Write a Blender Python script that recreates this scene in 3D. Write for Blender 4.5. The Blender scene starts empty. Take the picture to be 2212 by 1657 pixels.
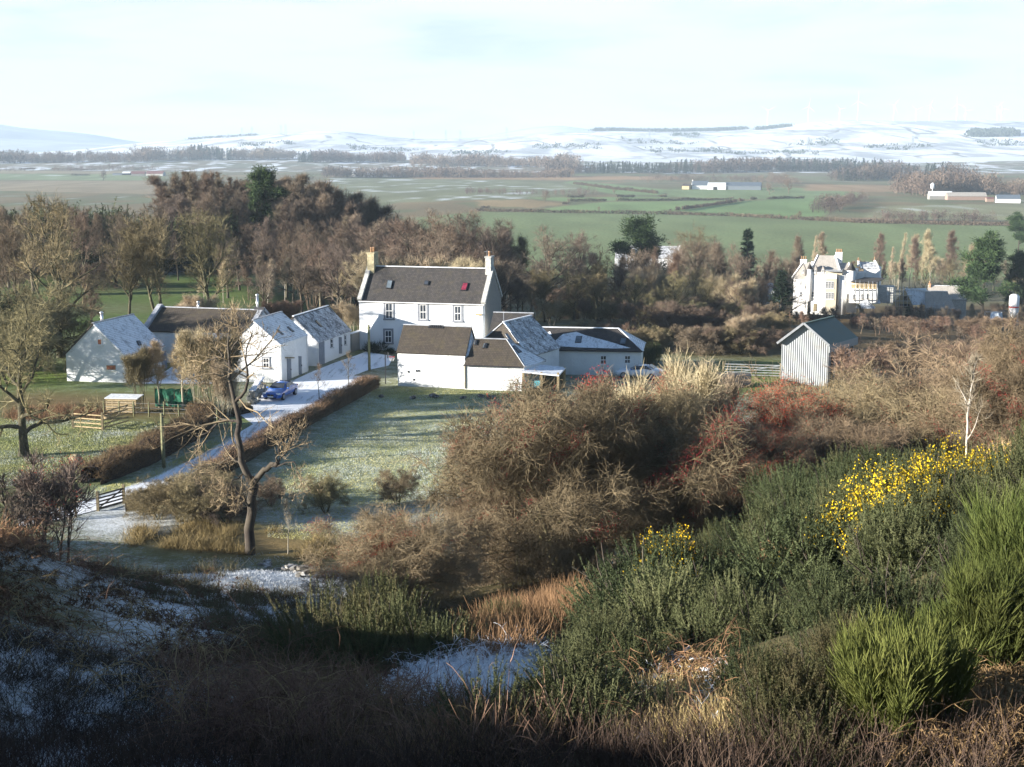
import bpy, math, random
import numpy as np
from mathutils import Vector, Matrix

sc = bpy.context.scene
COL = sc.collection
RNG = np.random.default_rng(11)
RND = random.Random(5)
rad = math.radians

# ------------------------------------------------------------------ camera
# picture coordinates below are on a 2212 x 1657 grid of the photograph and are
# only used to survey where things stand in the valley
F, CX, CY, HZ, CZ = 3024., 1106., 828.5, 319.7, 22.2
PIT = math.atan((CY-HZ)/F); CP, SP = math.cos(PIT), math.sin(PIT)
cam = bpy.data.cameras.new('camera'); camo = bpy.data.objects.new('camera', cam); COL.objects.link(camo)
cam.sensor_width = 36; cam.lens = 36*F/2212; cam.clip_start = .1; cam.clip_end = 40000
camo.location = (0, 0, CZ); camo.rotation_euler = (math.pi/2-PIT, 0, 0)
sc.camera = camo

def ray(x, y):
    u = (x-CX)/F; v = (CY-y)/F
    return (u, CP+v*SP, -SP+v*CP)
def gy(x, y, Y):
    d = ray(x, y); t = Y/d[1]; return Vector((d[0]*t, Y, CZ+d[2]*t))
def gz(x, y, z=0.):
    d = ray(x, y); t = (z-CZ)/d[2]; return Vector((d[0]*t, d[1]*t, z))
def project(P):
    x, y, z = P[:, 0], P[:, 1], P[:, 2]-CZ
    f = y*CP-z*SP; up = y*SP+z*CP
    f = np.where(f < .05, .05, f)
    return CX+F*x/f, CY-F*up/f

# ------------------------------------------------------------------ terrain
def sst(a, b, x):
    t = np.clip((x-a)/(b-a), 0, 1); return t*t*(3-2*t)
def vnoise(x, y, s):
    xi = np.floor(x).astype(np.int64); yi = np.floor(y).astype(np.int64)
    fx, fy = x-xi, y-yi; fx = fx*fx*(3-2*fx); fy = fy*fy*(3-2*fy)
    def h(a, b):
        n = (a*374761393+b*668265263+s*974634777) & 0x7fffffff
        n = ((n ^ (n >> 13))*1274126177) & 0x7fffffff
        return ((n ^ (n >> 16)) & 0xffff)/65535.
    return (h(xi, yi)*(1-fx)+h(xi+1, yi)*fx)*(1-fy)+(h(xi, yi+1)*(1-fx)+h(xi+1, yi+1)*fx)*fy
SPUR = [(-34., -40., 31.), (-24., -8., 25.), (-23., 10., 20.35), (-26., 18., 17.), (-31., 27., 13.2), (-40., 40., 11.6), (-51., 55., 10.6), (-66., 70., 3.)]
def H(x, y):
    x = np.asarray(x, float); y = np.asarray(y, float)
    yy = np.where(y > 0, y, y*.6)
    a = 19.4-.277*yy+1.2*np.exp(-(np.clip(y, 0, 99)/7)**2)
    k = .55
    base = k*np.logaddexp(0, a/k)                      # hillside running out onto the flat
    xg = -1-.1*np.clip(y, 0, 70)
    dx = np.clip(x-xg, 0, 16)
    wr = sst(5, 22, y)*(1-sst(40, 74, y))
    base = base+.0186*dx*dx*wr
    dl = np.clip(xg-x, 0, 10)
    base = base+.025*dl*dl*(sst(4, 30, y))*(1-sst(38, 54, y))
    base = base+.9*np.exp(-(((x+12)/7.5)**2+((y-59)/5)**2))
    # unseen spur of the hill on the left, heights shaped to shade the foreground
    sp = np.full(np.broadcast(x, y).shape, -50.)
    for (x0, y0, z0), (x1, y1, z1) in zip(SPUR[:-1], SPUR[1:]):
        t = np.clip(((x-x0)*(x1-x0)+(y-y0)*(y1-y0))/((x1-x0)**2+(y1-y0)**2), 0, 1)
        d = np.hypot(x-x0-t*(x1-x0), y-y0-t*(y1-y0))
        sp = np.maximum(sp, z0+t*(z1-z0)-.42*np.sqrt(d*d+9)+1.2)
    base = np.logaddexp(base/.6, sp/.6)*.6
    n = (vnoise(x/5, y/5, 3)-.5)*.5+(vnoise(x/1.7, y/1.7, 4)-.5)*.28+(vnoise(x/.6, y/.6, 9)-.5)*.1
    base = base+n*sst(1.0, 6, base)*1.0
    # the valley of the burn behind the farm and the plain beyond
    wl = 1-sst(-85, -15, x-.05*(y-300))
    y0 = 168+wl*190; y1 = 330+wl*340
    s = np.clip((y-y0)/(y1-y0), 0, 1); s = s*s*(3-2*s)
    far = -20.5*s-2*sst(24, 60, x)*(1-s)*sst(125, 180, y)
    far = far+16*sst(1800, 3600, y)+(vnoise(x/160, y/260, 5)-.5)*3*sst(450, 900, y)+(vnoise(x/700, y/900, 6)-.5)*14*sst(1600, 3000, y)
    return base+far
def Hs(x, y): return float(H(np.array([x]), np.array([y]))[0])
def gp(px, py, zoff=0., ymin=3.):
    """where the line of sight meets the ground"""
    d = ray(px, py); a = d[2]/d[1]; b = d[0]/d[1]
    Y = np.geomspace(ymin, 9000, 4000)
    g = CZ+a*Y-(H(b*Y, Y)+zoff)
    i = np.argmax(g < 0)
    if g[i] >= 0: i = len(Y)-1
    lo, hi = Y[max(i-1, 0)], Y[i]
    for _ in range(25):
        m = (lo+hi)/2
        if CZ+a*m-(Hs(b*m, m)+zoff) < 0: hi = m
        else: lo = m
    return Vector((b*hi, hi, Hs(b*hi, hi)))

# ------------------------------------------------------------------ objects
ORG = {}
def link(o, parent=None):
    COL.objects.link(o)
    if parent is not None: o.parent = parent
    return o
def tag(o, label=None, cat=None, group=None, kind=None):
    if label: o['label'] = label
    if cat: o['category'] = cat
    if group: o['group'] = group
    if kind: o['kind'] = kind
    return o
def thing(name, label, cat, loc=(0, 0, 0), rz=0., group=None):
    o = bpy.data.objects.new(name, None); link(o); o.location = loc; o.rotation_euler = (0, 0, rz)
    o.empty_display_size = .3
    ORG[o.name] = Vector(loc); return tag(o, label, cat, group)
def npmesh(name, V, Fc, mats, smooth=False, mi=None):
    me = bpy.data.meshes.new(name)
    V = np.asarray(V, 'f4'); Fc = np.asarray(Fc, 'i4')
    me.vertices.add(len(V)); me.vertices.foreach_set('co', V.ravel())
    m, k = Fc.shape
    me.loops.add(m*k); me.loops.foreach_set('vertex_index', Fc.ravel())
    me.polygons.add(m); me.polygons.foreach_set('loop_start', np.arange(0, m*k, k, dtype='i4'))
    if smooth: me.polygons.foreach_set('use_smooth', np.ones(m, bool))
    for q in (mats if isinstance(mats, (list, tuple)) else [mats]): me.materials.append(q)
    if mi is not None: me.polygons.foreach_set('material_index', np.asarray(mi, 'i4'))
    me.update(calc_edges=True)
    return me
def npobj(name, V, Fc, mat, parent=None, smooth=False, mi=None):
    return link(bpy.data.objects.new(name, npmesh(name, V, Fc, mat, smooth, mi)), parent)

class MB:
    """collects polygons of ONE mesh in world space"""
    def __init__(s): s.v = []; s.f = []; s.m = []; s.sm = []
    def poly(s, pts, m=0, smooth=False):
        i = len(s.v); s.v += [tuple(p) for p in pts]; s.f.append(tuple(range(i, i+len(pts)))); s.m.append(m); s.sm.append(smooth)
    def hexa(s, P, m=0):
        """8 corners: bottom 4 (ccw seen from above), top 4"""
        i = len(s.v); s.v += [tuple(p) for p in P]
        for q in ((3, 2, 1, 0), (4, 5, 6, 7), (0, 1, 5, 4), (1, 2, 6, 5), (2, 3, 7, 6), (3, 0, 4, 7)):
            s.f.append(tuple(i+k for k in q)); s.m.append(m); s.sm.append(False)
    def box(s, c, dx, dy, dz, ux=(1, 0, 0), m=0, uz=None):
        c = Vector(c); ux = Vector(ux).normalized(); uz = Vector((0, 0, 1)) if uz is None else Vector(uz).normalized()
        uy = uz.cross(ux)
        P = [c+ux*(a*dx/2)+uy*(b*dy/2)+uz*(e*dz/2) for e in (-1, 1) for a, b in ((-1, -1), (1, -1), (1, 1), (-1, 1))]
        s.hexa(P, m)
    def bar(s, a, b, w, h=None, m=0):
        a, b = Vector(a), Vector(b); h = h or w
        d = (b-a); L = d.length
        if L < 1e-6: return
        d /= L; t = Vector((0, 0, 1)) if abs(d.z) < .95 else Vector((1, 0, 0))
        s.box((a+b)/2, L, w, h, d, m, uz=(t-d*t.dot(d)))
    def tube(s, pts, rads, n=10, m=0, cap=True):
        pts = [Vector(p) for p in pts]; i0 = len(s.v)
        for k, p in enumerate(pts):
            d = (pts[min(k+1, len(pts)-1)]-pts[max(k-1, 0)]).normalized()
            t = Vector((1, 0, 0)) if abs(d.x) < .9 else Vector((0, 1, 0))
            a = d.cross(t).normalized(); b = d.cross(a)
            for j in range(n):
                w = 2*math.pi*j/n; s.v.append(tuple(p+(a*math.cos(w)+b*math.sin(w))*rads[k]))
        for k in range(len(pts)-1):
            for j in range(n):
                s.f.append((i0+k*n+j, i0+(k+1)*n+j, i0+(k+1)*n+(j+1) % n, i0+k*n+(j+1) % n)); s.m.append(m); s.sm.append(True)
        if cap:
            s.f.append(tuple(i0+j for j in range(n))); s.m.append(m); s.sm.append(False)
            s.f.append(tuple(i0+(len(pts)-1)*n+n-1-j for j in range(n))); s.m.append(m); s.sm.append(False)
    def slab(s, pts, nrm, t, m=0):
        """polygon pts (top) thickened by t against nrm"""
        n = Vector(nrm).normalized()*t; k = len(pts); i = len(s.v)
        s.v += [tuple(Vector(p)) for p in pts]+[tuple(Vector(p)-n) for p in pts]
        s.f.append(tuple(range(i, i+k))); s.f.append(tuple(i+2*k-1-j for j in range(k)))
        for j in range(k): s.f.append((i+j, i+k+j, i+k+(j+1) % k, i+(j+1) % k))
        s.m += [m]*(k+2); s.sm += [False]*(k+2)
    def build(s, name, mats, parent=None, bevel=0.):
        me = bpy.data.meshes.new(name)
        o0 = ORG.get(parent.name, Vector()) if parent is not None else Vector()
        me.from_pydata([(x-o0.x, y-o0.y, z-o0.z) for x, y, z in s.v], [], s.f)
        for q in (mats if isinstance(mats, (list, tuple)) else [mats]): me.materials.append(q)
        me.polygons.foreach_set('material_index', s.m); me.polygons.foreach_set('use_smooth', s.sm)
        import bmesh
        bm = bmesh.new(); bm.from_mesh(me); bmesh.ops.recalc_face_normals(bm, faces=bm.faces); bm.to_mesh(me); bm.free()
        uv = me.uv_layers.new(name='UVMap').data
        Z = Vector((0, 0, 1))
        for p in me.polygons:
            n = p.normal
            t = Z.cross(n)
            t = t.normalized() if t.length > .02 else Vector((1, 0, 0))
            b = n.cross(t)
            for li in p.loop_indices:
                q = me.vertices[me.loops[li].vertex_index].co
                uv[li].uv = (q.dot(t), q.dot(b))
        o = bpy.data.objects.new(name, me); link(o, parent)
        if parent is not None: ORG[o.name] = o0
        if bevel:
            bv = o.modifiers.new('bevel', 'BEVEL'); bv.width = bevel; bv.segments = 2; bv.limit_method = 'ANGLE'
        return o

# ------------------------------------------------------------------ materials
def newmat(name):
    m = bpy.data.materials.new(name); m.use_nodes = True
    nt = m.node_tree; return m, nt, nt.nodes['Principled BSDF']
class NT:
    def __init__(s, nt): s.nt = nt
    def n(s, t, **k):
        q = s.nt.nodes.new('ShaderNode'+t)
        for a, b in k.items():
            if a.startswith('i_'):
                key = a[2:]; key = int(key) if key.isdigit() else key.replace('_', ' ')
                if hasattr(b, 'is_output') or isinstance(b, bpy.types.NodeSocket): s.nt.links.new(b, q.inputs[key])
                else: q.inputs[key].default_value = b
            else: setattr(q, a, b)
        return q
    def l(s, a, b): s.nt.links.new(a, b)
    def noise(s, vec, scale, detail=4, rough=.55, dist=0.):
        q = s.n('TexNoise'); q.inputs['Scale'].default_value = scale; q.inputs['Detail'].default_value = detail
        q.inputs['Roughness'].default_value = rough; q.inputs['Distortion'].default_value = dist
        if vec is not None: s.l(vec, q.inputs['Vector'])
        return q.outputs['Fac']
    def math(s, op, a, b=0., c=0., clamp=False):
        q = s.n('Math', operation=op, use_clamp=clamp)
        for i, v in enumerate((a, b, c)):
            if isinstance(v, bpy.types.NodeSocket): s.l(v, q.inputs[i])
            else: q.inputs[i].default_value = v
        return q.outputs[0]
    def ramp(s, v, a, b, lo=0., hi=1.):
        q = s.n('MapRange', interpolation_type='SMOOTHSTEP', i_Value=v)
        for k, x in (('From Min', a), ('From Max', b), ('To Min', lo), ('To Max', hi)):
            if isinstance(x, bpy.types.NodeSocket): s.l(x, q.inputs[k])
            else: q.inputs[k].default_value = x
        return q.outputs[0]
    def mix(s, f, a, b, mode='MIX'):
        q = s.n('Mix', data_type='RGBA', blend_type=mode)
        for i, v in ((0, f), (6, a), (7, b)):
            if isinstance(v, bpy.types.NodeSocket): s.l(v, q.inputs[i])
            else: q.inputs[i].default_value = v if i == 0 else (*v, 1.)[:4]
        return q.outputs[2]
    def bump(s, h, strength, dist=.05):
        q = s.n('Bump'); q.inputs['Strength'].default_value = strength; q.inputs['Distance'].default_value = dist
        s.l(h, q.inputs['Height']); return q.outputs[0]
    def pos(s): return s.n('NewGeometry').outputs['Position']
    def uv(s): return s.n('TexCoord').outputs['UV']
    def objc(s): return s.n('TexCoord').outputs['Object']
    def rnd(s): return s.n('ObjectInfo').outputs['Random']
def simple(name, col, rough=.8, var=.15, scale=3., metal=0., bump=0., spec=.3, obj=False):
    """plain surface with a little procedural unevenness"""
    m, nt, b = newmat(name); N = NT(nt)
    f = N.noise(N.objc(), scale, 5, .6)
    c = N.mix(N.ramp(f, .3, .7), [q*(1-var) for q in col], [min(1, q*(1+var)) for q in col])
    N.l(c, b.inputs['Base Color']); b.inputs['Roughness'].default_value = rough
    b.inputs['Metallic'].default_value = metal; b.inputs['Specular IOR Level'].default_value = spec
    if bump: N.l(N.bump(f, bump), b.inputs['Normal'])
    return m
def twigmat(name, c1, c2, scale=.6, lichen=None, rough=.9):
    """bark / leaves: two tones in clumps, a shift from object to object"""
    m, nt, b = newmat(name); N = NT(nt)
    f = N.noise(N.objc(), scale, 3, .6)
    c = N.mix(N.ramp(f, .35, .65), c1, c2)
    if lichen:
        g = N.noise(N.objc(), 5., 3, .6)
        c = N.mix(N.ramp(g, .5, .7), c, lichen)
    hs = N.n('HueSaturation'); N.l(c, hs.inputs['Color'])
    N.l(N.ramp(N.rnd(), 0., 1., .8, 1.22), hs.inputs['Value'])
    r2 = N.math('FRACT', N.math('MULTIPLY', N.rnd(), 17.3))
    N.l(N.ramp(r2, 0., 1., .487, .512), hs.inputs['Hue'])
    N.l(hs.outputs[0], b.inputs['Base Color']); b.inputs['Roughness'].default_value = rough
    b.inputs['Specular IOR Level'].default_value = .15
    return m
# ------------------------------------------------------------------ light
SUN_EL = rad(11.5); SUN_AZ = (-.965, -.262)
sx, sy = SUN_AZ[0]*math.cos(SUN_EL), SUN_AZ[1]*math.cos(SUN_EL)
todir = Vector((sx, sy, math.sin(SUN_EL)))
sl = bpy.data.lights.new('sun', 'SUN'); so = bpy.data.objects.new('sun', sl); COL.objects.link(so)
sl.energy = 5.; sl.angle = rad(.5); sl.color = (1., .93, .84)
so.rotation_euler = todir.to_track_quat('Z', 'Y').to_euler(); so.location = (-60, -40, 60)
w = bpy.data.worlds.new('World'); sc.world = w; w.use_nodes = True
N = NT(w.node_tree); bg = w.node_tree.nodes['Background']
sky = N.n('TexSky', sky_type='NISHITA', sun_disc=False)
sky.sun_elevation = SUN_EL; sky.sun_rotation = math.atan2(SUN_AZ[0], SUN_AZ[1]) % (2*math.pi)
sky.air_density = 1.; sky.dust_density = .6; sky.ozone_density = 4.; sky.altitude = 120
# thin bright winter cloud over most of the sky
gen = N.n('TexCoord').outputs['Generated']
sep = N.n('SeparateXYZ', i_0=gen)
den = N.math('ADD', N.math('MAXIMUM', sep.outputs[2], 0.), .09)
cv = N.n('CombineXYZ', i_0=N.math('DIVIDE', sep.outputs[0], den), i_1=N.math('DIVIDE', sep.outputs[1], den))
cl = N.noise(cv.outputs[0], .9, 6, .55, .4)
cover = N.ramp(cl, .2, .56, .5, .98)
dome = N.math('MULTIPLY', N.ramp(sep.outputs[2], .16, .5, 1., .1), N.ramp(sep.outputs[1], .1, .8, .15, 1.))
cover = N.math('MULTIPLY', cover, dome)
low = N.ramp(sep.outputs[2], .0, .14)
cc = N.mix(low, (4.3, 4.95, 5.45), (4.85, 5.35, 5.7))
N.l(N.mix(cover, sky.outputs[0], cc), bg.inputs['Color']); bg.inputs['Strength'].default_value = .055
vs = sc.view_settings; vs.view_transform = 'Standard'; vs.look = 'None'; vs.exposure = 1.85; vs.gamma = 1.; vs.use_curve_mapping = False

# ------------------------------------------------------------------ ground
def inpoly(X, Y, poly):
    r = np.zeros(X.shape, bool); n = len(poly)
    for i in range(n):
        x0, y0 = poly[i]; x1, y1 = poly[(i+1) % n]
        c = ((y0 > Y) != (y1 > Y)) & (X < (x1-x0)*(Y-y0)/((y1-y0) or 1e-9)+x0)
        r ^= c
    return r
rows = np.concatenate([np.linspace(-70, 2, 40)[:-1], np.geomspace(2, 70, 170)[:-1], np.geomspace(70, 200, 150)[:-1], np.geomspace(200, 3900, 330)])
cols = np.linspace(-1, 1, 620); cols = np.sign(cols)*np.abs(cols)**1.15
Yg, Sg = np.meshgrid(rows, cols, indexing='ij')
Xg = Sg*(58+.62*np.maximum(Yg, 0))
Zg = H(Xg, Yg)
V = np.stack([Xg.ravel(), Yg.ravel(), Zg.ravel()], 1)
PX, PY = project(V); wy = V[:, 1]; wx = V[:, 0]
front = wy > 4
jx = (vnoise(wx/6+30, wy/9, 21)-.5); jy = (vnoise(wx/7, wy/8+50, 22)-.5)
colr = np.tile(np.array([.10, .095, .045]), (len(V), 1)); frost = np.full(len(V), .40)
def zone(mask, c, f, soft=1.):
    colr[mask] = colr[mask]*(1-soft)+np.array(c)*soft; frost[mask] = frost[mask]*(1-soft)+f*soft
# hillside
n1 = vnoise(wx/3.2, wy/3.2, 31)
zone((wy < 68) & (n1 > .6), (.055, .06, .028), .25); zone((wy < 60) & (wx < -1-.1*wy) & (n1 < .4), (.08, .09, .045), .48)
zone((wy < 68) & (wx > -1-.1*wy+3.), (.10, .085, .04), .12)
zone((wy < 70) & inpoly(PX, PY, [(560, 1190), (380, 1215), (240, 1250), (260, 1420), (640, 1350), (760, 1260), (700, 1210)]), (.12, .14, .07), .60)
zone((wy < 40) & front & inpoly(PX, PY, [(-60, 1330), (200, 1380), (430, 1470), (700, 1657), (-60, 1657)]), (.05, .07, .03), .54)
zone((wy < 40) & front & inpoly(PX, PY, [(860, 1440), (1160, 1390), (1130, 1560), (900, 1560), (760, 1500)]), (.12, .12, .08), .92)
# farm ground: default meadow
flat = (wy >= 66) & (wy < 175)
zone(flat, (0.182, 0.195, 0.078), .38)
zone(flat & (wx < -27), (0.169, 0.202, 0.072), .30)
lawn = [(812, 838), (1130, 848), (1300, 850), (1420, 880), (1500, 1010), (1380, 1180), (700, 1170), (560, 1160), (560, 1080), (590, 1020)]
zone(flat & inpoly(PX+jx*8, PY+jy*6, lawn), (0.280, 0.319, 0.124), .40)
zone(flat & inpoly(PX+jx*10, PY+jy*4, [(812, 838), (1130, 848), (1170, 862), (900, 858), (820, 856)]), (0.221, 0.260, 0.078), .22)
zone(flat & inpoly(PX, PY, [(560, 1105), (1100, 1085), (1150, 1175), (560, 1165)]), (0.195, 0.221, 0.098), .52)
zone(flat & inpoly(PX+jx*10, PY+jy*8, [(260, 1140), (480, 1120), (720, 1165), (760, 1215), (560, 1205), (300, 1185)]), (0.312, 0.221, 0.098), .12)
zone(flat & inpoly(PX, PY, [(160, 1100), (270, 1085), (430, 1100), (380, 1160), (180, 1160)]), (0.130, 0.156, 0.078), .60)
zone(flat & inpoly(PX, PY, [(0, 790), (150, 795), (150, 826), (0, 826)]), (0.221, 0.338, 0.065), .06)
zone(flat & inpoly(PX, PY, [(0, 826), (340, 826), (340, 852), (0, 850)]), (0.169, 0.247, 0.078), .34)
zone(flat & inpoly(PX+jx*6, PY+jy*6, [(0, 850), (440, 850), (430, 900), (0, 905)]), (0.221, 0.156, 0.072), .24)
zone(flat & inpoly(PX+jx*6, PY+jy*4, [(140, 1075), (330, 1015), (480, 935), (545, 905), (500, 955), (330, 1040), (160, 1092)]), (0.260, 0.338, 0.111), .42)
zone(flat & inpoly(PX, PY, [(465, 915), (545, 880), (580, 900), (520, 930)]), (0.208, 0.299, 0.091), .30)
zone(flat & inpoly(PX+jx*6, PY, [(1480, 800), (1700, 780), (1690, 835), (1560, 850)]), (0.208, 0.286, 0.065), .12)
back = (wy >= 150) & (wy < 380)
zone(back, (.12, .12, .06), .28)
zone(back & (wx < -15), (.15, .19, .075), .30)
zone(back & (wx < -15) & (vnoise(wx/9, wy/14, 41) > .62), (.12, .2, .05), .12)
zone(back & (wx < -30) & inpoly(PX, PY, [(300, 480), (420, 480), (420, 590), (200, 600), (230, 560)]), (.14, .17, .1), .62)
zone(back & (wx > 20), (.16, .11, .06), .2)
# the plain
far = wy >= 380
pn = vnoise(wx/60, wy/150, 51); pm = vnoise(wx/25, wy/60, 52)
zone(far, (.135, .125, .065), .26)
zone(far & (pn > .55), (.17, .13, .065), .18)
zone(far & (pm > .6), (.12, .135, .06), .34)
zone(far & inpoly(PX, PY, [(900, 470), (1036, 457), (1273, 460), (1440, 463), (1576, 466), (1744, 475), (1859, 481), (2190, 488), (2600, 494), (2600, 600), (900, 600)]), (.15, .205, .078), .03)
zone(far & inpoly(PX, PY, [(1440, 463), (1150, 456), (1200, 447), (1310, 436), (1607, 433), (1447, 456)]), (.16, .25, .08), .06)
zone(far & inpoly(PX, PY, [(1447, 456), (1607, 434), (1737, 428), (1810, 432), (1790, 452), (1774, 475), (1576, 465)]), (.13, .225, .07), .04)
zone(far & inpoly(PX, PY, [(1141, 427), (1440, 425), (1447, 432), (1212, 435)]), (.15, .24, .08), .1)
zone(far & inpoly(PX, PY, [(1240, 390), (1440, 410), (1430, 422), (1330, 420), (1200, 398)]), (.15, .24, .085), .1)
zone(far & inpoly(PX, PY, [(1440, 410), (1700, 404), (1860, 416), (1860, 428), (1607, 431), (1440, 425)]), (.15, .22, .085), .16)
zone(far & inpoly(PX+jx*20, PY+jy*3, [(1030, 434), (1120, 430), (1230, 440), (1150, 449), (1040, 446)]), (.27, .19, .085), .06)
zone(far & inpoly(PX, PY+jy*2, [(870, 380), (1440, 381), (1500, 388), (1200, 389), (900, 386)]), (.30, .18, .085), .05)
zone(far & inpoly(PX, PY+jy*2, [(1740, 398), (2010, 402), (2000, 416), (1740, 412)]), (.28, .18, .09), .06)
zone(far & inpoly(PX+jx*20, PY+jy*3, [(700, 384), (1060, 389), (1230, 396), (1290, 415), (1100, 430), (840, 438), (700, 420)]), (.15, .165, .085), .44)
zone(far & inpoly(PX+jx*20, PY+jy*3, [(1870, 468), (1900, 446), (2250, 438), (2250, 476), (2060, 482)]), (.21, .215, .11), .42)
zone(far & inpoly(PX+jx*20, PY+jy*2, [(1744, 474), (1860, 470), (2060, 478), (2250, 480), (2250, 489), (1859, 481)]), (.24, .16, .09), .1)
zone(far & inpoly(PX+jx*30, PY, [(-100, 350), (340, 350), (340, 357), (-100, 356)]), (.28, .2, .12), .12)
zone(far & inpoly(PX+jx*30, PY, [(-100, 357), (350, 358), (350, 366), (-100, 365)]), (.17, .2, .09), .4)
zone(far & inpoly(PX+jx*30, PY, [(-100, 366), (350, 367), (350, 375), (-100, 374)]), (.24, .2, .12), .12)
zone(far & inpoly(PX+jx*30, PY, [(-100, 375), (350, 376), (350, 390), (-100, 388)]), (.16, .21, .09), .35)
zone(far & inpoly(PX+jx*30, PY, [(-100, 392), (350, 390), (350, 420), (-100, 410)]), (.24, .19, .11), .1)
zone(far & (wy > 2300), (.17, .15, .11), .62)
zone(far & (wy > 2300) & (pn > .5), (.14, .15, .11), .8)
zone(wy > 3200, (.2, .2, .2), .97)

def blur(a, it):
    a = a.reshape(nr0, nc0, -1)
    for _ in range(it):
        p = np.pad(a, ((1, 1), (1, 1), (0, 0)), mode='edge')
        a = (p[:-2, 1:-1]+p[2:, 1:-1]+p[1:-1, :-2]+p[1:-1, 2:]+2*a)/6
    return a
nr0, nc0 = Yg.shape
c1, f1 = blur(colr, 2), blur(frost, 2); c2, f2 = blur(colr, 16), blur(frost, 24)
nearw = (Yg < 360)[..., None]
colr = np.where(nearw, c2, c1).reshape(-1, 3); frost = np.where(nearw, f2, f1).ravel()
mot = vnoise(wx/14, wy/45, 81)*.6+vnoise(wx/38, wy/110, 82)*.4
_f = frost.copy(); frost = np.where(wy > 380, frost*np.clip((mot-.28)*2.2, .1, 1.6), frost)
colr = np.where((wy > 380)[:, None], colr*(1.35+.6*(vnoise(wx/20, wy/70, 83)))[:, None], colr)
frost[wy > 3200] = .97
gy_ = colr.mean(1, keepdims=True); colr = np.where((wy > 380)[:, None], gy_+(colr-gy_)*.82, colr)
m_ground, nt, b = newmat('frosted_ground'); N = NT(nt)
P = N.pos()
ca = N.n('Attribute', attribute_name='tone').outputs['Color']; fa = N.n('Attribute', attribute_name='frost').outputs['Fac']
big = N.noise(P, .09, 3, .5); mid = N.noise(P, .7, 5, .65); fine = N.noise(P, 4.5, 6, .7); vf = N.noise(P, 19., 3, .6)
st = N.n('Mapping'); st.inputs['Scale'].default_value = (.7, 1.3, 1.); N.l(P, st.inputs[0]); streak = N.noise(st.outputs[0], 1.1, 5, .65)
c = N.mix(N.ramp(mid, .3, .7), N.mix(.55, ca, (.05, .045, .025)), ca)
c = N.mix(N.ramp(big, .35, .65, 0., .35), c, N.mix(.5, ca, (.2, .17, .07)))
c = N.mix(N.ramp(fine, .35, .7, 0., .6), c, N.mix(.6, ca, (.025, .025, .012)))
t = N.math('ADD', N.math('MULTIPLY', N.math('ADD', N.math('MULTIPLY', fine, .6), N.math('MULTIPLY', vf, .4)), .66), N.math('ADD', N.math('MULTIPLY', mid, .24), N.math('MULTIPLY', streak, .1)))
thr = N.math('SUBTRACT', .86, N.math('MULTIPLY', fa, .72))
fm = N.ramp(t, N.math('SUBTRACT', thr, .16), N.math('ADD', thr, .16), 0., .9)
c = N.mix(fm, c, (.72, .76, .80))
N.l(c, b.inputs['Base Color']); b.inputs['Roughness'].default_value = .95; b.inputs['Specular IOR Level'].default_value = .1
hgt = N.math('ADD', N.math('MULTIPLY', fine, 1.), N.math('MULTIPLY', vf, .35))
N.l(N.bump(hgt, .5, .12), b.inputs['Normal'])

nr, nc = Yg.shape
idx = np.arange(nr*nc).reshape(nr, nc)
Fg = np.stack([idx[:-1, :-1].ravel(), idx[:-1, 1:].ravel(), idx[1:, 1:].ravel(), idx[1:, :-1].ravel()], 1)
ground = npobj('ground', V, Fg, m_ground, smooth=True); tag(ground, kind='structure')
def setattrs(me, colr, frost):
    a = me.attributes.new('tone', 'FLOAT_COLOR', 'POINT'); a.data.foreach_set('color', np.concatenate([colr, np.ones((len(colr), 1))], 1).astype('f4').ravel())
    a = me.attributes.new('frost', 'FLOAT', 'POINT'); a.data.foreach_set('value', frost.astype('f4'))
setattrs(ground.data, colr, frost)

# ------------------------------------------------------------------ hills
m_hill, nt, b = newmat('snowy_hill'); N = NT(nt); P = N.pos()
mp = N.n('Mapping'); mp.inputs['Scale'].default_value = (.0042, .0013, .003); N.l(P, mp.inputs[0])
wv = N.n('TexNoise'); wv.inputs['Scale'].default_value = .9; N.l(mp.outputs[0], wv.inputs['Vector'])
av = N.n('VectorMath', operation='ADD'); N.l(mp.outputs[0], av.inputs[0])
sv = N.n('VectorMath', operation='SCALE'); N.l(wv.outputs['Color'], sv.inputs[0]); sv.inputs['Scale'].default_value = .8; N.l(sv.outputs[0], av.inputs[1])
vo = N.n('TexVoronoi', feature='DISTANCE_TO_EDGE'); vo.inputs['Scale'].default_value = 1.; N.l(av.outputs[0], vo.inputs['Vector'])
brk = N.noise(P, .006, 4, .6)
line = N.math('MULTIPLY', N.ramp(vo.outputs['Distance'], .012, .04, 1., 0.), N.ramp(brk, .38, .58))
moor = N.math('MULTIPLY', N.ramp(N.noise(mp.outputs[0], 1.4, 6, .65), .42, .62), .75)  # bare moor, deepened to paint blue-grey slope shade into the snow colour
c = N.mix(moor, (.80, .82, .84), (.22, .25, .28))
c = N.mix(N.math('MULTIPLY', line, .8), c, (.12, .12, .12))
N.l(c, b.inputs['Base Color']); b.inputs['Roughness'].default_value = .9; b.inputs['Specular IOR Level'].default_value = .1
m_far = simple('heather_hill_thin_snow', (.40, .45, .50), .9, .3, .0016)
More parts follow.
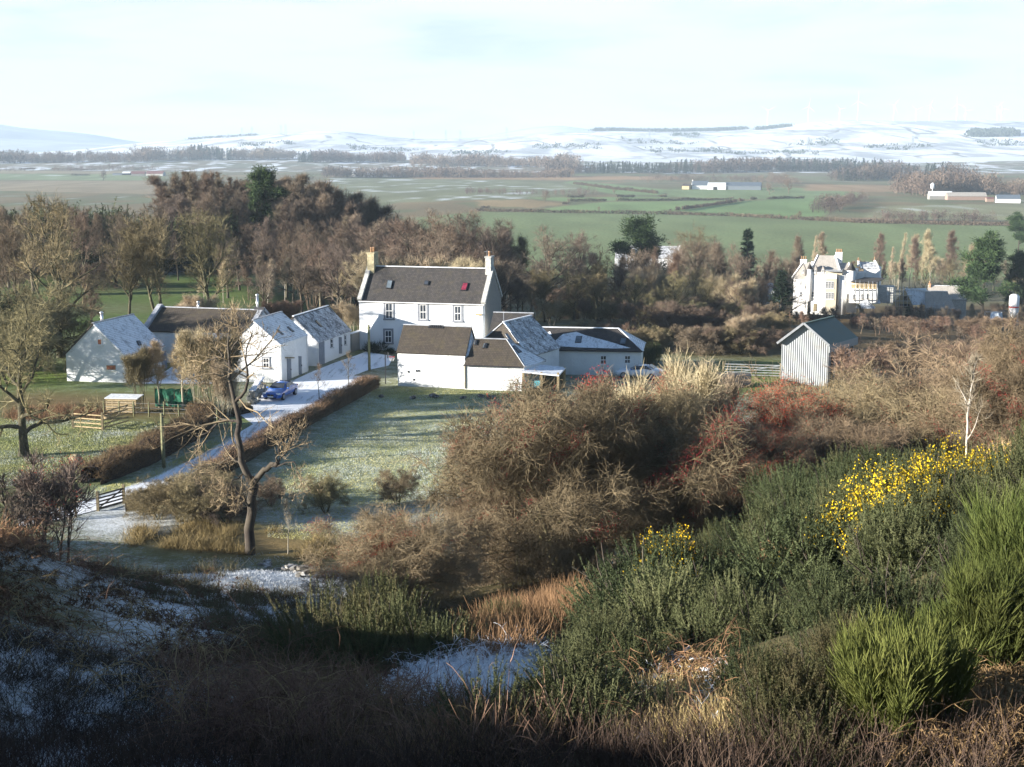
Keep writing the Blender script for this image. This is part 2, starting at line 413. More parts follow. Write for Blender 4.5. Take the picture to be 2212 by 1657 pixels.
def hill(sky_line, y0, z0, yc, seed, rough, rows=60, colsn=420, mat=None):
    xs = np.linspace(-900, 3100, colsn)
    sx_, sy_ = zip(*sky_line)
    py = np.interp(xs, sx_, sy_)
    py = np.convolve(np.pad(py, 6, mode='edge'), np.ones(13)/13, 'valid')
    X = (xs-CX)/F*yc
    Zc = CZ-(py-HZ)/F*yc
    t = np.concatenate([np.linspace(0, 1, rows), [1.12, 1.3, 1.6]])
    Y = y0+(yc-y0)*t
    TT, XX = np.meshgrid(t, X, indexing='ij'); _, ZZ = np.meshgrid(t, Zc, indexing='ij'); YY = np.meshgrid(Y, X, indexing='ij')[0]
    XX = XX*(YY/yc)**.6
    prof = np.where(TT <= 1, .62*TT+.38*TT*TT*(3-2*TT), 1-(TT-1)*.9)
    n = (vnoise(XX/700, YY/900, seed)-.5)+.5*(vnoise(XX/300, YY/420, seed+1)-.5)
    Z = z0+(ZZ-z0)*prof+n*rough*np.sin(np.pi*np.clip(TT, 0, 1))
    V = np.stack([XX.ravel(), YY.ravel(), Z.ravel()], 1); a, c_ = XX.shape
    idx = np.arange(a*c_).reshape(a, c_)
    Fh = np.stack([idx[:-1, :-1].ravel(), idx[:-1, 1:].ravel(), idx[1:, 1:].ravel(), idx[1:, :-1].ravel()], 1)
    o = npobj('hills', V, Fh, mat or m_hill, smooth=True); tag(o, kind='structure'); return V
HB = [(-900, 345), (-200, 335), (0, 331), (130, 328), (200, 322), (300, 310), (400, 303), (480, 298), (560, 293), (640, 288), (720, 281), (790, 290), (880, 300), (950, 303), (1040, 300), (1150, 291), (1290, 283), (1420, 286), (1560, 284), (1640, 277), (1760, 264), (1850, 261), (1930, 264), (2060, 262), (2160, 262), (2250, 266), (2700, 272), (3100, 280)]
HA = [(-900, 270), (-200, 245), (-60, 255), (0, 266), (60, 280), (110, 285), (165, 281), (210, 288), (260, 301), (330, 312), (600, 318), (650, 300), (735, 280), (830, 296), (900, 304), (1080, 296), (1110, 290), (1145, 266), (1200, 267), (1240, 276), (1290, 288), (1400, 290), (1800, 295), (2300, 290), (3100, 280)]
VB = hill(HB, 3600, -6, 6200, 61, 22)
hill(HA, 6000, 10, 9200, 71, 60, rows=40, colsn=300, mat=m_far)

# ------------------------------------------------------------------ the air
m_haze, nt, b = newmat('winter_haze'); nt.nodes.remove(b)
pv = nt.nodes.new('ShaderNodeVolumePrincipled'); pv.inputs['Color'].default_value = (.66, .83, 1., 1); pv.inputs['Density'].default_value = 1.05e-4; pv.inputs['Anisotropy'].default_value = 0.
nt.links.new(pv.outputs[0], nt.nodes['Material Output'].inputs['Volume'])
hz = MB(); hz.box((0, 5900, 90), 16500, 12400, 310); hazeo = hz.build('haze', m_haze); tag(hazeo, kind='stuff')
# ------------------------------------------------------------------ building materials
def harl(name, col, bumpy=.5, scale=3., stain=.35):
    m, nt, b = newmat(name); N = NT(nt); U = N.uv(); P = N.objc()
    f = N.noise(P, scale, 5, .6); g = N.noise(P, .7, 4, .6)
    sp = N.n('SeparateXYZ'); N.l(P, sp.inputs[0])
    c = N.mix(N.ramp(g, .35, .75), col, [q*.9 for q in col])
    mp = N.n('Mapping'); mp.inputs['Scale'].default_value = (2.2, 2.2, .25); N.l(P, mp.inputs[0])
    sk = N.noise(mp.outputs[0], 1.6, 4, .65)
    low = N.ramp(N.math('ADD', sp.outputs[2], N.math('MULTIPLY', sk, 1.2)), .3, 1.5, stain, 0.)   # damp splashed foot of the wall
    c = N.mix(N.math('MULTIPLY', low, .6), c, (.42, .43, .36))
    c = N.mix(N.ramp(sk, .62, .8, 0., stain*.5), c, (.5, .5, .46))
    N.l(c, b.inputs['Base Color']); b.inputs['Roughness'].default_value = .9; b.inputs['Specular IOR Level'].default_value = .15
    N.l(N.bump(f, bumpy, .12), b.inputs['Normal']); return m
def slate(name, col, col2, snow=0., course=.2, moss=.3, lo=0.):
    m, nt, b = newmat(name); N = NT(nt); U = N.uv(); P = N.objc()
    br = N.n('TexBrick'); N.l(U, br.inputs['Vector']); br.inputs['Scale'].default_value = 1.
    br.inputs['Brick Width'].default_value = .26; br.inputs['Row Height'].default_value = course; br.inputs['Mortar Size'].default_value = .010
    br.inputs['Color1'].default_value = (*col, 1); br.inputs['Color2'].default_value = (*col2, 1); br.inputs['Mortar'].default_value = (col[0]*.35, col[1]*.35, col[2]*.35, 1); br.inputs['Bias'].default_value = -.2
    f = N.noise(P, 1.3, 5, .65); g = N.noise(P, 5.5, 4, .65)
    c = N.mix(N.ramp(f, .45, .75, 0., moss), br.outputs['Color'], (.10, .085, .04))
    mp = N.n('Mapping'); mp.inputs['Scale'].default_value = (2.4, .22, 1); N.l(U, mp.inputs[0])
    sk = N.noise(mp.outputs[0], 1.3, 4, .6)
    c = N.mix(N.ramp(sk, .5, .72, 0., .45), c, [q*.5 for q in col])
    if snow:
        tt = N.math('ADD', N.math('MULTIPLY', f, .55), N.math('MULTIPLY', g, .45))
        s = N.ramp(tt, .58-.5*snow, .90-.5*snow)
        su = N.n('SeparateXYZ'); N.l(U, su.inputs[0])
        ph = N.math('FRACT', N.math('DIVIDE', su.outputs[1], course))
        edge = N.ramp(N.math('ADD', ph, N.math('MULTIPLY', g, .35)), .28, .5, .62, 1.)      # slate edges show through thin snow
        c = N.mix(N.math('MULTIPLY', s, edge), c, (.80, .83, .86))
    N.l(c, b.inputs['Base Color']); b.inputs['Roughness'].default_value = .75; b.inputs['Specular IOR Level'].default_value = .25
    N.l(N.bump(br.outputs['Fac'], -.35, .03), b.inputs['Normal']); return m
M = {}
M['white'] = harl('white_harling', (.74, .76, .77), .6, 2.4)
M['rough'] = harl('rough_white_rubble', (.72, .735, .735), 1., 2.1, .3)
M['cottagewhite'] = harl('white_limewash', (.74, .75, .73), .5, 2.5, .5)
M['stone'] = harl('grey_rubble_stone', (.25, .245, .225), .8, 2.2, .3)
M['ashlar'] = harl('buff_ashlar', (.47, .42, .32), .3, 2., .3)
M['slate'] = slate('mossy_slate', (.060, .050, .040), (.085, .070, .054), 0, moss=.4)
M['slate2'] = slate('dark_slate', (.050, .047, .046), (.080, .072, .066), 0, moss=.25)
M['slatesnow'] = slate('snowy_slate', (.06, .06, .065), (.09, .09, .095), .70, moss=.1)
M['slatehalf'] = slate('half_snowed_slate', (.055, .057, .062), (.08, .08, .085), .46, moss=.1)
M['sandslate'] = slate('pale_stone_slates', (.37, .34, .30), (.45, .42, .37), 0, course=.3, moss=.12)
M['lead'] = simple('lead_ridge', (.34, .36, .39), .55, .2, 2.)
M['leadsnow'] = simple('snow_lined_ridge', (.70, .73, .76), .8, .2, 3.)
M['skew'] = simple('weathered_skew_stone', (.42, .42, .39), .9, .25, 4., bump=.2)
M['greywood'] = simple('grey_painted_timber', (.19, .215, .25), .6, .12, 3.)
M['whitepaint'] = simple('white_painted_timber', (.8, .8, .78), .5, .05)
M['surround'] = simple('grey_painted_margin', (.20, .215, .24), .7, .1)
M['wood'] = simple('weathered_timber', (.20, .165, .10), .85, .3, 6.)
M['greenwood'] = simple('lichened_post', (.17, .17, .09), .9, .3, 8.)
M['palewood'] = simple('pale_rough_boards', (.36, .28, .16), .85, .3, 5.)
M['dark'] = simple('dark_interior', (.015, .015, .016), .9)
M['pot'] = simple('clay_chimney_pot', (.46, .27, .15), .8, .2)
M['buff'] = simple('buff_chimney_stone', (.36, .32, .20), .9, .3, 3., bump=.3)
M['iron'] = simple('black_iron', (.03, .03, .033), .5, .2)
M['steel'] = simple('grey_galvanised', (.42, .44, .46), .4, .15, metal=.6)
M['flue'] = simple('bright_steel_flue', (.7, .7, .7), .3, .05, metal=.8)
M['green'] = simple('green_netting', (.018, .12, .07), .8, .5, 2.)
M['redglass'] = simple('red_blind_behind_glass', (.20, .03, .055), .3, .3)
M['orange'] = simple('orange_pane', (.45, .16, .08), .6, .3)  # plain orange colour for the barn's small panes
def glassmat(name, col, r=.12):
    m, nt, b = newmat(name); N = NT(nt)
    f = N.noise(N.objc(), 1.2, 2, .5)
    N.l(N.mix(N.ramp(f, .35, .65), [q*.6 for q in col], col), b.inputs['Base Color']); b.inputs['Roughness'].default_value = r
    b.inputs['Specular IOR Level'].default_value = .6; return m
M['glass'] = glassmat('dark_window_glass', (.05, .06, .075))
M['skyglass'] = glassmat('grey_rooflight_glass', (.16, .20, .23), .2)
# ------------------------------------------------------------------ building kit
Zv = Vector((0, 0, 1))
def vdir(deg): return Vector((math.cos(rad(deg)), math.sin(rad(deg)), 0))
def hit(px, py, O, n):
    d = Vector(ray(px, py)); c = Vector((0, 0, CZ)); n = Vector(n)
    return c+d*((Vector(O)-c).dot(n)/d.dot(n))
class Bld:
    """o: ground corner; u: along the ridge (length L); v: across (width W)"""
    def __init__(s, name, label, cat, o, u, v, L, W, eave, ridge, group=None, hip0=0., hip1=0., eave2=None, rpos=.5):
        s.o = Vector(o); s.u = Vector(u); s.v = Vector(v); s.L = L; s.W = W; s.e = eave; s.r = ridge; s.h0 = hip0; s.h1 = hip1
        s.e2 = eave if eave2 is None else eave2; s.rp = rpos
        s.root = thing(name, label, cat, o, 0, group)
    def p(s, a, b, z): return s.o+s.u*a+s.v*b+Zv*z
    def walls(s, mat, foot=.5):
        m = MB(); p = s.p; L, W = s.L, s.W; rp = s.rp*W
        for (a0, a1, b, e, fl) in ((0, L, 0, s.e, 0), (0, L, W, s.e2, 1)):
            m.poly([p(a0, b, -foot), p(a1, b, -foot), p(a1, b, e), p(a0, b, e)])
        for a, hip in ((0, s.h0), (L, s.h1)):
            if hip: m.poly([p(a, 0, -foot), p(a, W, -foot), p(a, W, s.e2), p(a, 0, s.e)])
            else: m.poly([p(a, 0, -foot), p(a, W, -foot), p(a, W, s.e2), p(a, rp, s.r-.06), p(a, 0, s.e)])
        return m.build('wall', mat, s.root)
    def roof(s, mats, over=.22, verge=.12, t=.14, mi=(0, 0, 0, 0)):
        """slopes: v=0 side, v=W side, hip at 0, hip at L"""
        m = MB(); p = s.p; L, W = s.L, s.W; rp = s.rp*W; k0 = (s.r-s.e)/rp; k1 = (s.r-s.e2)/(W-rp)
        o0, o1 = (over if s.h0 else verge), (over if s.h1 else verge)
        lift = .05
        R0, R1 = p(s.h0 if s.h0 else -o0, rp, s.r+lift), p(L-s.h1 if s.h1 else L+o1, rp, s.r+lift)
        a0, a1 = -o0, L+o1
        A = [p(a0, -over, s.e-over*k0+lift), p(a1, -over, s.e-over*k0+lift), R1, R0]
        B = [p(a1, W+over, s.e2-over*k1+lift), p(a0, W+over, s.e2-over*k1+lift), R0, R1]
        s.nA = (A[1]-A[0]).cross(A[3]-A[0]).normalized(); s.nB = (B[1]-B[0]).cross(B[3]-B[0]).normalized()
        if s.nA.z < 0: s.nA = -s.nA
        if s.nB.z < 0: s.nB = -s.nB
        s.A, s.B = A, B
        m.slab(A, s.nA, t, mi[0]); m.slab(B, s.nB, t, mi[1])
        if s.h0: 
            q = [A[0], R0, B[1]]; n = (q[1]-q[0]).cross(q[2]-q[0]); n = n if n.z > 0 else -n; m.slab(q, n, t, mi[2]); s.H0 = (A[0], n.normalized())
        if s.h1:
            q = [A[1], R1, B[0]]; n = (q[1]-q[0]).cross(q[2]-q[0]); n = n if n.z > 0 else -n; m.slab(q, n, t, mi[3]); s.H1 = (A[1], n.normalized())
        s.R0, s.R1 = R0, R1
        s.ro = m.build('roof', mats, s.root)
        return s.ro
    def ridge(s, mat, w=.22, hips=True):
        m = MB(); m.bar(s.R0+Zv*.03, s.R1+Zv*.03, w, .09)
        if hips and s.h0: m.bar(s.A[0]+Zv*.04, s.R0+Zv*.04, w*.8, .08); m.bar(s.B[1]+Zv*.04, s.R0+Zv*.04, w*.8, .08)
        if hips and s.h1: m.bar(s.A[1]+Zv*.04, s.R1+Zv*.04, w*.8, .08); m.bar(s.B[0]+Zv*.04, s.R1+Zv*.04, w*.8, .08)
        return m.build('ridge_cap', mat, s.ro)
    def skew(s, end, mat, w=.34, h=.2):
        m = MB(); a = 0 if end == 0 else s.L
        off = s.u*(w*.25 if end == 0 else -w*.25)
        for q in ((s.p(a, -.2, s.e-.1), s.p(a, s.W*s.rp, s.r+.03)), (s.p(a, s.W+.2, s.e2-.1), s.p(a, s.W*s.rp, s.r+.03))):
            m.bar(q[0]+off+Zv*(h*.5), q[1]+off+Zv*(h*.5), w, h)
        return m.build('skew', mat, s.root)
    def gutter(s, mat, side=0, down=()):
        m = MB(); b = -.26 if side == 0 else s.W+.26; e = (s.e if side == 0 else s.e2)-.16
        m.bar(s.p(0, b, e), s.p(s.L, b, e), .1, .09)
        for a in down: m.bar(s.p(a, b*.35, e), s.p(a, b*.35, .05), .08, .08)
        return m.build('gutter', mat, s.root)
    def plane(s, side):
        return {'v0': (s.o, -s.v_n()), 'v1': (s.p(0, s.W, 0), s.v_n()), 'u0': (s.o, -s.u_n()), 'u1': (s.p(s.L, 0, 0), s.u_n())}[side]
    def v_n(s):   # outward normal of the v=W long wall
        n = s.u.cross(Zv); return (n if n.dot(s.v) > 0 else -n).normalized()
    def u_n(s):
        n = s.v.cross(Zv); return (n if n.dot(s.u) > 0 else -n).normalized()
    def rect(s, side, x0, y0, x1, y1):
        """picture rectangle -> (centre, tangent, normal, w, h) on a wall"""
        O, n = s.plane(side)
        c = hit((x0+x1)/2, (y0+y1)/2, O, n); a = hit(x0, (y0+y1)/2, O, n); b = hit(x1, (y0+y1)/2, O, n)
        t = hit((x0+x1)/2, y0, O, n); q = hit((x0+x1)/2, y1, O, n)
        tg = (b-a); w = tg.length; h = abs(t.z-q.z); tg = tg.normalized()
        return c, tg, n, w, h
    def window(s, side, x0, y0, x1, y1, cols=2, rows=2, margin=0., sill=True, pane=None, frame='whitepaint', label=None):
        c, t, n, w, h = s.rect(side, x0, y0, x1, y1)
        return window_at(s.root, c, t, n, w, h, cols, rows, margin, sill, pane, frame)
    def door(s, side, x0, y0, x1, y1, mat='greywood', lintel=False, handle=True):
        c, t, n, w, h = s.rect(side, x0, y0, x1, y1)
        m = MB(); m.box(c+n*.03, w, .08, h, t)
        for k in range(1, 4): m.box(c+n*.075+t*(w*(k/4-.5)), .02, .014, h*.96, t)
        d = m.build('door', M[mat], s.root)
        if handle:
            m = MB(); m.box(c+n*.1+t*(w*.36), .05, .06, .16, t); m.build('handle', M['iron'], d)
        if lintel:
            m = MB(); m.box(c+n*.12+Zv*(h/2+.12), w*1.9, .3, .12, t); m.build('canopy', M['wood'], s.root)
        return d
    def rooflight(s, plane, pts, glass='skyglass', frame='iron', bars=0, up=.12):
        """picture corners tl, tr, br, bl on a roof slope"""
        O, n = plane
        q = [hit(x, y, O, n)+n*.02 for x, y in pts]
        m = MB(); P = [a+n*up for a in q]
        m.slab(P, n, up, 0); f = m.build('rooflight', M[frame], s.ro)
        c = sum(P, Vector())/4; m = MB(); g = [c+(a-c)*.84+n*.012 for a in P]; m.slab(g, n, .01, 0)
        m.build('pane', M[glass], f)
        if bars:
            m = MB()
            for k in range(1, bars+1):
                a = g[0].lerp(g[1], k/(bars+1)); b = g[3].lerp(g[2], k/(bars+1)); m.bar(a+n*.02, b+n*.02, .05, .03)
            m.build('glazing_bar', M['iron'], f)
        return f
def window_at(root, c, t, n, w, h, cols=2, rows=2, margin=0., sill=True, pane=None, frame='whitepaint'):
    m = MB()
    if margin:
        a = margin
        m.box(c+n*.015+t*(-(w+a)/2), a, .07, h, t); m.box(c+n*.015+t*((w+a)/2), a, .07, h, t); m.box(c+n*.02+Zv*((h+a)/2), w+2*a, .075, a, t)
        if sill: m.box(c+n*.05-Zv*(h/2+a*.4), w+2*a+.06, .18, a*.8, t)
        win = m.build('window', M['surround'], root)
    else:
        m.box(c+n*.05-Zv*(h/2+.05), w+.16, .14, .1, t)
        win = m.build('window', M['whitepaint'], root)
    m = MB(); m.box(c+n*.004, w, .02, h, t); m.build('pane', M[pane or 'glass'], win)
    m = MB(); fw = .055
    for k in (-1, 1): m.box(c+n*.022+t*(k*(w-fw)/2), fw, .045, h, t); m.box(c+n*.026+Zv*(k*(h-fw)/2), w-2*fw, .045, fw, t)
    for k in range(1, cols): m.box(c+n*.02+t*(w*(k/cols-.5)), .04, .035, h-2*fw, t)
    for k in range(1, rows): m.box(c+n*.024+Zv*(h*(k/rows-.5)), w-2*fw, .04, .045 if rows > 2 or k*2 != rows else .07, t)
    m.build('frame', M[frame], win)
    return win
def pots(root, base, u, v, w, d, h, mat, n=2, potmat='pot', ph=.55):
    m = MB(); m.box(base+Zv*(h/2), w, d, h, u); m.box(base+Zv*(h+.06), w+.16, d+.16, .14, u)
    ch = m.build('chimney', M[mat], root)
    for k in range(n):
        m = MB(); q = base+u*(w*((k+.5)/n-.5))+Zv*(h+.12)
        m.tube([q, q+Zv*ph*.85, q+Zv*ph*.86, q+Zv*ph], [.15, .12, .16, .15], 10); m.build('chimney_pot', M[potmat], ch)
    return ch
def flue(root, base, h, r=.09):
    m = MB(); m.tube([base, base+Zv*h], [r, r], 8); m.tube([base+Zv*(h+.05), base+Zv*(h+.2)], [r*1.7, r*.6], 8)
    return m.build('flue_pipe', M['flue'], root)
# ------------------------------------------------------------------ the farmhouse
hu = vdir(-14.3); hv = vdir(75.7)
B = Bld('farmhouse', 'tall two storey white farmhouse with dark slate roof and chimney at each gable', 'house', (-17., 154.9, 0), hu, hv, 14.5, 6.9, 5.55, 9.0)
B.walls(M['white']); B.roof([M['slate2']], verge=-.15); B.ridge(M['leadsnow']); B.skew(0, M['skew'], .5, .3); B.skew(1, M['skew'], .5, .3)
gs = MB(); gs.poly([B.p(14.512, 0, -.4), B.p(14.512, 6.9, -.4), B.p(14.512, 6.9, 5.5), B.p(14.512, 3.45, 8.9), B.p(14.512, 0, 5.5)]); gs.build('gable_stonework', M['stone'], B.root)
B.gutter(M['whitepaint'], 0, (14.3, .15)) if False else None
m = MB(); m.bar(B.p(14.2, -.1, 5.4), B.p(14.2, -.1, .1), .09, .09); m.bar(B.p(0, -.24, 5.42), B.p(14.5, -.24, 5.42), .1, .1); m.build('downpipe', M['whitepaint'], B.root)
for (x0, y0, x1, y1) in ((833, 655, 848, 688), (907, 658, 921, 690), (982, 661, 996, 693), (832, 714, 846, 740)): B.window('v0', x0, y0, x1, y1, 2, 2, .22, True)
pl = (B.A[0], B.nA)
B.rooflight(pl, [(838, 606), (849, 607), (845, 625), (834, 624)])
B.rooflight(pl, [(918, 607), (927, 608), (925, 617), (916, 616)], 'glass')
B.rooflight(pl, [(1001, 612), (1012, 612), (1007, 629), (995, 629)], 'redglass')
pots(B.root, B.p(.45, 3.45, 8.2), hv, hu, 1.5, .8, 2.3, 'buff', 2)
pots(B.root, B.p(14.1, 3.45, 8.3), hv, hu, 1.3, .62, 2.0, 'skew', 1)
m = MB(); a = B.p(13.8, 3.5, 8.5); m.bar(a, a+Zv*2.6, .05); m.bar(a+Zv*2.4-hu*.3, a+Zv*2.4+hu*.5, .03)
for k in range(5): m.bar(a+Zv*2.4+hu*(-.3+.2*k)-hv*.25, a+Zv*2.4+hu*(-.3+.2*k)+hv*.25, .02)
m.build('aerial', M['steel'], B.root)
m = MB(); c, t, n, w_, h_ = B.rect('v0', 1029, 677, 1041, 681); m.box(c+n*.15, .7, .3, .16, t); m.build('wall_lamp', M['palewood'], B.root)
# ------------------------------------------------------------------ left white barn
def corner3(b0, b1, b2):
    A_, B_, C_ = gz(*b0), gz(*b1), gz(*b2); return A_, B_, C_
A_, B_, C_ = corner3((139.5, 825.4), (271.3, 826.8), (350, 802.4))
u = (C_-B_).normalized(); v = (A_-B_).normalized(); v = (v-u*v.dot(u)*.55).normalized()
B = Bld('white_barn', 'white gabled barn with snowy blue slate roof, nearest the left edge of the farmyard', 'barn', B_, u, v, 7.4, 6.0, 2.75, 5.65)
B.walls(M['white']); B.roof([M['slatesnow'], M['slate']], mi=(0, 1, 0, 0), over=.3); B.ridge(M['lead'], .2)
B.window('u0', 210.5, 732, 220, 745, 1, 1, 0, pane='orange'); B.window('u0', 230, 789, 250, 799, 1, 1, 0, pane='orange', frame='palewood')
B.door('v0', 349, 758, 359, 796, 'greywood', handle=False)
B.window('v0', 322, 768, 330, 790, 1, 2, 0); B.gutter(M['greywood'], 0)
B.rooflight((B.A[0], B.nA), [(294, 737), (301, 737), (306, 747), (299, 747)], 'glass', up=.08)
flue(B.root, B.p(1.9, 3.2, 5.3), 1.1, .15); 
# ------------------------------------------------------------------ long mossy-roofed barn at the back of the yard
u = vdir(-15); v = vdir(75)
B = Bld('long_barn', 'long low barn with mossy brown roof and wide glazed opening, behind the farmyard', 'barn', (-38.6, 145.9, 0), u, v, 12.1, 6.5, 3.4, 5.4)
B.walls(M['white']); B.roof([M['slate']], verge=-.1); B.ridge(M['lead'], .24); B.skew(0, M['lead'], .5, .35); B.skew(1, M['lead'], .5, .35)
m = MB(); m.box(B.p(9.7, -1.75, 3.25), 5.5, 3.6, .16, u); m.build('flat_canopy', M['leadsnow'], B.root)
for a_, w_ in ((7.75, 1.2), (12.0, .8)):
    m = MB(); m.box(B.p(a_, -1.7, 1.55), w_, 3.3, 3.2, u); m.build('porch_wall', M['white'], B.root)
m = MB(); m.box(B.p(9.95, -2.9, 1.5), 3.2, .1, 3.0, u); gl = m.build('glazed_screen', M['glass'], B.root)
m = MB()
for k in range(5): m.box(B.p(8.45+k*.75, -2.98, 1.5), .1, .1, 3.0, u)
m.box(B.p(9.95, -2.99, 2.2), 3.1, .1, .12, u); m.build('frame', M['greywood'], gl)
flue(B.root, B.p(4.6, 3.3, 5.2), .8, .13); flue(B.root, B.p(11.3, 3.6, 5.0), 1.9, .14)
m = MB(); m.bar(B.p(12.1, 2.2, 5.3), B.p(12.1, 2.2, 6.0), .07); m.bar(B.p(11.6, 2.2, 5.75), B.p(12.7, 2.2, 5.75), .1, .3); m.build('weather_vane', M['iron'], B.root)
# ------------------------------------------------------------------ harled barn beside the car
A_, B_, C_ = corner3((497, 826), (606.4, 826.8), (664.6, 802.5))
u = (C_-B_).normalized(); v = (A_-B_).normalized(); v = (v-u*v.dot(u)*.55).normalized()
B = Bld('harled_barn', 'rough white harled barn with small four pane window, beside the blue car', 'barn', B_, u, v, 7.05, 4.95, 3.75, 5.95, rpos=.52)
B.walls(M['rough']); B.roof([M['slatesnow'], M['slate']], mi=(0, 1, 0, 0), over=.12, verge=.08); B.ridge(M['lead'], .18)
B.window('u0', 568.5, 773, 581.5, 795, 2, 2, .12)
B.door('v0', 620, 775, 628, 821, lintel=True); B.door('v0', 645, 769, 650.5, 809.5)
pl = (B.A[0], B.nA)
B.rooflight(pl, [(596, 713), (600, 712), (613, 723), (609, 724)], 'glass', up=.06); B.rooflight(pl, [(619, 707), (623, 706), (636, 717), (632, 718)], 'glass', up=.06)
for a_ in (.06, 6.95): m = MB(); m.bar(B.p(a_, -.06, 3.6), B.p(a_, -.06, .1), .08); m.build('downpipe', M['whitepaint'], B.root)
# ------------------------------------------------------------------ byre
A_, B_, C_ = corner3((620, 791), (686.7, 791), (756.6, 762))
u = (C_-B_).normalized(); v = (A_-B_).normalized(); v = (v-u*v.dot(u)*.5).normalized()
B = Bld('byre', 'long low white byre with frosted slate roof, between harled barn and farmhouse', 'barn', B_, u, v, 9.95, 4.9, 2.55, 5.1)
B.walls(M['white']); B.roof([M['slatehalf'], M['slate']], mi=(0, 1, 0, 0), over=.15); B.ridge(M['leadsnow'], .2)
B.door('v0', 687.8, 737, 700, 787, 'greywood', handle=False); B.door('v0', 732, 728, 737.5, 764); B.window('v0', 714, 732, 718.5, 751, 1, 2, .06); B.window('v0', 743.5, 724, 747.5, 745, 1, 2, .06)
B.door('u0', 651, 712, 657, 730, handle=False); B.rooflight((B.A[0], B.nA), [(679, 693), (683, 692), (696, 706), (692, 707)], 'glass', up=.06)
m = MB(); m.bar(B.p(.06, -.06, 2.4), B.p(.06, -.06, .1), .08); m.build('downpipe', M['whitepaint'], B.root)
# garden wall closing the gap between byre and house
m = MB(); a, b2 = Vector((-17.6, 152.6, 0)), Vector((-16.9, 154.8, 0)); m.bar(Vector((-17.75, 152.9, 1.0)), Vector((-17.1, 155.2, 1.0)), .3, 2.0); m.bar(Vector((-17.9, 152.8, 2.05)), Vector((-17.0, 155.3, 2.05)), .42, .1, 1)
gw = m.build('garden_wall', [M['stone'], M['leadsnow']]); tag(gw, 'short snow capped wall closing the gap between byre and farmhouse', 'wall')
# ------------------------------------------------------------------ front outbuildings (middle of the picture)
u = vdir(-15.5); v = vdir(79)
B = Bld('front_outbuilding', 'blank rough white outbuilding with brown slate roof standing in front of the farmhouse', 'outbuilding', (-10.8, 130.7, 0), u, v, 6.65, 5.2, 3.25, 5.45)
B.walls(M['rough']); B.roof([M['slate']], over=.12, verge=.1); B.ridge(M['lead'], .18)
B.rooflight((B.A[0], B.nA), [(927, 702), (959, 703), (957, 710), (925, 709)], 'dark', bars=5, up=.06)
for x, y in ((899.5, 801), (905, 801), (894, 820), (882, 803)):
    q = hit(x, y, B.o, -B.v_n()); m = MB(); m.box(q-B.v_n()*.02, .13, .1, .18, u); m.build('vent_hole', M['dark'], B.root)
u2 = vdir(-11.5); v2 = vdir(62)
o2 = Vector((-4.42, 128.65, 0))
B = Bld('hipped_outbuilding', 'low white outbuilding with hipped slate roof, joined to the right of the blank one', 'outbuilding', o2, u2, v2, 5.65, 4.0, 2.45, 4.5, hip1=2.6)
B.walls(M['rough']); B.roof([M['slate'], M['slate'], M['slate'], M['slatesnow']], mi=(0, 1, 2, 3), over=.15, verge=-.02); B.ridge(M['lead'], .18)
pl = (B.A[0], B.nA); pr = B.H1
m = MB(); m.slab([hit(x, y, *pl)+pl[1]*.03 for x, y in ((1002, 775), (1008, 735), (1019, 736), (1015, 757), (1012, 768))], pl[1], .025); m.build('snow_patch', M['leadsnow'], B.ro)
B.rooflight(pl, [(1026, 725+10), (1033, 735), (1030, 746), (1023, 746)], 'skyglass', bars=2, up=.07); B.rooflight(pl, [(1046, 742), (1054, 742), (1050, 753), (1042, 753)], 'skyglass', bars=2, up=.07)
B.rooflight(pr, [(1106, 748), (1112, 747), (1127, 761), (1120, 763)], 'glass', up=.06)
m = MB(); m.bar(B.p(.06, -.07, 2.35), B.p(.06, -.07, .1), .09); m.build('downpipe', M['palewood'], B.root); B.gutter(M['iron'], 0)
# tall hipped barn behind them
B = Bld('hipped_barn', 'tall barn with big snowy hipped roof and white ridge, in the middle of the outbuildings', 'barn', (1.6, 130.3, 0), vdir(63), vdir(153), 6.7, 6.2, 3.0, 5.8, hip0=.8)
B.walls(M['white']); B.roof([M['slatehalf'], M['slate'], M['slate']], mi=(0, 1, 2, 0), over=.2); B.ridge(M['leadsnow'], .26)
pl = (B.A[0], B.nA)
for k in range(4):
    x = 1090+k*12; y = 722-k*3.3
    B.rooflight(pl, [(x, y), (x+5, y-1.5), (x+21, y+20-k), (x+15, y+22-k)], 'skyglass', frame='slatehalf', up=.04)
m = MB(); m.bar(B.R0, B.R0+Zv*.9, .06); m.build('finial', M['lead'], B.root)
# dark roof behind it, against the gable
B = Bld('rear_wing', 'low dark roofed wing against the stone gable of the farmhouse', 'outbuilding', Vector((-2.4, 147.5, 0)), vdir(-12), vdir(78), 4.2, 5., 2.5, 4.7)
B.walls(M['white']); B.roof([M['slate2']]); B.ridge(M['lead'])
# long white cottage on the right
u4 = vdir(-7.5); v4 = vdir(82.5)
B = Bld('white_cottage', 'long single storey white cottage with half snowed roof, right of the outbuildings', 'cottage', Vector((2.6, 137.7, 0)), u4, v4, 10.2, 5.4, 2.6, 4.3, hip1=2.4)
B.walls(M['cottagewhite']); B.roof([M['slate2'], M['slate2'], M['slate2'], M['slatesnow']], mi=(0, 1, 2, 3)); B.ridge(M['leadsnow'])
pl = (B.A[0], B.nA)
m = MB(); m.slab([hit(x, y, *pl)+pl[1]*.02 for x, y in ((1190, 747), (1206, 730), (1216, 722), (1245, 717), (1266, 725), (1312, 737), (1362, 752), (1330, 753), (1254, 751))], pl[1], .015); m.build('snow_patch', M['slatesnow'], B.ro)
m = MB(); m.slab([hit(x, y, *pl)+pl[1]*.02 for x, y in ((1180, 719), (1188, 716), (1192, 723), (1183, 724))], pl[1], .015); m.build('snow_patch', M['slatesnow'], B.ro)
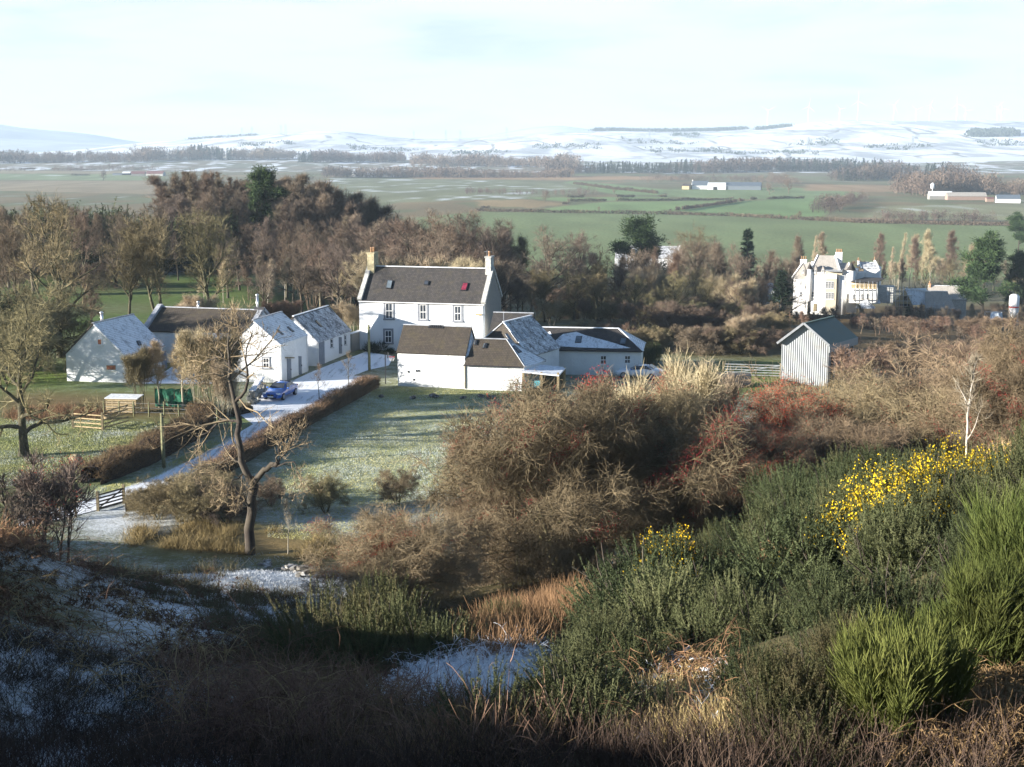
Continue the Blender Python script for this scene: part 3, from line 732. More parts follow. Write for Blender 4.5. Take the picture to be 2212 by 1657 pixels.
B.rooflight(pl, [(1245, 727), (1258, 727), (1255, 741), (1242, 741)], 'skyglass', up=.06); B.rooflight(pl, [(1341, 731), (1354, 731), (1351, 745), (1338, 745)], 'skyglass', up=.06)
B.window('v0', 1297, 768, 1310, 787, 2, 2); B.window('v0', 1349, 768, 1362, 785, 2, 2); B.door('v0', 1193, 758, 1207, 793, 'skew'); B.gutter(M['iron'], 0)
# open lean-to at the end of the outbuildings
O = gz(1131, 846); u = vdir(-11); v = vdir(78)
root = thing('lean_to_shed', 'open timber lean-to with snowy roof on posts, at the end of the outbuildings', 'shed', O)
def q(a, b, z): return O+u*a+v*b+Zv*z
m = MB(); m.slab([q(-.2, -.6, 2.0), q(3.4, -.6, 1.75), q(3.4, 3.2, 1.9), q(-.2, 3.2, 2.15)], (0, 0, 1), .12); m.build('roof', M['leadsnow'], root)
for a, b2 in ((.05, -.45), (1.75, -.45), (3.3, -.45), (3.3, 3.0)):
    m = MB(); m.bar(q(a, b2, -.3), q(a, b2, 1.95), .2); m.build('post', M['palewood'], root)
m = MB(); m.box(q(1.6, 3.1, .9), 3.4, .1, 1.9, u); m.build('back_boarding', M['wood'], root)
root = thing('garden_bench', 'turquoise painted garden bench inside the open lean-to', 'bench', q(1.0, .3, 0))
M['turq'] = simple('turquoise_paint', (.10, .36, .42), .5, .1)
m = MB(); m.box(q(1.0, .3, .42), 1.3, .45, .06, u); m.build('seat', M['turq'], root); m = MB(); m.box(q(1.0, .55, .72), 1.3, .05, .5, u); m.build('backrest', M['turq'], root)
for a in (.45, 1.55):
    m = MB(); m.box(q(a, .3, .2), .06, .42, .4, u); m.build('leg', M['turq'], root)
# ------------------------------------------------------------------ corrugated barn
def corrug(name, col, rust):
    m, nt, b = newmat(name); N = NT(nt); U = N.uv(); su = N.n('SeparateXYZ'); N.l(U, su.inputs[0])
    wv = N.math('SINE', N.math('MULTIPLY', su.outputs[0], 2*math.pi/.20))
    f = N.noise(N.objc(), .9, 5, .65)
    c = N.mix(N.ramp(f, .45, .75, 0, .6), col, rust)
    c = N.mix(N.ramp(N.math('FRACT', N.math('MULTIPLY', su.outputs[0], 1/.9)), .0, .06, .35, 0.), c, [q*.4 for q in col])
    N.l(c, b.inputs['Base Color']); b.inputs['Roughness'].default_value = .6; b.inputs['Metallic'].default_value = .0
    N.l(N.bump(wv, .8, .028), b.inputs['Normal']); return m
M['corr'] = corrug('corrugated_iron', (.27, .295, .305), (.22, .2, .17)); M['corrroof'] = corrug('green_corrugated_roof', (.075, .125, .11), (.10, .12, .08))
e0, e1 = gz(1800.6, 742.7, 4.0), gz(1862, 725, 4.0)
u = (e1-e0).normalized(); gb = gz(1686, 829); e0.z = 0
v = (e0-u*.5-gb); Wc = v.length-.1; v = v.normalized()
B = Bld('corrugated_barn', 'tall grey corrugated iron barn with green roof, standing alone on the right', 'barn', gb, u, v, (e1-e0-Zv*4).length-.9, Wc-.15, 4.05, 5.85)
B.walls(M['corr'], .8); B.roof([M['corrroof']], over=.2, verge=.5, t=.08); B.ridge(M['corrroof'], .25)
for k in range(5):
    m = MB(); c = B.p(.9+k*B.L/5.2, B.W+.02, 1.6); m.box(c, .5, .1, 3.1, u); m.build('open_bay', M['dark'], B.root)
m = MB()
for b_ in (-.25, B.W+.25): m.bar(B.p(-.52, b_, 3.95), B.p(-.52, B.W/2, 5.95), .08, .2)
m.build('bargeboard', M['steel'], B.root)
m = MB(); m.bar(B.p(-.4, B.W+.22, 3.6), B.p(B.L+.4, B.W+.22, 3.6), .06, .7); m.build('eaves_board', M['corr'], B.root)
# ------------------------------------------------------------------ plant kit (vectorised)
def nrm(a): return a/np.maximum(np.linalg.norm(a, axis=-1, keepdims=True), 1e-9)
def perp(d, rng): return nrm(np.cross(d, rng.normal(size=d.shape)))
def vgrow(P, D, L, n, wig, up, rng):
    """N branches of n segments; up = pull added to the direction at every step"""
    pts = [P]; ds = [D]
    for i in range(n):
        D = nrm(D+rng.normal(size=D.shape)*wig+np.asarray(up)); P = P+D*(L[:, None]/n); pts.append(P); ds.append(D)
    return np.stack(pts, 1), np.stack(ds, 1)
def spawn(pts, ds, R, m, t0, t1, ang, sd, rng, even=False):
    """m children on every branch -> base, direction, radius there, t"""
    N, K = pts.shape[:2]
    t = rng.uniform(t0, t1, (N, m)) if not even else np.clip((np.arange(m)[None]+rng.uniform(.1, .9, (N, m)))/m*(t1-t0)+t0, 0, 1)
    f = t*(K-1); i = np.minimum(f.astype(int), K-2); g = (f-i)[..., None]
    r = np.arange(N)[:, None]
    P = pts[r, i]*(1-g)+pts[r, i+1]*g; D = nrm(ds[r, i]*(1-g)+ds[r, i+1]*g); Rr = R[r, i]*(1-g[..., 0])+R[r, i+1]*g[..., 0]
    P = P.reshape(-1, 3); D = D.reshape(-1, 3)
    a = np.radians(rng.normal(ang, sd, len(P)))[:, None]
    return P, nrm(D*np.cos(a)+perp(D, rng)*np.sin(a)), Rr.ravel(), t.ravel()
def tubes(pts, R, sides):
    N, K = pts.shape[:2]
    T = np.empty_like(pts); T[:, 1:-1] = pts[:, 2:]-pts[:, :-2]; T[:, 0] = pts[:, 1]-pts[:, 0]; T[:, -1] = pts[:, -1]-pts[:, -2]; T = nrm(T)
    ref = np.where(np.abs(T[:, :1, 2:]) < .8, np.array([0, 0, 1.]), np.array([1., 0, 0]))
    A = nrm(np.cross(T, ref)); B_ = np.cross(T, A)
    w = 2*np.pi*np.arange(sides)/sides
    V = pts[:, :, None]+R[:, :, None, None]*(A[:, :, None]*np.cos(w)[None, None, :, None]+B_[:, :, None]*np.sin(w)[None, None, :, None])
    idx = np.arange(N*K*sides).reshape(N, K, sides)
    a, b, c, d = idx[:, :-1], idx[:, 1:], np.roll(idx[:, 1:], -1, 2), np.roll(idx[:, :-1], -1, 2)
    Fc = np.concatenate([np.stack([a, c, b], -1).reshape(-1, 3), np.stack([a, d, c], -1).reshape(-1, 3)])
    return V.reshape(-1, 3), Fc
def ribbons(pts, W, rng):
    """flat tapering strips (twigs, blades), facing any way"""
    N, K = pts.shape[:2]
    S = perp(nrm(pts[:, -1]-pts[:, 0]), rng)[:, None]
    w = W[:, None, None]*np.linspace(1, .25, K)[None, :, None]*.5
    V = np.stack([pts-S*w, pts+S*w], 2)
    idx = np.arange(N*K*2).reshape(N, K, 2)
    a, b, c, d = idx[:, :-1, 0], idx[:, :-1, 1], idx[:, 1:, 1], idx[:, 1:, 0]
    return V.reshape(-1, 3), np.concatenate([np.stack([a, b, c], -1).reshape(-1, 3), np.stack([a, c, d], -1).reshape(-1, 3)])
def leaves(P, D, L, W, rng):
    """one narrow triangle each"""
    S = perp(D, rng)*(W[:, None]*.5); V = np.stack([P-S, P+S, P+D*L[:, None]], 1).reshape(-1, 3)
    return V, np.arange(len(V)).reshape(-1, 3)
def join(*parts):
    V, Fc, o = [], [], 0
    for v, f in parts:
        V.append(v); Fc.append(f+o); o += len(v)
    return np.concatenate(V), np.concatenate(Fc)
def lin(a, b, K, N): return np.linspace(1, b, K)[None]*a[:, None] if np.ndim(a) else np.tile(np.linspace(a, b, K), (N, 1))

def wood(limbs, limbD, limbR, spec, rng):
    """branches and twigs on given limbs (N,K,3)"""
    out = []
    s = spec
    P, D, R, t = spawn(limbs, limbD, limbR, s['n2'], s.get('b0', .25), 1., s['a2'], 14, rng)
    Ll = np.linalg.norm(np.diff(limbs, axis=1), axis=2).sum(1)
    L2 = np.repeat(Ll, s['n2'])*s['l2']*(1.15-.75*t)*rng.uniform(.6, 1.2, len(P))
    p2, d2 = vgrow(P, D, L2, 5, s['wig'], (0, 0, s['up']), rng)
    R2 = np.clip(R*.6, .012, .09)[:, None]*np.linspace(1, .3, 6)[None]
    out.append(tubes(p2, R2, 4))
    P, D, R, t = spawn(p2, d2, R2, s['n3'], .2, 1., s['a3'], 16, rng)
    L3 = np.repeat(L2, s['n3'])*s['l3']*(1.1-.6*t)*rng.uniform(.6, 1.2, len(P))
    p3, d3 = vgrow(P, D, L3, 4, s['wig']*1.2, (0, 0, s['up']*.8), rng)
    R3 = np.clip(R*.6, .008, .03)[:, None]*np.linspace(1, .4, 5)[None]
    out.append(tubes(p3, R3, 3))
    P, D, R, t = spawn(p3, d3, R3, s['n4'], .1, 1., s['a4'], 18, rng)
    L4 = s['tl']*rng.uniform(.5, 1.3, len(P))
    p4, d4 = vgrow(P, D, L4, 3, s.get('tw', .16), (0, 0, s['tup']), rng)
    out.append(ribbons(p4, np.full(len(P), s['w4']), rng))
    if s.get('n5'):
        P, D, R, t = spawn(p4, d4, np.full(p4.shape[:2], .01), s['n5'], .2, .95, 38, 14, rng)
        p5, d5 = vgrow(P, D, s['tl']*.5*rng.uniform(.5, 1.2, len(P)), 2, .15, (0, 0, s['tup']), rng)
        out.append(ribbons(p5, np.full(len(P), s['w4']*.75), rng))
        tips = p5[:, -1]
    else: tips = p4[:, -1]
    return out, tips
def make_tree(seed, Hh, shape, spec, stems=1, lean=.04):
    """-> trunk (V,F), crown (V,F), tips"""
    rng = np.random.default_rng(seed); s = spec
    base = np.zeros((stems, 3)); D = np.tile([0, 0, 1.], (stems, 1))
    if stems > 1:
        az = np.arange(stems)*2*np.pi/stems+rng.uniform(0, 1, stems); k = s.get('vase', .35)*rng.uniform(.5, 1.2, stems)
        D = nrm(np.stack([np.cos(az)*k, np.sin(az)*k, np.ones(stems)], 1)); base = np.stack([np.cos(az), np.sin(az), az*0], 1)*s.get('br', .12)
    Lt = np.full(stems, Hh*s.get('tr', .8))*(rng.uniform(.75, 1., stems) if stems > 1 else 1)
    tp, td = vgrow(base, D, Lt, 10, s.get('twig_trunk', .05), (0, 0, .05), rng)
    r0 = s.get('r0', .022)*Hh/(stems**.4)
    TR = r0*np.linspace(1, .18, 11)[None]**.9*np.ones((stems, 1)); TR[:, 0] *= 1.3
    nl = s['n1']
    P, D, R, t = spawn(tp, td, TR, nl, s['t0'], 1., 50, 8, rng, even=True)
    ang = np.radians(s['a1'][0]+(s['a1'][1]-s['a1'][0])*t+rng.normal(0, 6, len(t)))
    az = np.tile(np.arange(nl)*2.4, stems)+rng.uniform(0, .6, len(t))
    pd = np.stack([np.cos(az), np.sin(az), az*0], 1)
    D = nrm(pd*np.sin(ang)[:, None]+np.array([0, 0, 1.])*np.cos(ang)[:, None])
    L1 = Hh*s['spread']*shape((t-s['t0'])/(1-s['t0']))*rng.uniform(.75, 1.15, len(t))
    p1, d1 = vgrow(P, D, L1, 7, s['wig'], (0, 0, s['up']), rng)
    R1 = np.clip(R*.62, .02, .3)[:, None]*np.linspace(1, .22, 8)[None]
    trunk = join(tubes(tp, TR, 9), tubes(p1, R1, 5))
    out, tips = wood(p1, d1, R1, s, rng)
    o2, tips2 = wood(tp[:, 6:], td[:, 6:], TR[:, 6:], dict(s, n2=max(4, s['n2'])), rng)
    return trunk, join(*out, *o2), np.concatenate([tips, tips2])
rnd_shape = lambda t: np.sqrt(np.clip(1-((t-.38)/.75)**2, .05, 1))
cone_shape = lambda t: np.clip(1.02-t, .08, 1)
col_shape = lambda t: np.clip(1.1-t*.8, .2, 1)
BR = dict(n1=16, t0=.22, a1=(62, 22), spread=.46, n2=8, a2=42, l2=.5, n3=6, a3=40, l3=.5, n4=6, a4=34, tl=.8, w4=.027, n5=1, wig=.13, up=.05, tup=.10, b0=.2, r0=.02)
SPEC = {
 'broad': (rnd_shape, dict(BR, r0=.026), 1), 'broad2': (rnd_shape, dict(BR, n1=13, t0=.3, a1=(70, 18), spread=.5, up=.08, wig=.17, tr=.7), 1),
 'oak': (rnd_shape, dict(BR, n1=12, t0=.2, a1=(80, 25), spread=.62, wig=.24, up=.03, tr=.65, n5=2, r0=.03, tup=-.02), 1),
 'tall': (rnd_shape, dict(BR, n1=15, t0=.35, a1=(48, 15), spread=.32, up=.1, tup=.16, r0=.017), 1),
 'twin': (rnd_shape, dict(BR, n1=11, t0=.4, a1=(50, 18), spread=.3, up=.08, vase=.25, br=.25, r0=.02, wig=.17), 2),
 'larch': (cone_shape, dict(BR, n1=52, t0=.12, a1=(86, 48), spread=.16, n2=8, a2=55, l2=.42, n3=4, l3=.5, n4=6, tl=.42, w4=.024, n5=0, up=-.015, tup=.0, tr=1., wig=.07, r0=.011), 1),
 'birch': (col_shape, dict(BR, n1=18, t0=.3, a1=(45, 20), spread=.2, up=.08, tup=.14, tr=.9, n4=6, r0=.010, wig=.1), 1),
 'poplar': (col_shape, dict(BR, n1=22, t0=.2, a1=(30, 12), spread=.24, n2=5, up=.14, tup=.2, tr=1., n4=4, n5=0, w4=.024, r0=.012, wig=.09), 1),
 'vase': (col_shape, dict(BR, n1=7, t0=.3, a1=(30, 12), spread=.35, n2=5, n3=4, n4=5, vase=.42, br=.3, up=.12, tup=.2, tr=.85, w4=.026, n5=1, r0=.016, wig=.09), 9),
 'thorn': (rnd_shape, dict(BR, n1=9, t0=.22, a1=(75, 35), spread=.55, n2=8, n3=6, n4=6, tl=.5, w4=.022, n5=2, vase=.5, br=.18, up=.0, tup=-.04, tr=.75, wig=.22, r0=.026, tw=.25), 4),
 'sapling': (col_shape, dict(BR, n1=9, t0=.3, a1=(42, 20), spread=.28, n2=5, n3=3, n4=4, tl=.4, w4=.018, n5=0, up=.09, tup=.15, tr=.9, r0=.012, wig=.12), 1),
 'scrub': (col_shape, dict(BR, n1=6, t0=.25, a1=(40, 15), spread=.35, n2=5, n3=3, n4=4, vase=.35, br=.25, tl=.5, w4=.024, n5=1, up=.1, tup=.18, tr=.9, r0=.014, wig=.12), 4),
}
TW = {
 'brown': (twigmat('brown_twigs', (.140, .106, .076), (.195, .148, .106)), twigmat('brown_bark', (.075, .062, .046), (.12, .105, .075), 1.2, (.17, .17, .10))),
 'purple': (twigmat('purple_brown_twigs', (.122, .098, .078), (.172, .136, .106)), twigmat('dark_bark', (.05, .042, .034), (.085, .075, .055), 1.2)),
 'rust': (twigmat('rusty_twigs', (.165, .130, .096), (.225, .178, .128)), twigmat('rusty_bark', (.10, .072, .05), (.16, .12, .08), 1.2)),
 'pale': (twigmat('straw_twigs', (.30, .245, .155), (.40, .33, .22)), twigmat('pale_bark', (.24, .21, .15), (.36, .33, .25), 1.2)),
 'olive': (twigmat('mossy_twigs', (.165, .142, .078), (.235, .20, .11)), twigmat('mossy_bark', (.055, .05, .032), (.10, .092, .055), 1.5, (.15, .15, .09))),
 'redtwig': (twigmat('reddish_twigs', (.175, .120, .084), (.24, .165, .115)), twigmat('reddish_bark', (.12, .085, .06), (.18, .13, .09), 1.2)),
 'thorn': (twigmat('hawthorn_twigs', (.165, .128, .078), (.255, .20, .122)), twigmat('hawthorn_bark', (.07, .06, .035), (.15, .14, .065), 1.5, (.24, .24, .13))),
 'white': (twigmat('white_twigs', (.25, .21, .15), (.33, .29, .22)), twigmat('white_bark', (.33, .30, .24), (.44, .41, .35), 1.2)),
}
PROTO = {}
PH = {'thorn': 6., 'sapling': 5., 'scrub': 5., 'vase': 7.}
def proto(kind, tw, var):
    k = (kind, var)
    if k not in PROTO:
        sh, sp, st = SPEC[kind]; Hh = PH.get(kind, 14.)
        tr, cr, tips = make_tree(abs(hash(kind)) % 1000 if False else sum(map(ord, kind))*7+var*13, Hh, sh, sp, st)
        top = max(cr[0][:, 2].max(), tr[0][:, 2].max())
        PROTO[k] = (tr, cr, top, tips, {})
    tr, cr, top, tips, ms = PROTO[k]
    if tw not in ms: ms[tw] = (npmesh('trunk', *tr, TW[tw][1], smooth=True), npmesh('crown', *cr, TW[tw][0]))
    return ms[tw], top, tips
BERRY = twigmat('haw_berries', (.22, .022, .022), (.36, .045, .03), 2.)
def berries(tips, seed, frac=.5, size=.035):
    rng = np.random.default_rng(seed)
    c = vnoise(tips[:, 0]*.9+tips[:, 2]*.7+seed, tips[:, 1]*.9+tips[:, 2], seed)
    P = tips[(c > 1-frac) & (tips[:, 2] > tips[:, 2].max()*.3)]
    P = np.repeat(P, 2, 0)+rng.normal(0, .05, (len(P)*2, 3))
    D = nrm(rng.normal(size=P.shape)); a = leaves(P, D, np.full(len(P), size), np.full(len(P), size*1.1), rng)
    D2 = nrm(rng.normal(size=P.shape)); b_ = leaves(P, D2, np.full(len(P), size), np.full(len(P), size*1.1), rng)
    return join(a, b_)
def plant(name, kind, tw, var, loc, height, rz, label, cat='tree', group=None, sxy=1., tilt=0.):
    (mt, mc), top, tips = proto(kind, tw, var)
    s = height/top
    o = thing(name, label, cat, loc, rz, group); o.scale = (s*sxy, s*sxy, s)
    if tilt: o.rotation_euler = (tilt, 0, rz)
    for m in (mt, mc): link(bpy.data.objects.new(m.name.split('.')[0], m), o)
    return o
def at_top(px, ptop, Y, name, kind, tw, var, label, group=None, sxy=1., minh=2., cat='tree', rz=None, sink=.1):
    """tree whose crown reaches picture height ptop, standing Y metres away"""
    q = gy(px, ptop, Y); g = Hs(q.x, Y)
    return plant(name, kind, tw, var, (q.x, Y, g-sink), max(minh, q.z-g), RND.uniform(0, 6.28) if rz is None else rz, label, cat, group, sxy)
def at_base(px, pb, h, name, kind, tw, var, label, group=None, sxy=1., cat='tree', rz=None):
    q = gp(px, pb)
    return plant(name, kind, tw, var, (q.x, q.y, q.z-.08), h, RND.uniform(0, 6.28) if rz is None else rz, label, cat, group, sxy)

# evergreens: foliage of many small leaf blades
LEAF = {
 'spruce': twigmat('spruce_needles', (.018, .034, .020), (.040, .062, .034), 1.),
 'pine': twigmat('pine_needles', (.028, .050, .020), (.060, .090, .035), 1.),
 'gorse': twigmat('gorse_spines', (.078, .090, .038), (.132, .138, .066), 2.2),
 'gorse_dark': twigmat('dark_gorse_spines', (.045, .058, .026), (.085, .100, .045), 1.2),
 'gorse_brown': twigmat('browning_gorse_spines', (.060, .068, .028), (.115, .098, .050), 2.),
 'broom': twigmat('broom_stems', (.066, .084, .02), (.11, .124, .034), 2.),
 'holly': twigmat('evergreen_leaves', (.015, .028, .014), (.035, .050, .022), 1.),
}
def conifer(seed, Hh, kind):
    rng = np.random.default_rng(seed)
    tp = np.array([[[0, 0, Hh*i/8] for i in range(9)]], float); TR = Hh*.016*np.linspace(1, .1, 9)[None]
    tr = tubes(tp, TR, 8)
    if kind == 'spruce':
        n = 190; t = rng.uniform(.06, .99, n)**.9; az = rng.uniform(0, 6.28, n)
        L = Hh*.21*(1.03-t)*rng.uniform(.65, 1.15, n)+.25; el = np.radians(-8+48*t+rng.normal(0, 8, n))
        D = np.stack([np.cos(az)*np.cos(el), np.sin(az)*np.cos(el), np.sin(el)], 1)
        P = np.stack([t*0, t*0, t*Hh], 1)
        p, d = vgrow(P, D, L, 5, .06, (0, 0, -.05), rng)
        tr = join(tr, tubes(p, .03*np.linspace(1, .3, 6)[None]*np.ones((n, 1)), 3))
        P, D, R, tt = spawn(p, d, np.ones((n, 6)), 45, .12, 1., 45, 20, rng)
        D = nrm(D+np.array([0, 0, -.35])*rng.uniform(0, 1, (len(D), 1)))
        lf = leaves(P, D, Hh*.034*rng.uniform(.6, 1.3, len(P)), np.full(len(P), Hh*.008), rng)
    else:
        n = 42; t = rng.uniform(.3, 1., n); az = rng.uniform(0, 6.28, n)
        L = Hh*.34*np.sqrt(np.clip(1-((t-.5)/.62)**2, .05, 1))*rng.uniform(.5, 1.15, n); el = np.radians(15+50*t**2+rng.normal(0, 10, n))
        D = np.stack([np.cos(az)*np.cos(el), np.sin(az)*np.cos(el), np.sin(el)], 1); P = np.stack([t*0, t*0, t*Hh*.93], 1)
        p, d = vgrow(P, D, L, 5, .12, (0, 0, .06), rng)
        tr = join(tr, tubes(p, Hh*.006*np.linspace(1, .3, 6)[None]*np.ones((n, 1)), 4))
        C_, _, _, _ = spawn(p, d, np.ones((n, 6)), 5, .5, 1.02, 20, 10, rng)
        m = 130; Q = np.repeat(C_, m, 0)+rng.normal(0, 1, (len(C_)*m, 3))*np.array([1, 1, .55])*Hh*.036
        D = nrm((Q-np.repeat(C_, m, 0))+np.array([0, 0, Hh*.03])+rng.normal(0, .02*Hh, Q.shape))
        lf = leaves(Q, D, Hh*.03*rng.uniform(.6, 1.2, len(Q)), np.full(len(Q), Hh*.008), rng)
    return tr, lf
CON = {}
def place_conifer(name, kind, var, px, ptop, Y, label, group=None, sxy=1., mat=None):
    if (kind, var) not in CON:
        tr, lf = conifer(300+var*7+len(kind), 14., kind)
        CON[kind, var] = (npmesh('trunk', *tr, TW['purple'][1], smooth=True), npmesh('crown', *lf, LEAF[mat or kind]))
    q = gy(px, ptop, Y); g = Hs(q.x, Y); s = (q.z-g)/14.
    o = thing(name, label, 'tree', (q.x, Y, g-.1), RND.uniform(0, 6), group); o.scale = (s*sxy, s*sxy, s)
    for m in CON[kind, var]: link(bpy.data.objects.new(m.name.split('.')[0], m), o)
    return o
# gorse: a dome of upright spiny shoots
def gorse_mesh(seed, r, h, nshoot, nsp, lobes=5, sl=.36):
    rng = np.random.default_rng(seed)
    c = np.stack([rng.normal(0, r*.42, lobes), rng.normal(0, r*.42, lobes), rng.uniform(.0, .35, lobes)*h], 1); cr = rng.uniform(.42, .75, lobes)
    k = rng.integers(0, lobes, nshoot); u = nrm(rng.normal(size=(nshoot, 3))); u[:, 2] = np.abs(u[:, 2])*1.0-.12
    u = nrm(u); q = rng.uniform(.55, 1., nshoot)**.6
    P = c[k]+u*(cr[k]*q)[:, None]*np.array([r, r, h])*.85
    P[:, 2] = np.maximum(P[:, 2], .05)
    D = nrm(u*np.array([.8, .8, .6])+np.array([0, 0, .75])+rng.normal(0, .18, P.shape))
    L = sl*rng.uniform(.6, 1.35, nshoot)
    p, d = vgrow(P-D*L[:, None]*.3, D, L*1.3, 3, .07, (0, 0, .06), rng)
    Pq, Dq, R, t = spawn(p, d, np.ones(p.shape[:2]), nsp, .05, 1., 48, 16, rng)
    tl = .050*(1.25-.7*t)*rng.uniform(.7, 1.3, len(t))
    lf = leaves(Pq, Dq, tl, np.full(len(t), .0115), rng)
    st = ribbons(p, np.full(nshoot, .016), rng)
    # bare woody stems inside
    az = rng.uniform(0, 6.28, 34); ss = np.stack([np.cos(az)*.12, np.sin(az)*.12, az*0-.1], 1); sd = nrm(np.stack([np.cos(az)*.9, np.sin(az)*.9, 1+0*az], 1))
    ps, _ = vgrow(ss, sd, rng.uniform(.5, .95, 34)*max(r, h), 6, .16, (0, 0, .05), rng)
    stems = tubes(ps, .022*np.linspace(1, .3, 7)[None]*np.ones((34, 1)), 4)
    tips = p[:, -1]
    return join(lf, st), stems, tips
GORSE = []
YELLOW = twigmat('gorse_flowers', (.42, .27, .012), (.64, .43, .02), 3.)
def gorse_protos():
    for i, (r, h, n, ns, lb) in enumerate(((1.25, 1.35, 900, 70, 7), (1.0, 1.5, 760, 70, 6), (1.5, 1.15, 980, 66, 8), (.8, .95, 520, 66, 5))):
        lf, st, tips = gorse_mesh(70+i, r, h, n, ns, lb)
        ms = {k: npmesh('foliage', *lf, LEAF[k]) for k in ('gorse', 'gorse_dark', 'gorse_brown')}
        GORSE.append((ms, npmesh('stems', *st, TW['purple'][1]), tips))
gorse_protos()
def gorse(x, y, s, var, mat, label, group, flowers=0., rz=None, fdir=None):
    ms, st, tips = GORSE[var]
    o = thing('gorse_bush', label, 'gorse', (x, y, Hs(x, y)-.06), RND.uniform(0, 6.28) if rz is None else rz, group); o.scale = (s, s, s*RND.uniform(.9, 1.15))
    link(bpy.data.objects.new('foliage', ms[mat]), o); link(bpy.data.objects.new('stems', st), o)
    if flowers:
        rng = np.random.default_rng(int(x*100)+var)
        c = vnoise(tips[:, 0]*1.7+x, tips[:, 1]*1.7+tips[:, 2]*2, 5)
        P = tips[(c > 1-flowers)]
        P = np.repeat(P, 16, 0); P = P+rng.normal(0, .045, P.shape)-np.array([0, 0, 1.])*rng.uniform(0, .22, (len(P), 1))
        D = nrm(rng.normal(size=P.shape)+np.array([0, 0, .6]))
        v, f = leaves(P, D, np.full(len(P), .032), np.full(len(P), .028), rng)
        link(bpy.data.objects.new('flowers', npmesh('flowers', v, f, YELLOW)), o)
    return o
def broom_obj(x, y, h, r, seed, label, n=2600):
    rng = np.random.default_rng(seed)
    az = rng.uniform(0, 6.28, 60); q = np.sqrt(rng.uniform(0, 1, 60))
    P = np.stack([np.cos(az)*q*r*.45, np.sin(az)*q*r*.45, az*0], 1); D = nrm(np.stack([np.cos(az)*q*.34, np.sin(az)*q*.34, 1+0*az], 1))
    p, d = vgrow(P, D, h*rng.uniform(.5, .82, 60), 6, .05, (0, 0, .03), rng)
    stems = tubes(p, .014*np.linspace(1, .35, 7)[None]*np.ones((60, 1)), 3)
    P, D, R, t = spawn(p, d, np.ones((60, 7)), n//60, .12, 1., 20, 9, rng)
    L = h*.34*rng.uniform(.5, 1.2, len(P)); p2, d2 = vgrow(P, D, L, 4, .05, (0, 0, .06), rng)
    a = ribbons(p2, np.full(len(P), .012), rng)
    P, D, R, t = spawn(p2, d2, np.ones(p2.shape[:2]), 5, .1, .95, 16, 7, rng)
    p3, _ = vgrow(P, D, h*.17*rng.uniform(.5, 1.3, len(P)), 2, .04, (0, 0, .05), rng)
    b_ = ribbons(p3, np.full(len(P), .009), rng)
    o = thing('broom_bush', label, 'broom', (x, y, Hs(x, y)-.05))
    npobj('foliage', *join(a, b_), LEAF['broom'], o); npobj('stems', *stems, TW['olive'][1], o); return o
# dry stalks, blades, brambles over an area: uncountable
def scatter_pts(poly, n, rng, ymin=3., ymax=90., dens=None):
    """points spread over the ground inside a picture polygon"""
    xs, ys = zip(*poly); out = []
    tot = 0
    Yc = np.array([gp(a, b, ymin=2.).y for a, b in poly]); y0, y1 = max(ymin, Yc.min()-1), min(ymax, Yc.max()+1)
    for _ in range(40):
        y = np.exp(rng.uniform(np.log(y0), np.log(y1), n*2)); x = (rng.uniform(min(xs), max(xs), n*2)-CX)/F*y
        z = H(x, y); V = np.stack([x, y, z], 1); px, py = project(V)
        k = inpoly(px, py, poly); out.append(V[k]); tot += k.sum()
        if tot >= n: break
    return np.concatenate(out)[:n]
def blades(P, h, w, rng, droop=.12, spread=.35, K=4):
    D = nrm(np.stack([rng.normal(0, spread, len(P)), rng.normal(0, spread, len(P)), np.ones(len(P))], 1))
    p, d = vgrow(P-np.array([0, 0, .03]), D, h*rng.uniform(.5, 1.25, len(P)), K-1, .1, (0, 0, -droop), rng)
    return ribbons(p, np.full(len(P), w), rng)
def frond_mesh(P, rng, L=.75):
    """dead bracken: arching ribs with drooping leaflets"""
    az = rng.uniform(0, 6.28, len(P)); D = nrm(np.stack([np.cos(az)*.7, np.sin(az)*.7, np.full(len(P), 1.)], 1))
    p, d = vgrow(P, D, L*rng.uniform(.6, 1.3, len(P)), 6, .1, (0, 0, -.30), rng)
    rib = ribbons(p, np.full(len(P), .010), rng)
    B_, D, R, t = spawn(p, d, np.ones(p.shape[:2]), 34, .25, 1., 68, 10, rng)
    D = nrm(D+np.array([0, 0, -.35])); Lf = .17*(1.2-t)*rng.uniform(.6, 1.2, len(t))*L/.75
    return join(rib, leaves(B_, D, Lf, np.full(len(t), .024), rng))
# ------------------------------------------------------------------ trees round the farm
G = {'wood': 'bare trees of the wood behind the barns', 'larch': 'larches of the plantation on the left', 'river': 'bare trees along the burn behind the outbuildings',
     'pop': 'slender poplars beyond the white castle', 'sap': 'reddish saplings planted beside the grey barn', 'cas': 'bare trees round the white castle', 'scr': 'scrub willows behind the long barn'}
at_top(112, 402, 149, 'sycamore_tree', 'broad', 'olive', 1, 'biggest bare tree on the left, with pale sunlit trunk', sxy=1.0)
at_top(268, 468, 166, 'tree', 'tall', 'olive', 1, 'slim bare tree straight behind the roof of the white barn')
at_top(340, 448, 168, 'tree', 'twin', 'olive', 2, 'bare tree with two dark trunks behind the left end of the long barn')
at_top(446, 438, 174, 'tree', 'broad2', 'olive', 3, 'wide bare tree with one stout trunk, behind the middle of the long barn', sxy=1.05)
at_top(565, 560, 186, 'tree', 'broad', 'purple', 4, 'low dark bare tree behind the right end of the long barn')
at_top(648, 515, 188, 'tree', 'broad2', 'purple', 5, 'dark bare tree behind the byre roof, left of the farmhouse', sxy=1.1)
at_top(725, 520, 192, 'tree', 'broad', 'purple', 6, 'dark bare tree just left of the farmhouse chimney')
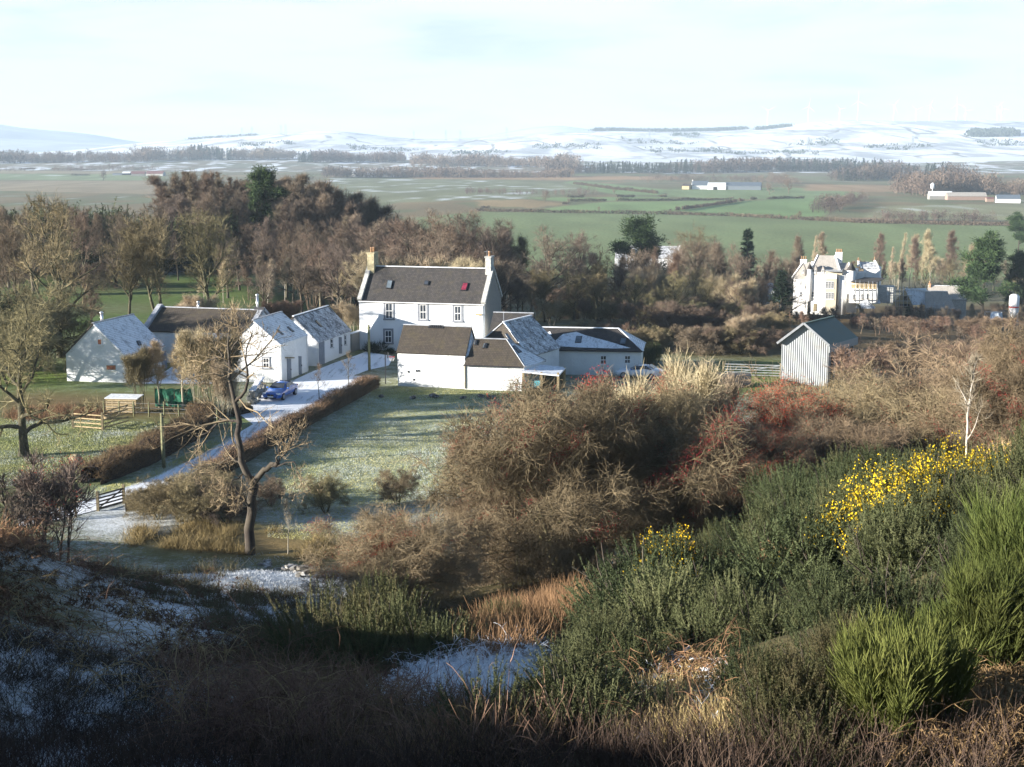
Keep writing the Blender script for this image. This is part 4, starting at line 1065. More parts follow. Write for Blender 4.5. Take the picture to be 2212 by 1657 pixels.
at_top(30, 470, 160, 'tree', 'tall', 'brown', 2, 'bare tree cut by the left edge of the photo, beside the biggest tree')
at_top(-40, 440, 170, 'tree', 'broad', 'brown', 1, 'bare brown tree mostly outside the left edge')
at_top(192, 560, 158, 'tree', 'birch', 'rust', 1, 'thin young tree with reddish twigs, between the biggest tree and the slim one')
at_top(60, 600, 140, 'tree', 'thorn', 'olive', 1, 'low spreading tree under the biggest tree, left of the white barn', sxy=1.2)
at_top(10, 640, 132, 'tree', 'thorn', 'olive', 2, 'low bushy tree at the left edge, level with the white barn', sxy=1.1)
# scrub willows behind the long barn
for x, t, Y in ((405, 628, 160), (428, 625, 162), (590, 640, 165), (622, 640, 167), (690, 655, 166), (745, 640, 166), (762, 648, 163)):
    at_top(x, t, Y, 'willow_bush', 'vase', 'pale' if x > 680 or x < 500 else 'redtwig', 1 if x % 2 else 2, 'straw coloured upright willow bush behind the long barn and byre' if x > 680 or x < 500 else 'reddish young willow behind the right end of the long barn', G['scr'] if x > 680 or x < 500 else 'reddish willows behind the long barn', cat='bush')
# wood between the pasture and the larches
def row(n, x0, x1, tops, Y0, Y1, kinds, name, label, group, minh=3., jit=14, seed=1, sxy=(.85, 1.15), variants=3, avoid=()):
    r = random.Random(seed); k = 0
    for i in range(n):
        x = x0+(x1-x0)*(i+r.uniform(.1, .9))/n; t = np.interp(x, [a for a, b in tops], [b for a, b in tops])+r.uniform(-jit*.3, jit)
        Y = r.uniform(Y0, Y1); kd, tw = r.choice(kinds)
        at_top(x, t, Y, name, kd, tw, r.randint(1, variants), label, group, r.uniform(*sxy), minh)
row(13, 480, 860, [(480, 520), (560, 490), (700, 500), (860, 520)], 200, 225, [('tall', 'purple'), ('broad', 'purple'), ('broad', 'brown')], 'tree', 'dark bare tree in the wood behind the barns', G['wood'], seed=3)
row(13, 370, 860, [(370, 500), (560, 455), (700, 465), (860, 480)], 226, 255, [('tall', 'purple'), ('broad', 'brown'), ('tall', 'rust')], 'tree', 'dark bare tree in the wood behind the barns', G['wood'], seed=4)
row(15, 430, 850, [(430, 545), (850, 560)], 190, 222, [('birch', 'pale'), ('birch', 'white'), ('vase', 'rust'), ('birch', 'rust')], 'birch_tree', 'thin pale stemmed birch among the dark trees of the wood', 'pale birches in the wood behind the barns', seed=8, variants=2)
larch_top = [(345, 385), (370, 362), (480, 357), (520, 375), (600, 362), (700, 378), (745, 392), (800, 428), (850, 460), (900, 478)]
row(56, 350, 880, [(a, b+2) for a, b in larch_top], 276, 302, [('larch', 'rust'), ('tall', 'rust'), ('birch', 'rust'), ('tall', 'redtwig')], 'larch_tree', 'leafless rusty larch in the plantation on the left skyline', G['larch'], seed=5, jit=13, sxy=(1.0, 1.35), variants=3)
row(30, 350, 850, [(a, b+34) for a, b in larch_top], 252, 274, [('larch', 'rust'), ('tall', 'rust'), ('tall', 'purple'), ('birch', 'rust')], 'larch_tree', 'leafless rusty larch in the plantation on the left skyline', G['larch'], seed=6, jit=40, sxy=(1., 1.35), variants=3)
place_conifer('pine_tree', 'pine', 1, 570, 383, 272, 'single dark green pine among the rusty larches', sxy=.75)
# left: wood behind the biggest tree
row(12, -120, 350, [(-120, 440), (0, 430), (120, 425), (230, 445), (350, 430)], 215, 260, [('broad', 'brown'), ('broad', 'rust'), ('tall', 'brown')], 'tree', 'brown bare tree in the row beyond the pasture on the left', 'bare trees beyond the left pasture', seed=12)
row(8, -100, 300, [(-100, 540), (300, 555)], 205, 235, [('vase', 'brown'), ('thorn', 'brown'), ('birch', 'rust')], 'bush', 'low brown bare bush at the far side of the left pasture', 'bushes beyond the left pasture', seed=13, variants=2)
# trees directly behind the farmhouse
for i, (x, t, Y, tw, lab) in enumerate(((868, 522, 186, 'rust', 'rounded russet tree behind the left half of the farmhouse roof'), (925, 493, 190, 'rust', 'tallest rounded russet tree behind the middle of the farmhouse roof'), (985, 483, 194, 'brown', 'rounded brown tree behind the right half of the farmhouse roof'), (1030, 520, 186, 'brown', 'brown tree touching the right chimney of the farmhouse'), (800, 532, 183, 'pale', 'small pale tree left of the farmhouse chimney'))):
    at_top(x, t, Y, 'tree', 'broad', tw, 1+i % 4, lab, sxy=1.2)
row(12, 830, 1060, [(830, 540), (1060, 548)], 172, 182, [('scrub', 'pale'), ('scrub', 'rust'), ('vase', 'pale')], 'scrub_bush', 'pale upright scrub showing above the farmhouse ridge', 'scrub behind the farmhouse', seed=14, variants=2)
row(10, 840, 1100, [(840, 470), (960, 440), (1040, 455), (1100, 520)], 215, 245, [('broad', 'purple'), ('broad', 'brown')], 'tree', 'rounded bare tree of the second row behind the farmhouse', 'second row of bare trees behind the farmhouse', seed=15, sxy=(1.1, 1.4))
for x, t, Y, k, v, lab in ((1075, 466, 240, 'tall', 1, 'dark bare tree standing against the green field, left of two thin ones'), (1103, 480, 245, 'birch', 2, 'thin bare tree against the green field'), (1130, 493, 250, 'birch', 1, 'small thin bare tree against the green field, next to the domed tree'), (1185, 478, 222, 'broad', 2, 'domed dark bare tree against the green field, behind the outbuildings'), (1248, 490, 228, 'broad', 5, 'domed dark bare tree right of its twin, behind the outbuildings'), (1085, 552, 174, 'broad2', 3, 'dark bare tree beside the stone gable of the farmhouse'), (1118, 590, 178, 'tall', 3, 'bare dark tree between stone gable and hipped barn')):
    at_top(x, t, Y, 'tree', k, 'purple' if k != 'birch' else 'olive', v, lab, sxy=1.25 if k == 'broad' else 1.)
# along the burn, right of the house
for x, t, Y, k, tw, v, lab in ((1178, 575, 185, 'twin', 'olive', 1, 'twisted dark tree right behind the hipped barn'), (1240, 570, 190, 'broad2', 'olive', 2, 'bare tree with dark forked trunk behind the white cottage'), (1300, 585, 188, 'twin', 'olive', 3, 'tree with crooked stems behind the middle of the white cottage'), (1370, 590, 192, 'broad', 'olive', 4, 'bare olive tree behind the right end of the white cottage'), (1455, 578, 196, 'broad', 'olive', 2, 'broad mossy crowned tree in sunlight right of the white cottage'), (1530, 595, 205, 'broad', 'olive', 5, 'mossy crowned tree between the cottage and the grey barn'), (1590, 600, 215, 'broad', 'brown', 6, 'brown crowned tree left of the dark conifer')):
    at_top(x, t, Y, 'tree', k, tw, v, lab, sxy=1.25)
row(15, 1130, 1650, [(1130, 560), (1280, 545), (1400, 555), (1500, 560), (1650, 590)], 215, 250, [('poplar', 'pale'), ('broad', 'brown'), ('broad', 'olive'), ('vase', 'pale')], 'tree', 'bare tree in the belt along the burn behind the outbuildings', G['river'], seed=16)
row(22, 1150, 1680, [(1150, 630), (1400, 640), (1680, 668)], 166, 198, [('thorn', 'olive'), ('scrub', 'brown'), ('thorn', 'brown'), ('scrub', 'pale')], 'bush', 'low bare thicket behind the white cottage and outbuildings', 'thickets behind the white cottage', seed=27, variants=2, sxy=(1.1, 1.6))
row(20, 1250, 1690, [(1250, 685), (1420, 690), (1690, 705)], 150, 164, [('thorn', 'brown'), ('scrub', 'brown'), ('thorn', 'olive'), ('scrub', 'redtwig')], 'bush', 'low bare thicket behind the white cottage and outbuildings', 'thickets behind the white cottage', seed=29, variants=2, sxy=(1.2, 1.8), minh=1.8)
row(14, 1160, 1690, [(1160, 600), (1690, 640)], 200, 235, [('thorn', 'brown'), ('broad', 'olive'), ('scrub', 'brown')], 'tree', 'bare tree in the belt along the burn behind the outbuildings', G['river'], seed=17, variants=2)
row(16, 1270, 1700, [(1270, 540), (1480, 515), (1560, 505), (1700, 540)], 262, 310, [('broad', 'brown'), ('birch', 'redtwig'), ('poplar', 'brown'), ('broad', 'rust')], 'tree', 'distant brown tree between the hidden cottage and the castle', 'brown trees left of the white castle', seed=18)
at_top(1518, 472, 385, 'tree', 'broad2', 'olive', 2, 'open crowned tree against the green field, left of the spruce', sxy=1.2)
at_top(1462, 510, 382, 'tree', 'broad', 'brown', 3, 'bare tree behind the end of the hidden cottage roof')
place_conifer('spruce_tree', 'spruce', 1, 1616, 497, 330, 'dark pointed spruce left of the white castle', sxy=1.05)
place_conifer('spruce_tree', 'spruce', 2, 1690, 585, 268, 'broad dark conifer hiding the left wall of the white castle', sxy=1.6)
place_conifer('pine_tree', 'pine', 1, 1384, 496, 318, 'dark pine standing in front of the hidden cottage roof', sxy=.9)
place_conifer('pine_tree', 'pine', 2, 2130, 528, 325, 'dark green pine right of the white castle', sxy=1.0)
place_conifer('pine_tree', 'pine', 1, 2208, 560, 330, 'dark pine cut by the right edge of the photo', sxy=.8)
place_conifer('pine_tree', 'pine', 2, 2204, 470, 560, 'small round dark tree in the far green field at the right edge', sxy=1.2)
place_conifer('spruce_tree', 'spruce', 1, 1962, 662, 318, 'small young conifer in front of the scaffolded lodge', sxy=1.3)
at_top(1606, 668, 152, 'willow_bush', 'vase', 'pale', 3, 'straw coloured many stemmed willow left of the grey barn', sxy=1.15, cat='bush')
# poplars and scrub round the castle
for i, (x, t) in enumerate(((1733, 498), (1757, 505), (1777, 496), (1904, 494), (1946, 498), (1969, 500), (1982, 505), (1994, 494), (2018, 490), (2056, 488), (1925, 530), (2090, 520))):
    at_top(x, t, 400+(i*37) % 40, 'poplar_tree', 'poplar' if i % 3 == 1 else 'birch', 'pale' if i % 3 else 'brown', 1+i % 3, 'tall slender bare poplar beyond the white castle', G['pop'], sxy=.62 if i % 3 == 1 else .95)
row(26, 1640, 2212, [(1640, 560), (1760, 545), (1900, 560), (2100, 535), (2212, 550)], 385, 440, [('broad', 'brown'), ('scrub', 'pale'), ('broad', 'olive'), ('birch', 'brown')], 'tree', 'bare tree in the belt behind the white castle', G['cas'], seed=19)
row(16, 1700, 2212, [(1700, 660), (2212, 645)], 300, 338, [('scrub', 'brown'), ('birch', 'pale'), ('scrub', 'rust')], 'bush', 'bare bush in front of the white castle', 'bushes in front of the white castle', seed=20, variants=2, minh=1.5)
# reddish saplings on the right
row(84, 1850, 2400, [(1850, 695), (1960, 690), (2100, 692), (2400, 668)], 168, 235, [('sapling', 'redtwig'), ('scrub', 'redtwig'), ('sapling', 'rust')], 'sapling', 'reddish bare sapling in the young plantation beside the grey barn', G['sap'], seed=21, jit=26, sxy=(1.5, 2.3), minh=2.5)
row(60, 1840, 2400, [(1840, 730), (2000, 730), (2400, 705)], 120, 165, [('sapling', 'redtwig'), ('scrub', 'redtwig'), ('sapling', 'brown')], 'sapling', 'reddish bare sapling in the young plantation beside the grey barn', G['sap'], seed=22, jit=26, sxy=(1.4, 2.2), minh=2.)
row(9, 1495, 1760, [(1495, 690), (1640, 710), (1700, 670), (1760, 672)], 168, 200, [('sapling', 'redtwig'), ('scrub', 'redtwig')], 'sapling', 'reddish sapling behind the grey barn and the willow', 'reddish saplings left of the grey barn', seed=23, minh=2.)
# ------------------------------------------------------------------ near the lane
at_base(52, 985, 12.8, 'oak_tree', 'oak', 'olive', 1, 'old bare oak with crooked limbs at the left edge of the field', rz=.6)
at_base(305, 884, 6.2, 'tree', 'vase', 'olive', 1, 'pale many stemmed young tree in front of the white barn', sxy=.8)
at_base(345, 880, 6.5, 'tree', 'birch', 'pale', 1, 'slim young tree right of the timber compost bin', sxy=1.4)
at_base(395, 885, 7.5, 'tree', 'birch', 'pale', 2, 'slim young tree in front of the green netting', sxy=1.3)
at_base(430, 890, 7.8, 'tree', 'vase', 'pale', 2, 'pale upright tree in front of the glazed barn opening', sxy=.75)
at_base(470, 905, 8.2, 'tree', 'vase', 'olive', 3, 'mossy many stemmed tree left of the old forked ash', sxy=.9)
at_base(486, 925, 6.4, 'tree', 'vase', 'pale', 1, 'pale many stemmed tree beside the lane, left of the blue car', sxy=.6)
at_base(690, 862, 3.4, 'tree', 'sapling', 'brown', 1, 'small young tree by the hedge in front of the byre')
at_base(753, 838, 3.8, 'tree', 'sapling', 'brown', 2, 'small young tree by the yard, left of the pole')
at_base(704, 1108, 3.0, 'thorn_bush', 'thorn', 'olive', 3, 'small round thorn bush at the near end of the lawn', cat='bush')
at_base(858, 1090, 2.6, 'thorn_bush', 'thorn', 'thorn', 1, 'smaller thorn bush right of the round one on the lawn', cat='bush')
at_base(1005, 1020, 3.0, 'thorn_bush', 'thorn', 'purple', 2, 'dark purple brown bush at the right side of the lawn', cat='bush')
at_base(622, 1196, 3.4, 'sapling', 'sapling', 'white', 1, 'white barked sapling right of the old ash trunk', sxy=.8)
for i, (x, y, h, tw) in enumerate(((312, 1112, 2.0, 'olive'), (345, 1122, 2.7, 'olive'), (392, 1126, 3.2, 'olive'), (440, 1130, 3.2, 'olive'), (490, 1130, 2.8, 'purple'), (420, 1098, 2.2, 'brown'), (470, 1085, 2.3, 'olive'), (585, 1092, 2.0, 'brown'))):
    at_base(x, y, h, 'thorn_bush', 'thorn', tw, 1+i % 3, 'overgrown dark thorn bush at the near end of the lane hedge', 'thorn bushes at the near end of the lane hedge', sxy=1.15, cat='bush')
# old ash in the middle of the left half: its own skeleton
def px_limb(pts, Y, K=8):
    q = np.array([gy(x, y, Y+dy) for x, y, dy in pts]); s = np.linspace(0, len(q)-1, K); i = np.minimum(s.astype(int), len(q)-2); f = (s-i)[:, None]
    return q[i]*(1-f)+q[i+1]*f
q0 = gp(540, 1197); YA = q0.y
limbs = [
 ([(541, 1200, 0), (540, 1150, 0), (545, 1090, 0), (547, 1045, 0), (540, 1030, 0)], .29, .22),
 ([(545, 1045, 0), (527, 1015, -.1), (520, 980, 0), (513, 930, .2), (515, 895, .3), (507, 868, .4)], .20, .13),
 ([(547, 1045, 0), (565, 1020, -.3), (585, 1008, -.5), (600, 1000, -.6)], .17, .14),
 ([(600, 1000, -.6), (620, 975, -.4), (632, 950, -.2), (640, 925, 0)], .06, .02), ([(600, 1000, -.6), (605, 965, -.9), (598, 935, -1.2)], .06, .02), ([(585, 1008, -.5), (640, 1000, -1.2), (650, 1050, -1.4)], .05, .02),
 ([(507, 868, .4), (495, 820, .6), (500, 780, .8), (492, 740, 1.), (500, 700, 1.2)], .13, .03),
 ([(507, 868, .4), (530, 850, .2), (538, 815, 0), (530, 770, 0), (545, 720, .2)], .11, .03),
 ([(500, 790, .8), (470, 760, 1.4), (455, 720, 1.8)], .07, .02),
 ([(515, 910, .3), (480, 905, 1.), (455, 930, 1.4), (430, 945, 1.6), (425, 985, 1.5)], .09, .02),
 ([(525, 1000, 0), (490, 990, .8), (465, 1010, 1.2), (455, 1050, 1.2)], .05, .015), ([(540, 1100, 0), (520, 1075, -.6), (490, 1080, -1.)], .05, .015), ([(530, 1020, 0), (500, 1040, -1), (480, 1090, -1.2)], .05, .015),
 ([(498, 760, .9), (520, 720, .2), (512, 680, 0)], .05, .015), ([(480, 770, 1.2), (440, 780, 2.), (425, 820, 2.4)], .05, .015),
]
rng = np.random.default_rng(95)
LP = np.stack([px_limb(p, YA) for p, a, b in limbs])-np.array(q0)
LR = np.stack([np.linspace(a, b, 8) for p, a, b in limbs])
for i in range(1, 7): LP[:, i] += rng.normal(0, .05, (len(LP), 3))
trunk = join(tubes(LP[:4], LR[:4], 10), tubes(LP[4:], LR[4:], 7), tubes(LP[1:2]+.001, LR[1:2], 8))
LD = np.gradient(LP, axis=1); LD = nrm(LD)
ASH = dict(n2=10, a2=44, l2=.85, n3=6, a3=45, l3=.5, n4=4, a4=38, tl=.5, w4=.026, wig=.2, up=-.05, tup=.34, b0=.1, tw=.12)
tw_, tips = wood(LP[3:], LD[3:], LR[3:], ASH, rng)
o = thing('ash_tree', 'old ash with tall leaning trunk and broken fork, in front of the lane and lawn', 'tree', tuple(q0))
npobj('trunk', *trunk, TW['purple'][1], o, smooth=True); npobj('crown', *join(*tw_), TW['thorn'][0], o)
# ------------------------------------------------------------------ hawthorns on the right bank
def haw(px, Yd, ptop, var, label, tw='thorn', sxy=1., red=.4, seed=0, rz=None, name='hawthorn_tree', kind='thorn'):
    x_ = (px-CX)/F*Yd; q = Vector((x_, Yd, Hs(x_, Yd))); h = gy(px, ptop, Yd).z-q.z
    o = plant(name, kind, tw, var, (q.x, q.y, q.z-.1), h, RND.uniform(0, 6.28) if rz is None else rz, label, 'hawthorn' if 'haw' in name else 'bush', None, sxy)
    if red:
        _, top, tips = proto(kind, tw, var); npobj('berries', *berries(tips, 200+seed, red*.8, .034 if red > .5 else .026), BERRY, o)
    return o
H0 = dict(BR, n1=10, t0=.15, a1=(78, 30), spread=.62, n2=10, n3=8, n4=7, tl=.6, w4=.014, n5=2, vase=.6, br=.2, up=-.01, tup=-.06, tr=.72, wig=.24, r0=.022, tw=.28, a4=42)
SPEC['haw'] = (rnd_shape, H0, 6); PH['haw'] = 7.
haw(1235, 50, 765, 1, 'biggest hawthorn, a dense tangle of arching brown twigs in the middle of the photo', sxy=1.0, red=.22, kind='haw', rz=1.)
haw(1400, 54, 790, 2, 'dense dark hawthorn right behind the biggest one', sxy=.95, red=.25, kind='haw', seed=2, tw='thorn')
haw(870, 44, 1075, 1, 'low spreading hawthorn with red haws, left of and below the biggest one', sxy=1.35, red=.18, kind='haw', seed=3, rz=2.2)
haw(1110, 54, 950, 2, 'arching hawthorn between the biggest one and the lawn', sxy=1.0, red=.2, kind='haw', seed=4)
haw(1560, 58, 860, 1, 'hawthorn covered in red haws, in front of the gate and the grey barn', sxy=1.15, red=.8, kind='haw', seed=5, tw='purple')
haw(1740, 58, 800, 2, 'hawthorn with bright red haws rising in front of the grey barn', sxy=1.1, red=.75, kind='haw', seed=6)
haw(1680, 50, 900, 1, 'hawthorn with dark red haws between the gorse and the red one by the barn', sxy=1.2, red=.65, kind='haw', seed=7, tw='brown')
haw(1950, 58, 770, 2, 'brown hawthorn with bare crown right of the grey barn', sxy=1.3, red=.12, kind='haw', seed=8)
haw(2090, 60, 720, 1, 'brown hawthorn behind the gorse near the right edge', sxy=1.2, red=.12, kind='haw', seed=9)
haw(2230, 52, 640, 2, 'hawthorn with sparse red haws at the right edge, in front of the silo', sxy=.8, red=.3, kind='haw', seed=10)
haw(1840, 52, 870, 1, 'low brown hawthorn above the yellow gorse', sxy=1.3, red=.15, kind='haw', seed=12)
haw(1440, 62, 738, 3, 'pale upright bush with straw coloured stems right of the white cottage', kind='vase', tw='pale', red=0, name='sallow_bush', sxy=.8)
haw(1520, 66, 760, 2, 'pale thin stemmed bush right of the straw coloured one', kind='vase', tw='pale', red=0, name='sallow_bush', sxy=.6)
haw(1160, 68, 845, 3, 'thorn bush with dark red haws in front of the open lean-to', kind='thorn', tw='brown', red=.8, seed=14, sxy=1.0, name='hawthorn_bush')
haw(1290, 66, 790, 1, 'red tipped thorn in front of the white cottage', kind='thorn', tw='brown', red=.75, seed=15, sxy=.8, name='hawthorn_bush')
haw(85, 66, 965, 2, 'thin hawthorn with a few red haws by the lane end at the left edge', kind='scrub', tw='purple', red=.3, seed=16, sxy=1.2, name='hawthorn_bush')
haw(20, 64, 975, 1, 'thin hawthorn at the left edge beneath the oak', kind='scrub', tw='purple', red=.25, seed=17, sxy=1.4, name='hawthorn_bush')
haw(2110, 44, 740, 2, 'bare white stemmed sapling rising out of the gorse at the right', kind='sapling', tw='white', red=0, name='sapling', sxy=.95)
haw(1660, 42, 1100, 1, 'pale bare bush between the dark hawthorns and the gorse', kind='vase', tw='pale', red=0, name='sallow_bush', sxy=1.1)
# ------------------------------------------------------------------ gorse bank
GL = 'grey green gorse bush on the right bank'
gpoly = [(1225, 1560), (1235, 1480), (1330, 1390), (1450, 1325), (1600, 1300), (1740, 1270), (1850, 1220), (1980, 1170), (2120, 1090), (2220, 1020), (2700, 930), (2700, 1330), (2050, 1350), (1840, 1400), (1640, 1440), (1450, 1415), (1370, 1480), (1310, 1562)]
cand = scatter_pts(gpoly, 900, np.random.default_rng(42), ymin=8., ymax=48.)
kept = []
for p in cand:
    if all((p[0]-q[0])**2+(p[1]-q[1])**2 > (1.7+.016*p[1])**2 for q in kept): kept.append(p)
kept = kept[:125]
for i, p in enumerate(kept):
    sc_ = RND.choice([.6, .8, .95, 1.1, 1.3])*(1.+.008*p[1])
    gorse(p[0], p[1], sc_, i % 4, RND.choice(['gorse', 'gorse', 'gorse_dark']), GL, 'gorse bushes on the right bank')
def gorse_px(x, pb, s, var, mat, label, flowers=0.):
    q = gp(x, pb); return gorse(q.x, q.y, s, var, mat, label, None, flowers)
def gorse_y(px, Y, s, var, mat, label, flowers=0.): return gorse((px-CX)/F*Y, Y, s, var, mat, label, None, flowers)
gorse_y(2065, 27.5, 1.25, 2, 'gorse', 'gorse bush crowned with the brightest yellow flowers, upper right', .62)
gorse_y(2125, 29.5, 1.2, 0, 'gorse', 'flowering gorse bush behind the brightest yellow one', .6)
gorse_y(2000, 25.5, 1.1, 3, 'gorse', 'small gorse bush with yellow flowers below the brightest one', .42)
gorse_y(1850, 28.5, 1.2, 1, 'gorse', 'gorse bush with scattered yellow flowers left of the brightest one', .24)
gorse_y(1905, 30.5, 1.2, 0, 'gorse', 'gorse bush with a few yellow flowers behind the scattered ones', .2)
for i_, (x_, y_, s_) in enumerate(((1640, 35, .9), (1695, 33.5, 1.), (1745, 36, 1.1), (1790, 33, .95), (1830, 37, 1.2), (1580, 37, .8), (1720, 39, 1.1), (1880, 38, 1.2), (1950, 36, 1.1))): gorse((x_-CX)/F*y_, y_, s_, i_ % 4, 'gorse' if i_ % 2 else 'gorse_dark', GL, 'gorse bushes on the right bank')
gorse_px(1525, 1290, 1.25, 0, 'gorse_dark', 'dark gorse bush with a yellow flowering top in the middle of the bank', .4)
gorse_px(2120, 985, 1.15, 1, 'gorse_dark', 'dark green gorse bush on the skyline of the bank, upper right')
gorse_px(1250, 1585, .95, 0, 'gorse', 'sunlit gorse bush at the lower left corner of the bank')
gorse_px(1180, 1535, .62, 3, 'gorse', 'small gorse bush at the snow edge, lowest left of the bank')
gorse_px(1085, 1350, .62, 3, 'gorse', 'small green gorse bush below the biggest hawthorn')
gorse_px(815, 1430, 1.25, 2, 'gorse_brown', 'low browning gorse bush in front of the spreading hawthorn'); gorse_px(900, 1425, 1.0, 0, 'gorse', 'green gorse bush beside the browning one below the spreading hawthorn'); gorse_px(750, 1440, .8, 3, 'gorse_brown', 'small browning gorse at the left end of the low clump')
gorse_px(1690, 1590, .68, 1, 'gorse_brown', 'dark browning gorse bush in the lower right, left of the broom'); gorse_px(1770, 1600, .68, 0, 'gorse_brown', 'browning gorse bush touching the big broom'); gorse_px(1640, 1520, .68, 3, 'gorse_dark', 'small dark gorse above the bracken'); gorse_px(1800, 1490, .68, 1, 'gorse_brown', 'browning gorse bush behind the broom')
for i, (x, pb, h, r, n, lab) in enumerate(((1945, 1585, 1.12, .85, 4200, 'bright green broom bush in the lower right'), (2150, 1440, 1.25, .95, 4000, 'bright green broom bush at the right edge'), (2215, 1320, 1.6, 1.1, 4000, 'tall yellowish broom bush cut by the right edge'), (2060, 1430, .75, .6, 2200, 'small green broom between the two bigger ones'))):
    q = gp(x, pb); broom_obj(q.x, q.y, h, r, 400+i, lab, n)
# dark evergreens at the far left
for i, (x, t, Y, s, lab) in enumerate(((20, 388, 262, 1.7, 'dark evergreen thicket at the left edge beyond the bare wood'), (62, 402, 262, 1.3, 'dark evergreen bush right of the thicket at the left edge'), (240, 411, 262, 1.3, 'dark evergreen bush left of the larch plantation'), (300, 408, 258, 1.7, 'dark evergreen bush touching the larch plantation'), (5, 620, 140, .8, 'dark evergreen shrub at the left edge beneath the bare trees'))):
    q = gy(x, t, Y); g = Hs(q.x, Y); hh = q.z-g
    ms, st, tips = GORSE[(0, 2, 0, 2, 1)[i]]
    o = thing('evergreen_bush', lab, 'bush', (q.x, Y, g-.2), i*1.3); k = hh/1.55; o.scale = (k*s, k*s, k)
    if 'evg' not in ms: pass
    me = ms['gorse_dark']; link(bpy.data.objects.new('foliage', me), o); link(bpy.data.objects.new('stems', st), o)
# ------------------------------------------------------------------ lane, yard
def strip(name, left, right, mat, off, n=10, m=90):
    def dense(p):
        p = [gz(x, y) for x, y in p]; q = np.array([(a.x, a.y) for a in p]); s = np.r_[0, np.cumsum(np.hypot(*np.diff(q, axis=0).T))]; t = np.linspace(0, s[-1], m)
        return np.stack([np.interp(t, s, q[:, 0]), np.interp(t, s, q[:, 1])], 1)
    L, Rr = dense(left), dense(right); w = np.linspace(0, 1, n)[None, :, None]
    P = L[:, None]*(1-w)+Rr[:, None]*w; Z = H(P[..., 0], P[..., 1])+off
    V = np.concatenate([P, Z[..., None]], 2).reshape(-1, 3); idx = np.arange(m*n).reshape(m, n)
    Fc = np.stack([idx[:-1, :-1].ravel(), idx[:-1, 1:].ravel(), idx[1:, 1:].ravel(), idx[1:, :-1].ravel()], 1)
    o = npobj(name, V, Fc, mat, smooth=True); return tag(o, kind='structure')
m_lane, nt, b = newmat('snowy_lane'); N = NT(nt); P = N.pos()
mp = N.n('Mapping'); mp.inputs['Rotation'].default_value = (0, 0, rad(-14)); mp.inputs['Scale'].default_value = (2.4, .16, 1.); N.l(P, mp.inputs[0])
trk = N.noise(mp.outputs[0], .9, 4, .6); f = N.noise(P, 2.2, 6, .7); g = N.noise(P, .16, 3, .5)
s = N.math('ADD', N.math('MULTIPLY', trk, .55), N.math('ADD', N.math('MULTIPLY', f, .3), N.math('MULTIPLY', g, .25)))
c = N.mix(N.ramp(f, .3, .7), (.16, .15, .13), (.10, .10, .10))
c = N.mix(N.ramp(s, .37, .55), c, (.80, .83, .86))
N.l(c, b.inputs['Base Color']); b.inputs['Roughness'].default_value = .9; N.l(N.bump(f, .35, .04), b.inputs['Normal'])
lane = strip('lane', [(40, 1113), (150, 1093), (250, 1060), (330, 1032), (420, 990), (500, 945), (545, 918), (590, 893), (640, 868), (700, 838), (760, 812)], [(40, 1140), (150, 1118), (240, 1094), (335, 1062), (455, 1008), (545, 958), (600, 925), (650, 897), (705, 866), (760, 838), (815, 813)], m_lane, .03)
yard = strip('yard', [(520, 898), (535, 880), (553, 866), (565, 850), (600, 833), (640, 819), (668, 806), (720, 785), (770, 768), (790, 760)], [(548, 918), (592, 893), (640, 869), (668, 855), (700, 839), (735, 824), (763, 812), (795, 800), (840, 790), (850, 770)], m_lane, .026)
yard2 = strip('courtyard', [(285, 829), (352, 806), (372, 792)], [(497, 829), (497, 806), (497, 792)], m_lane, .022, 10, 20)
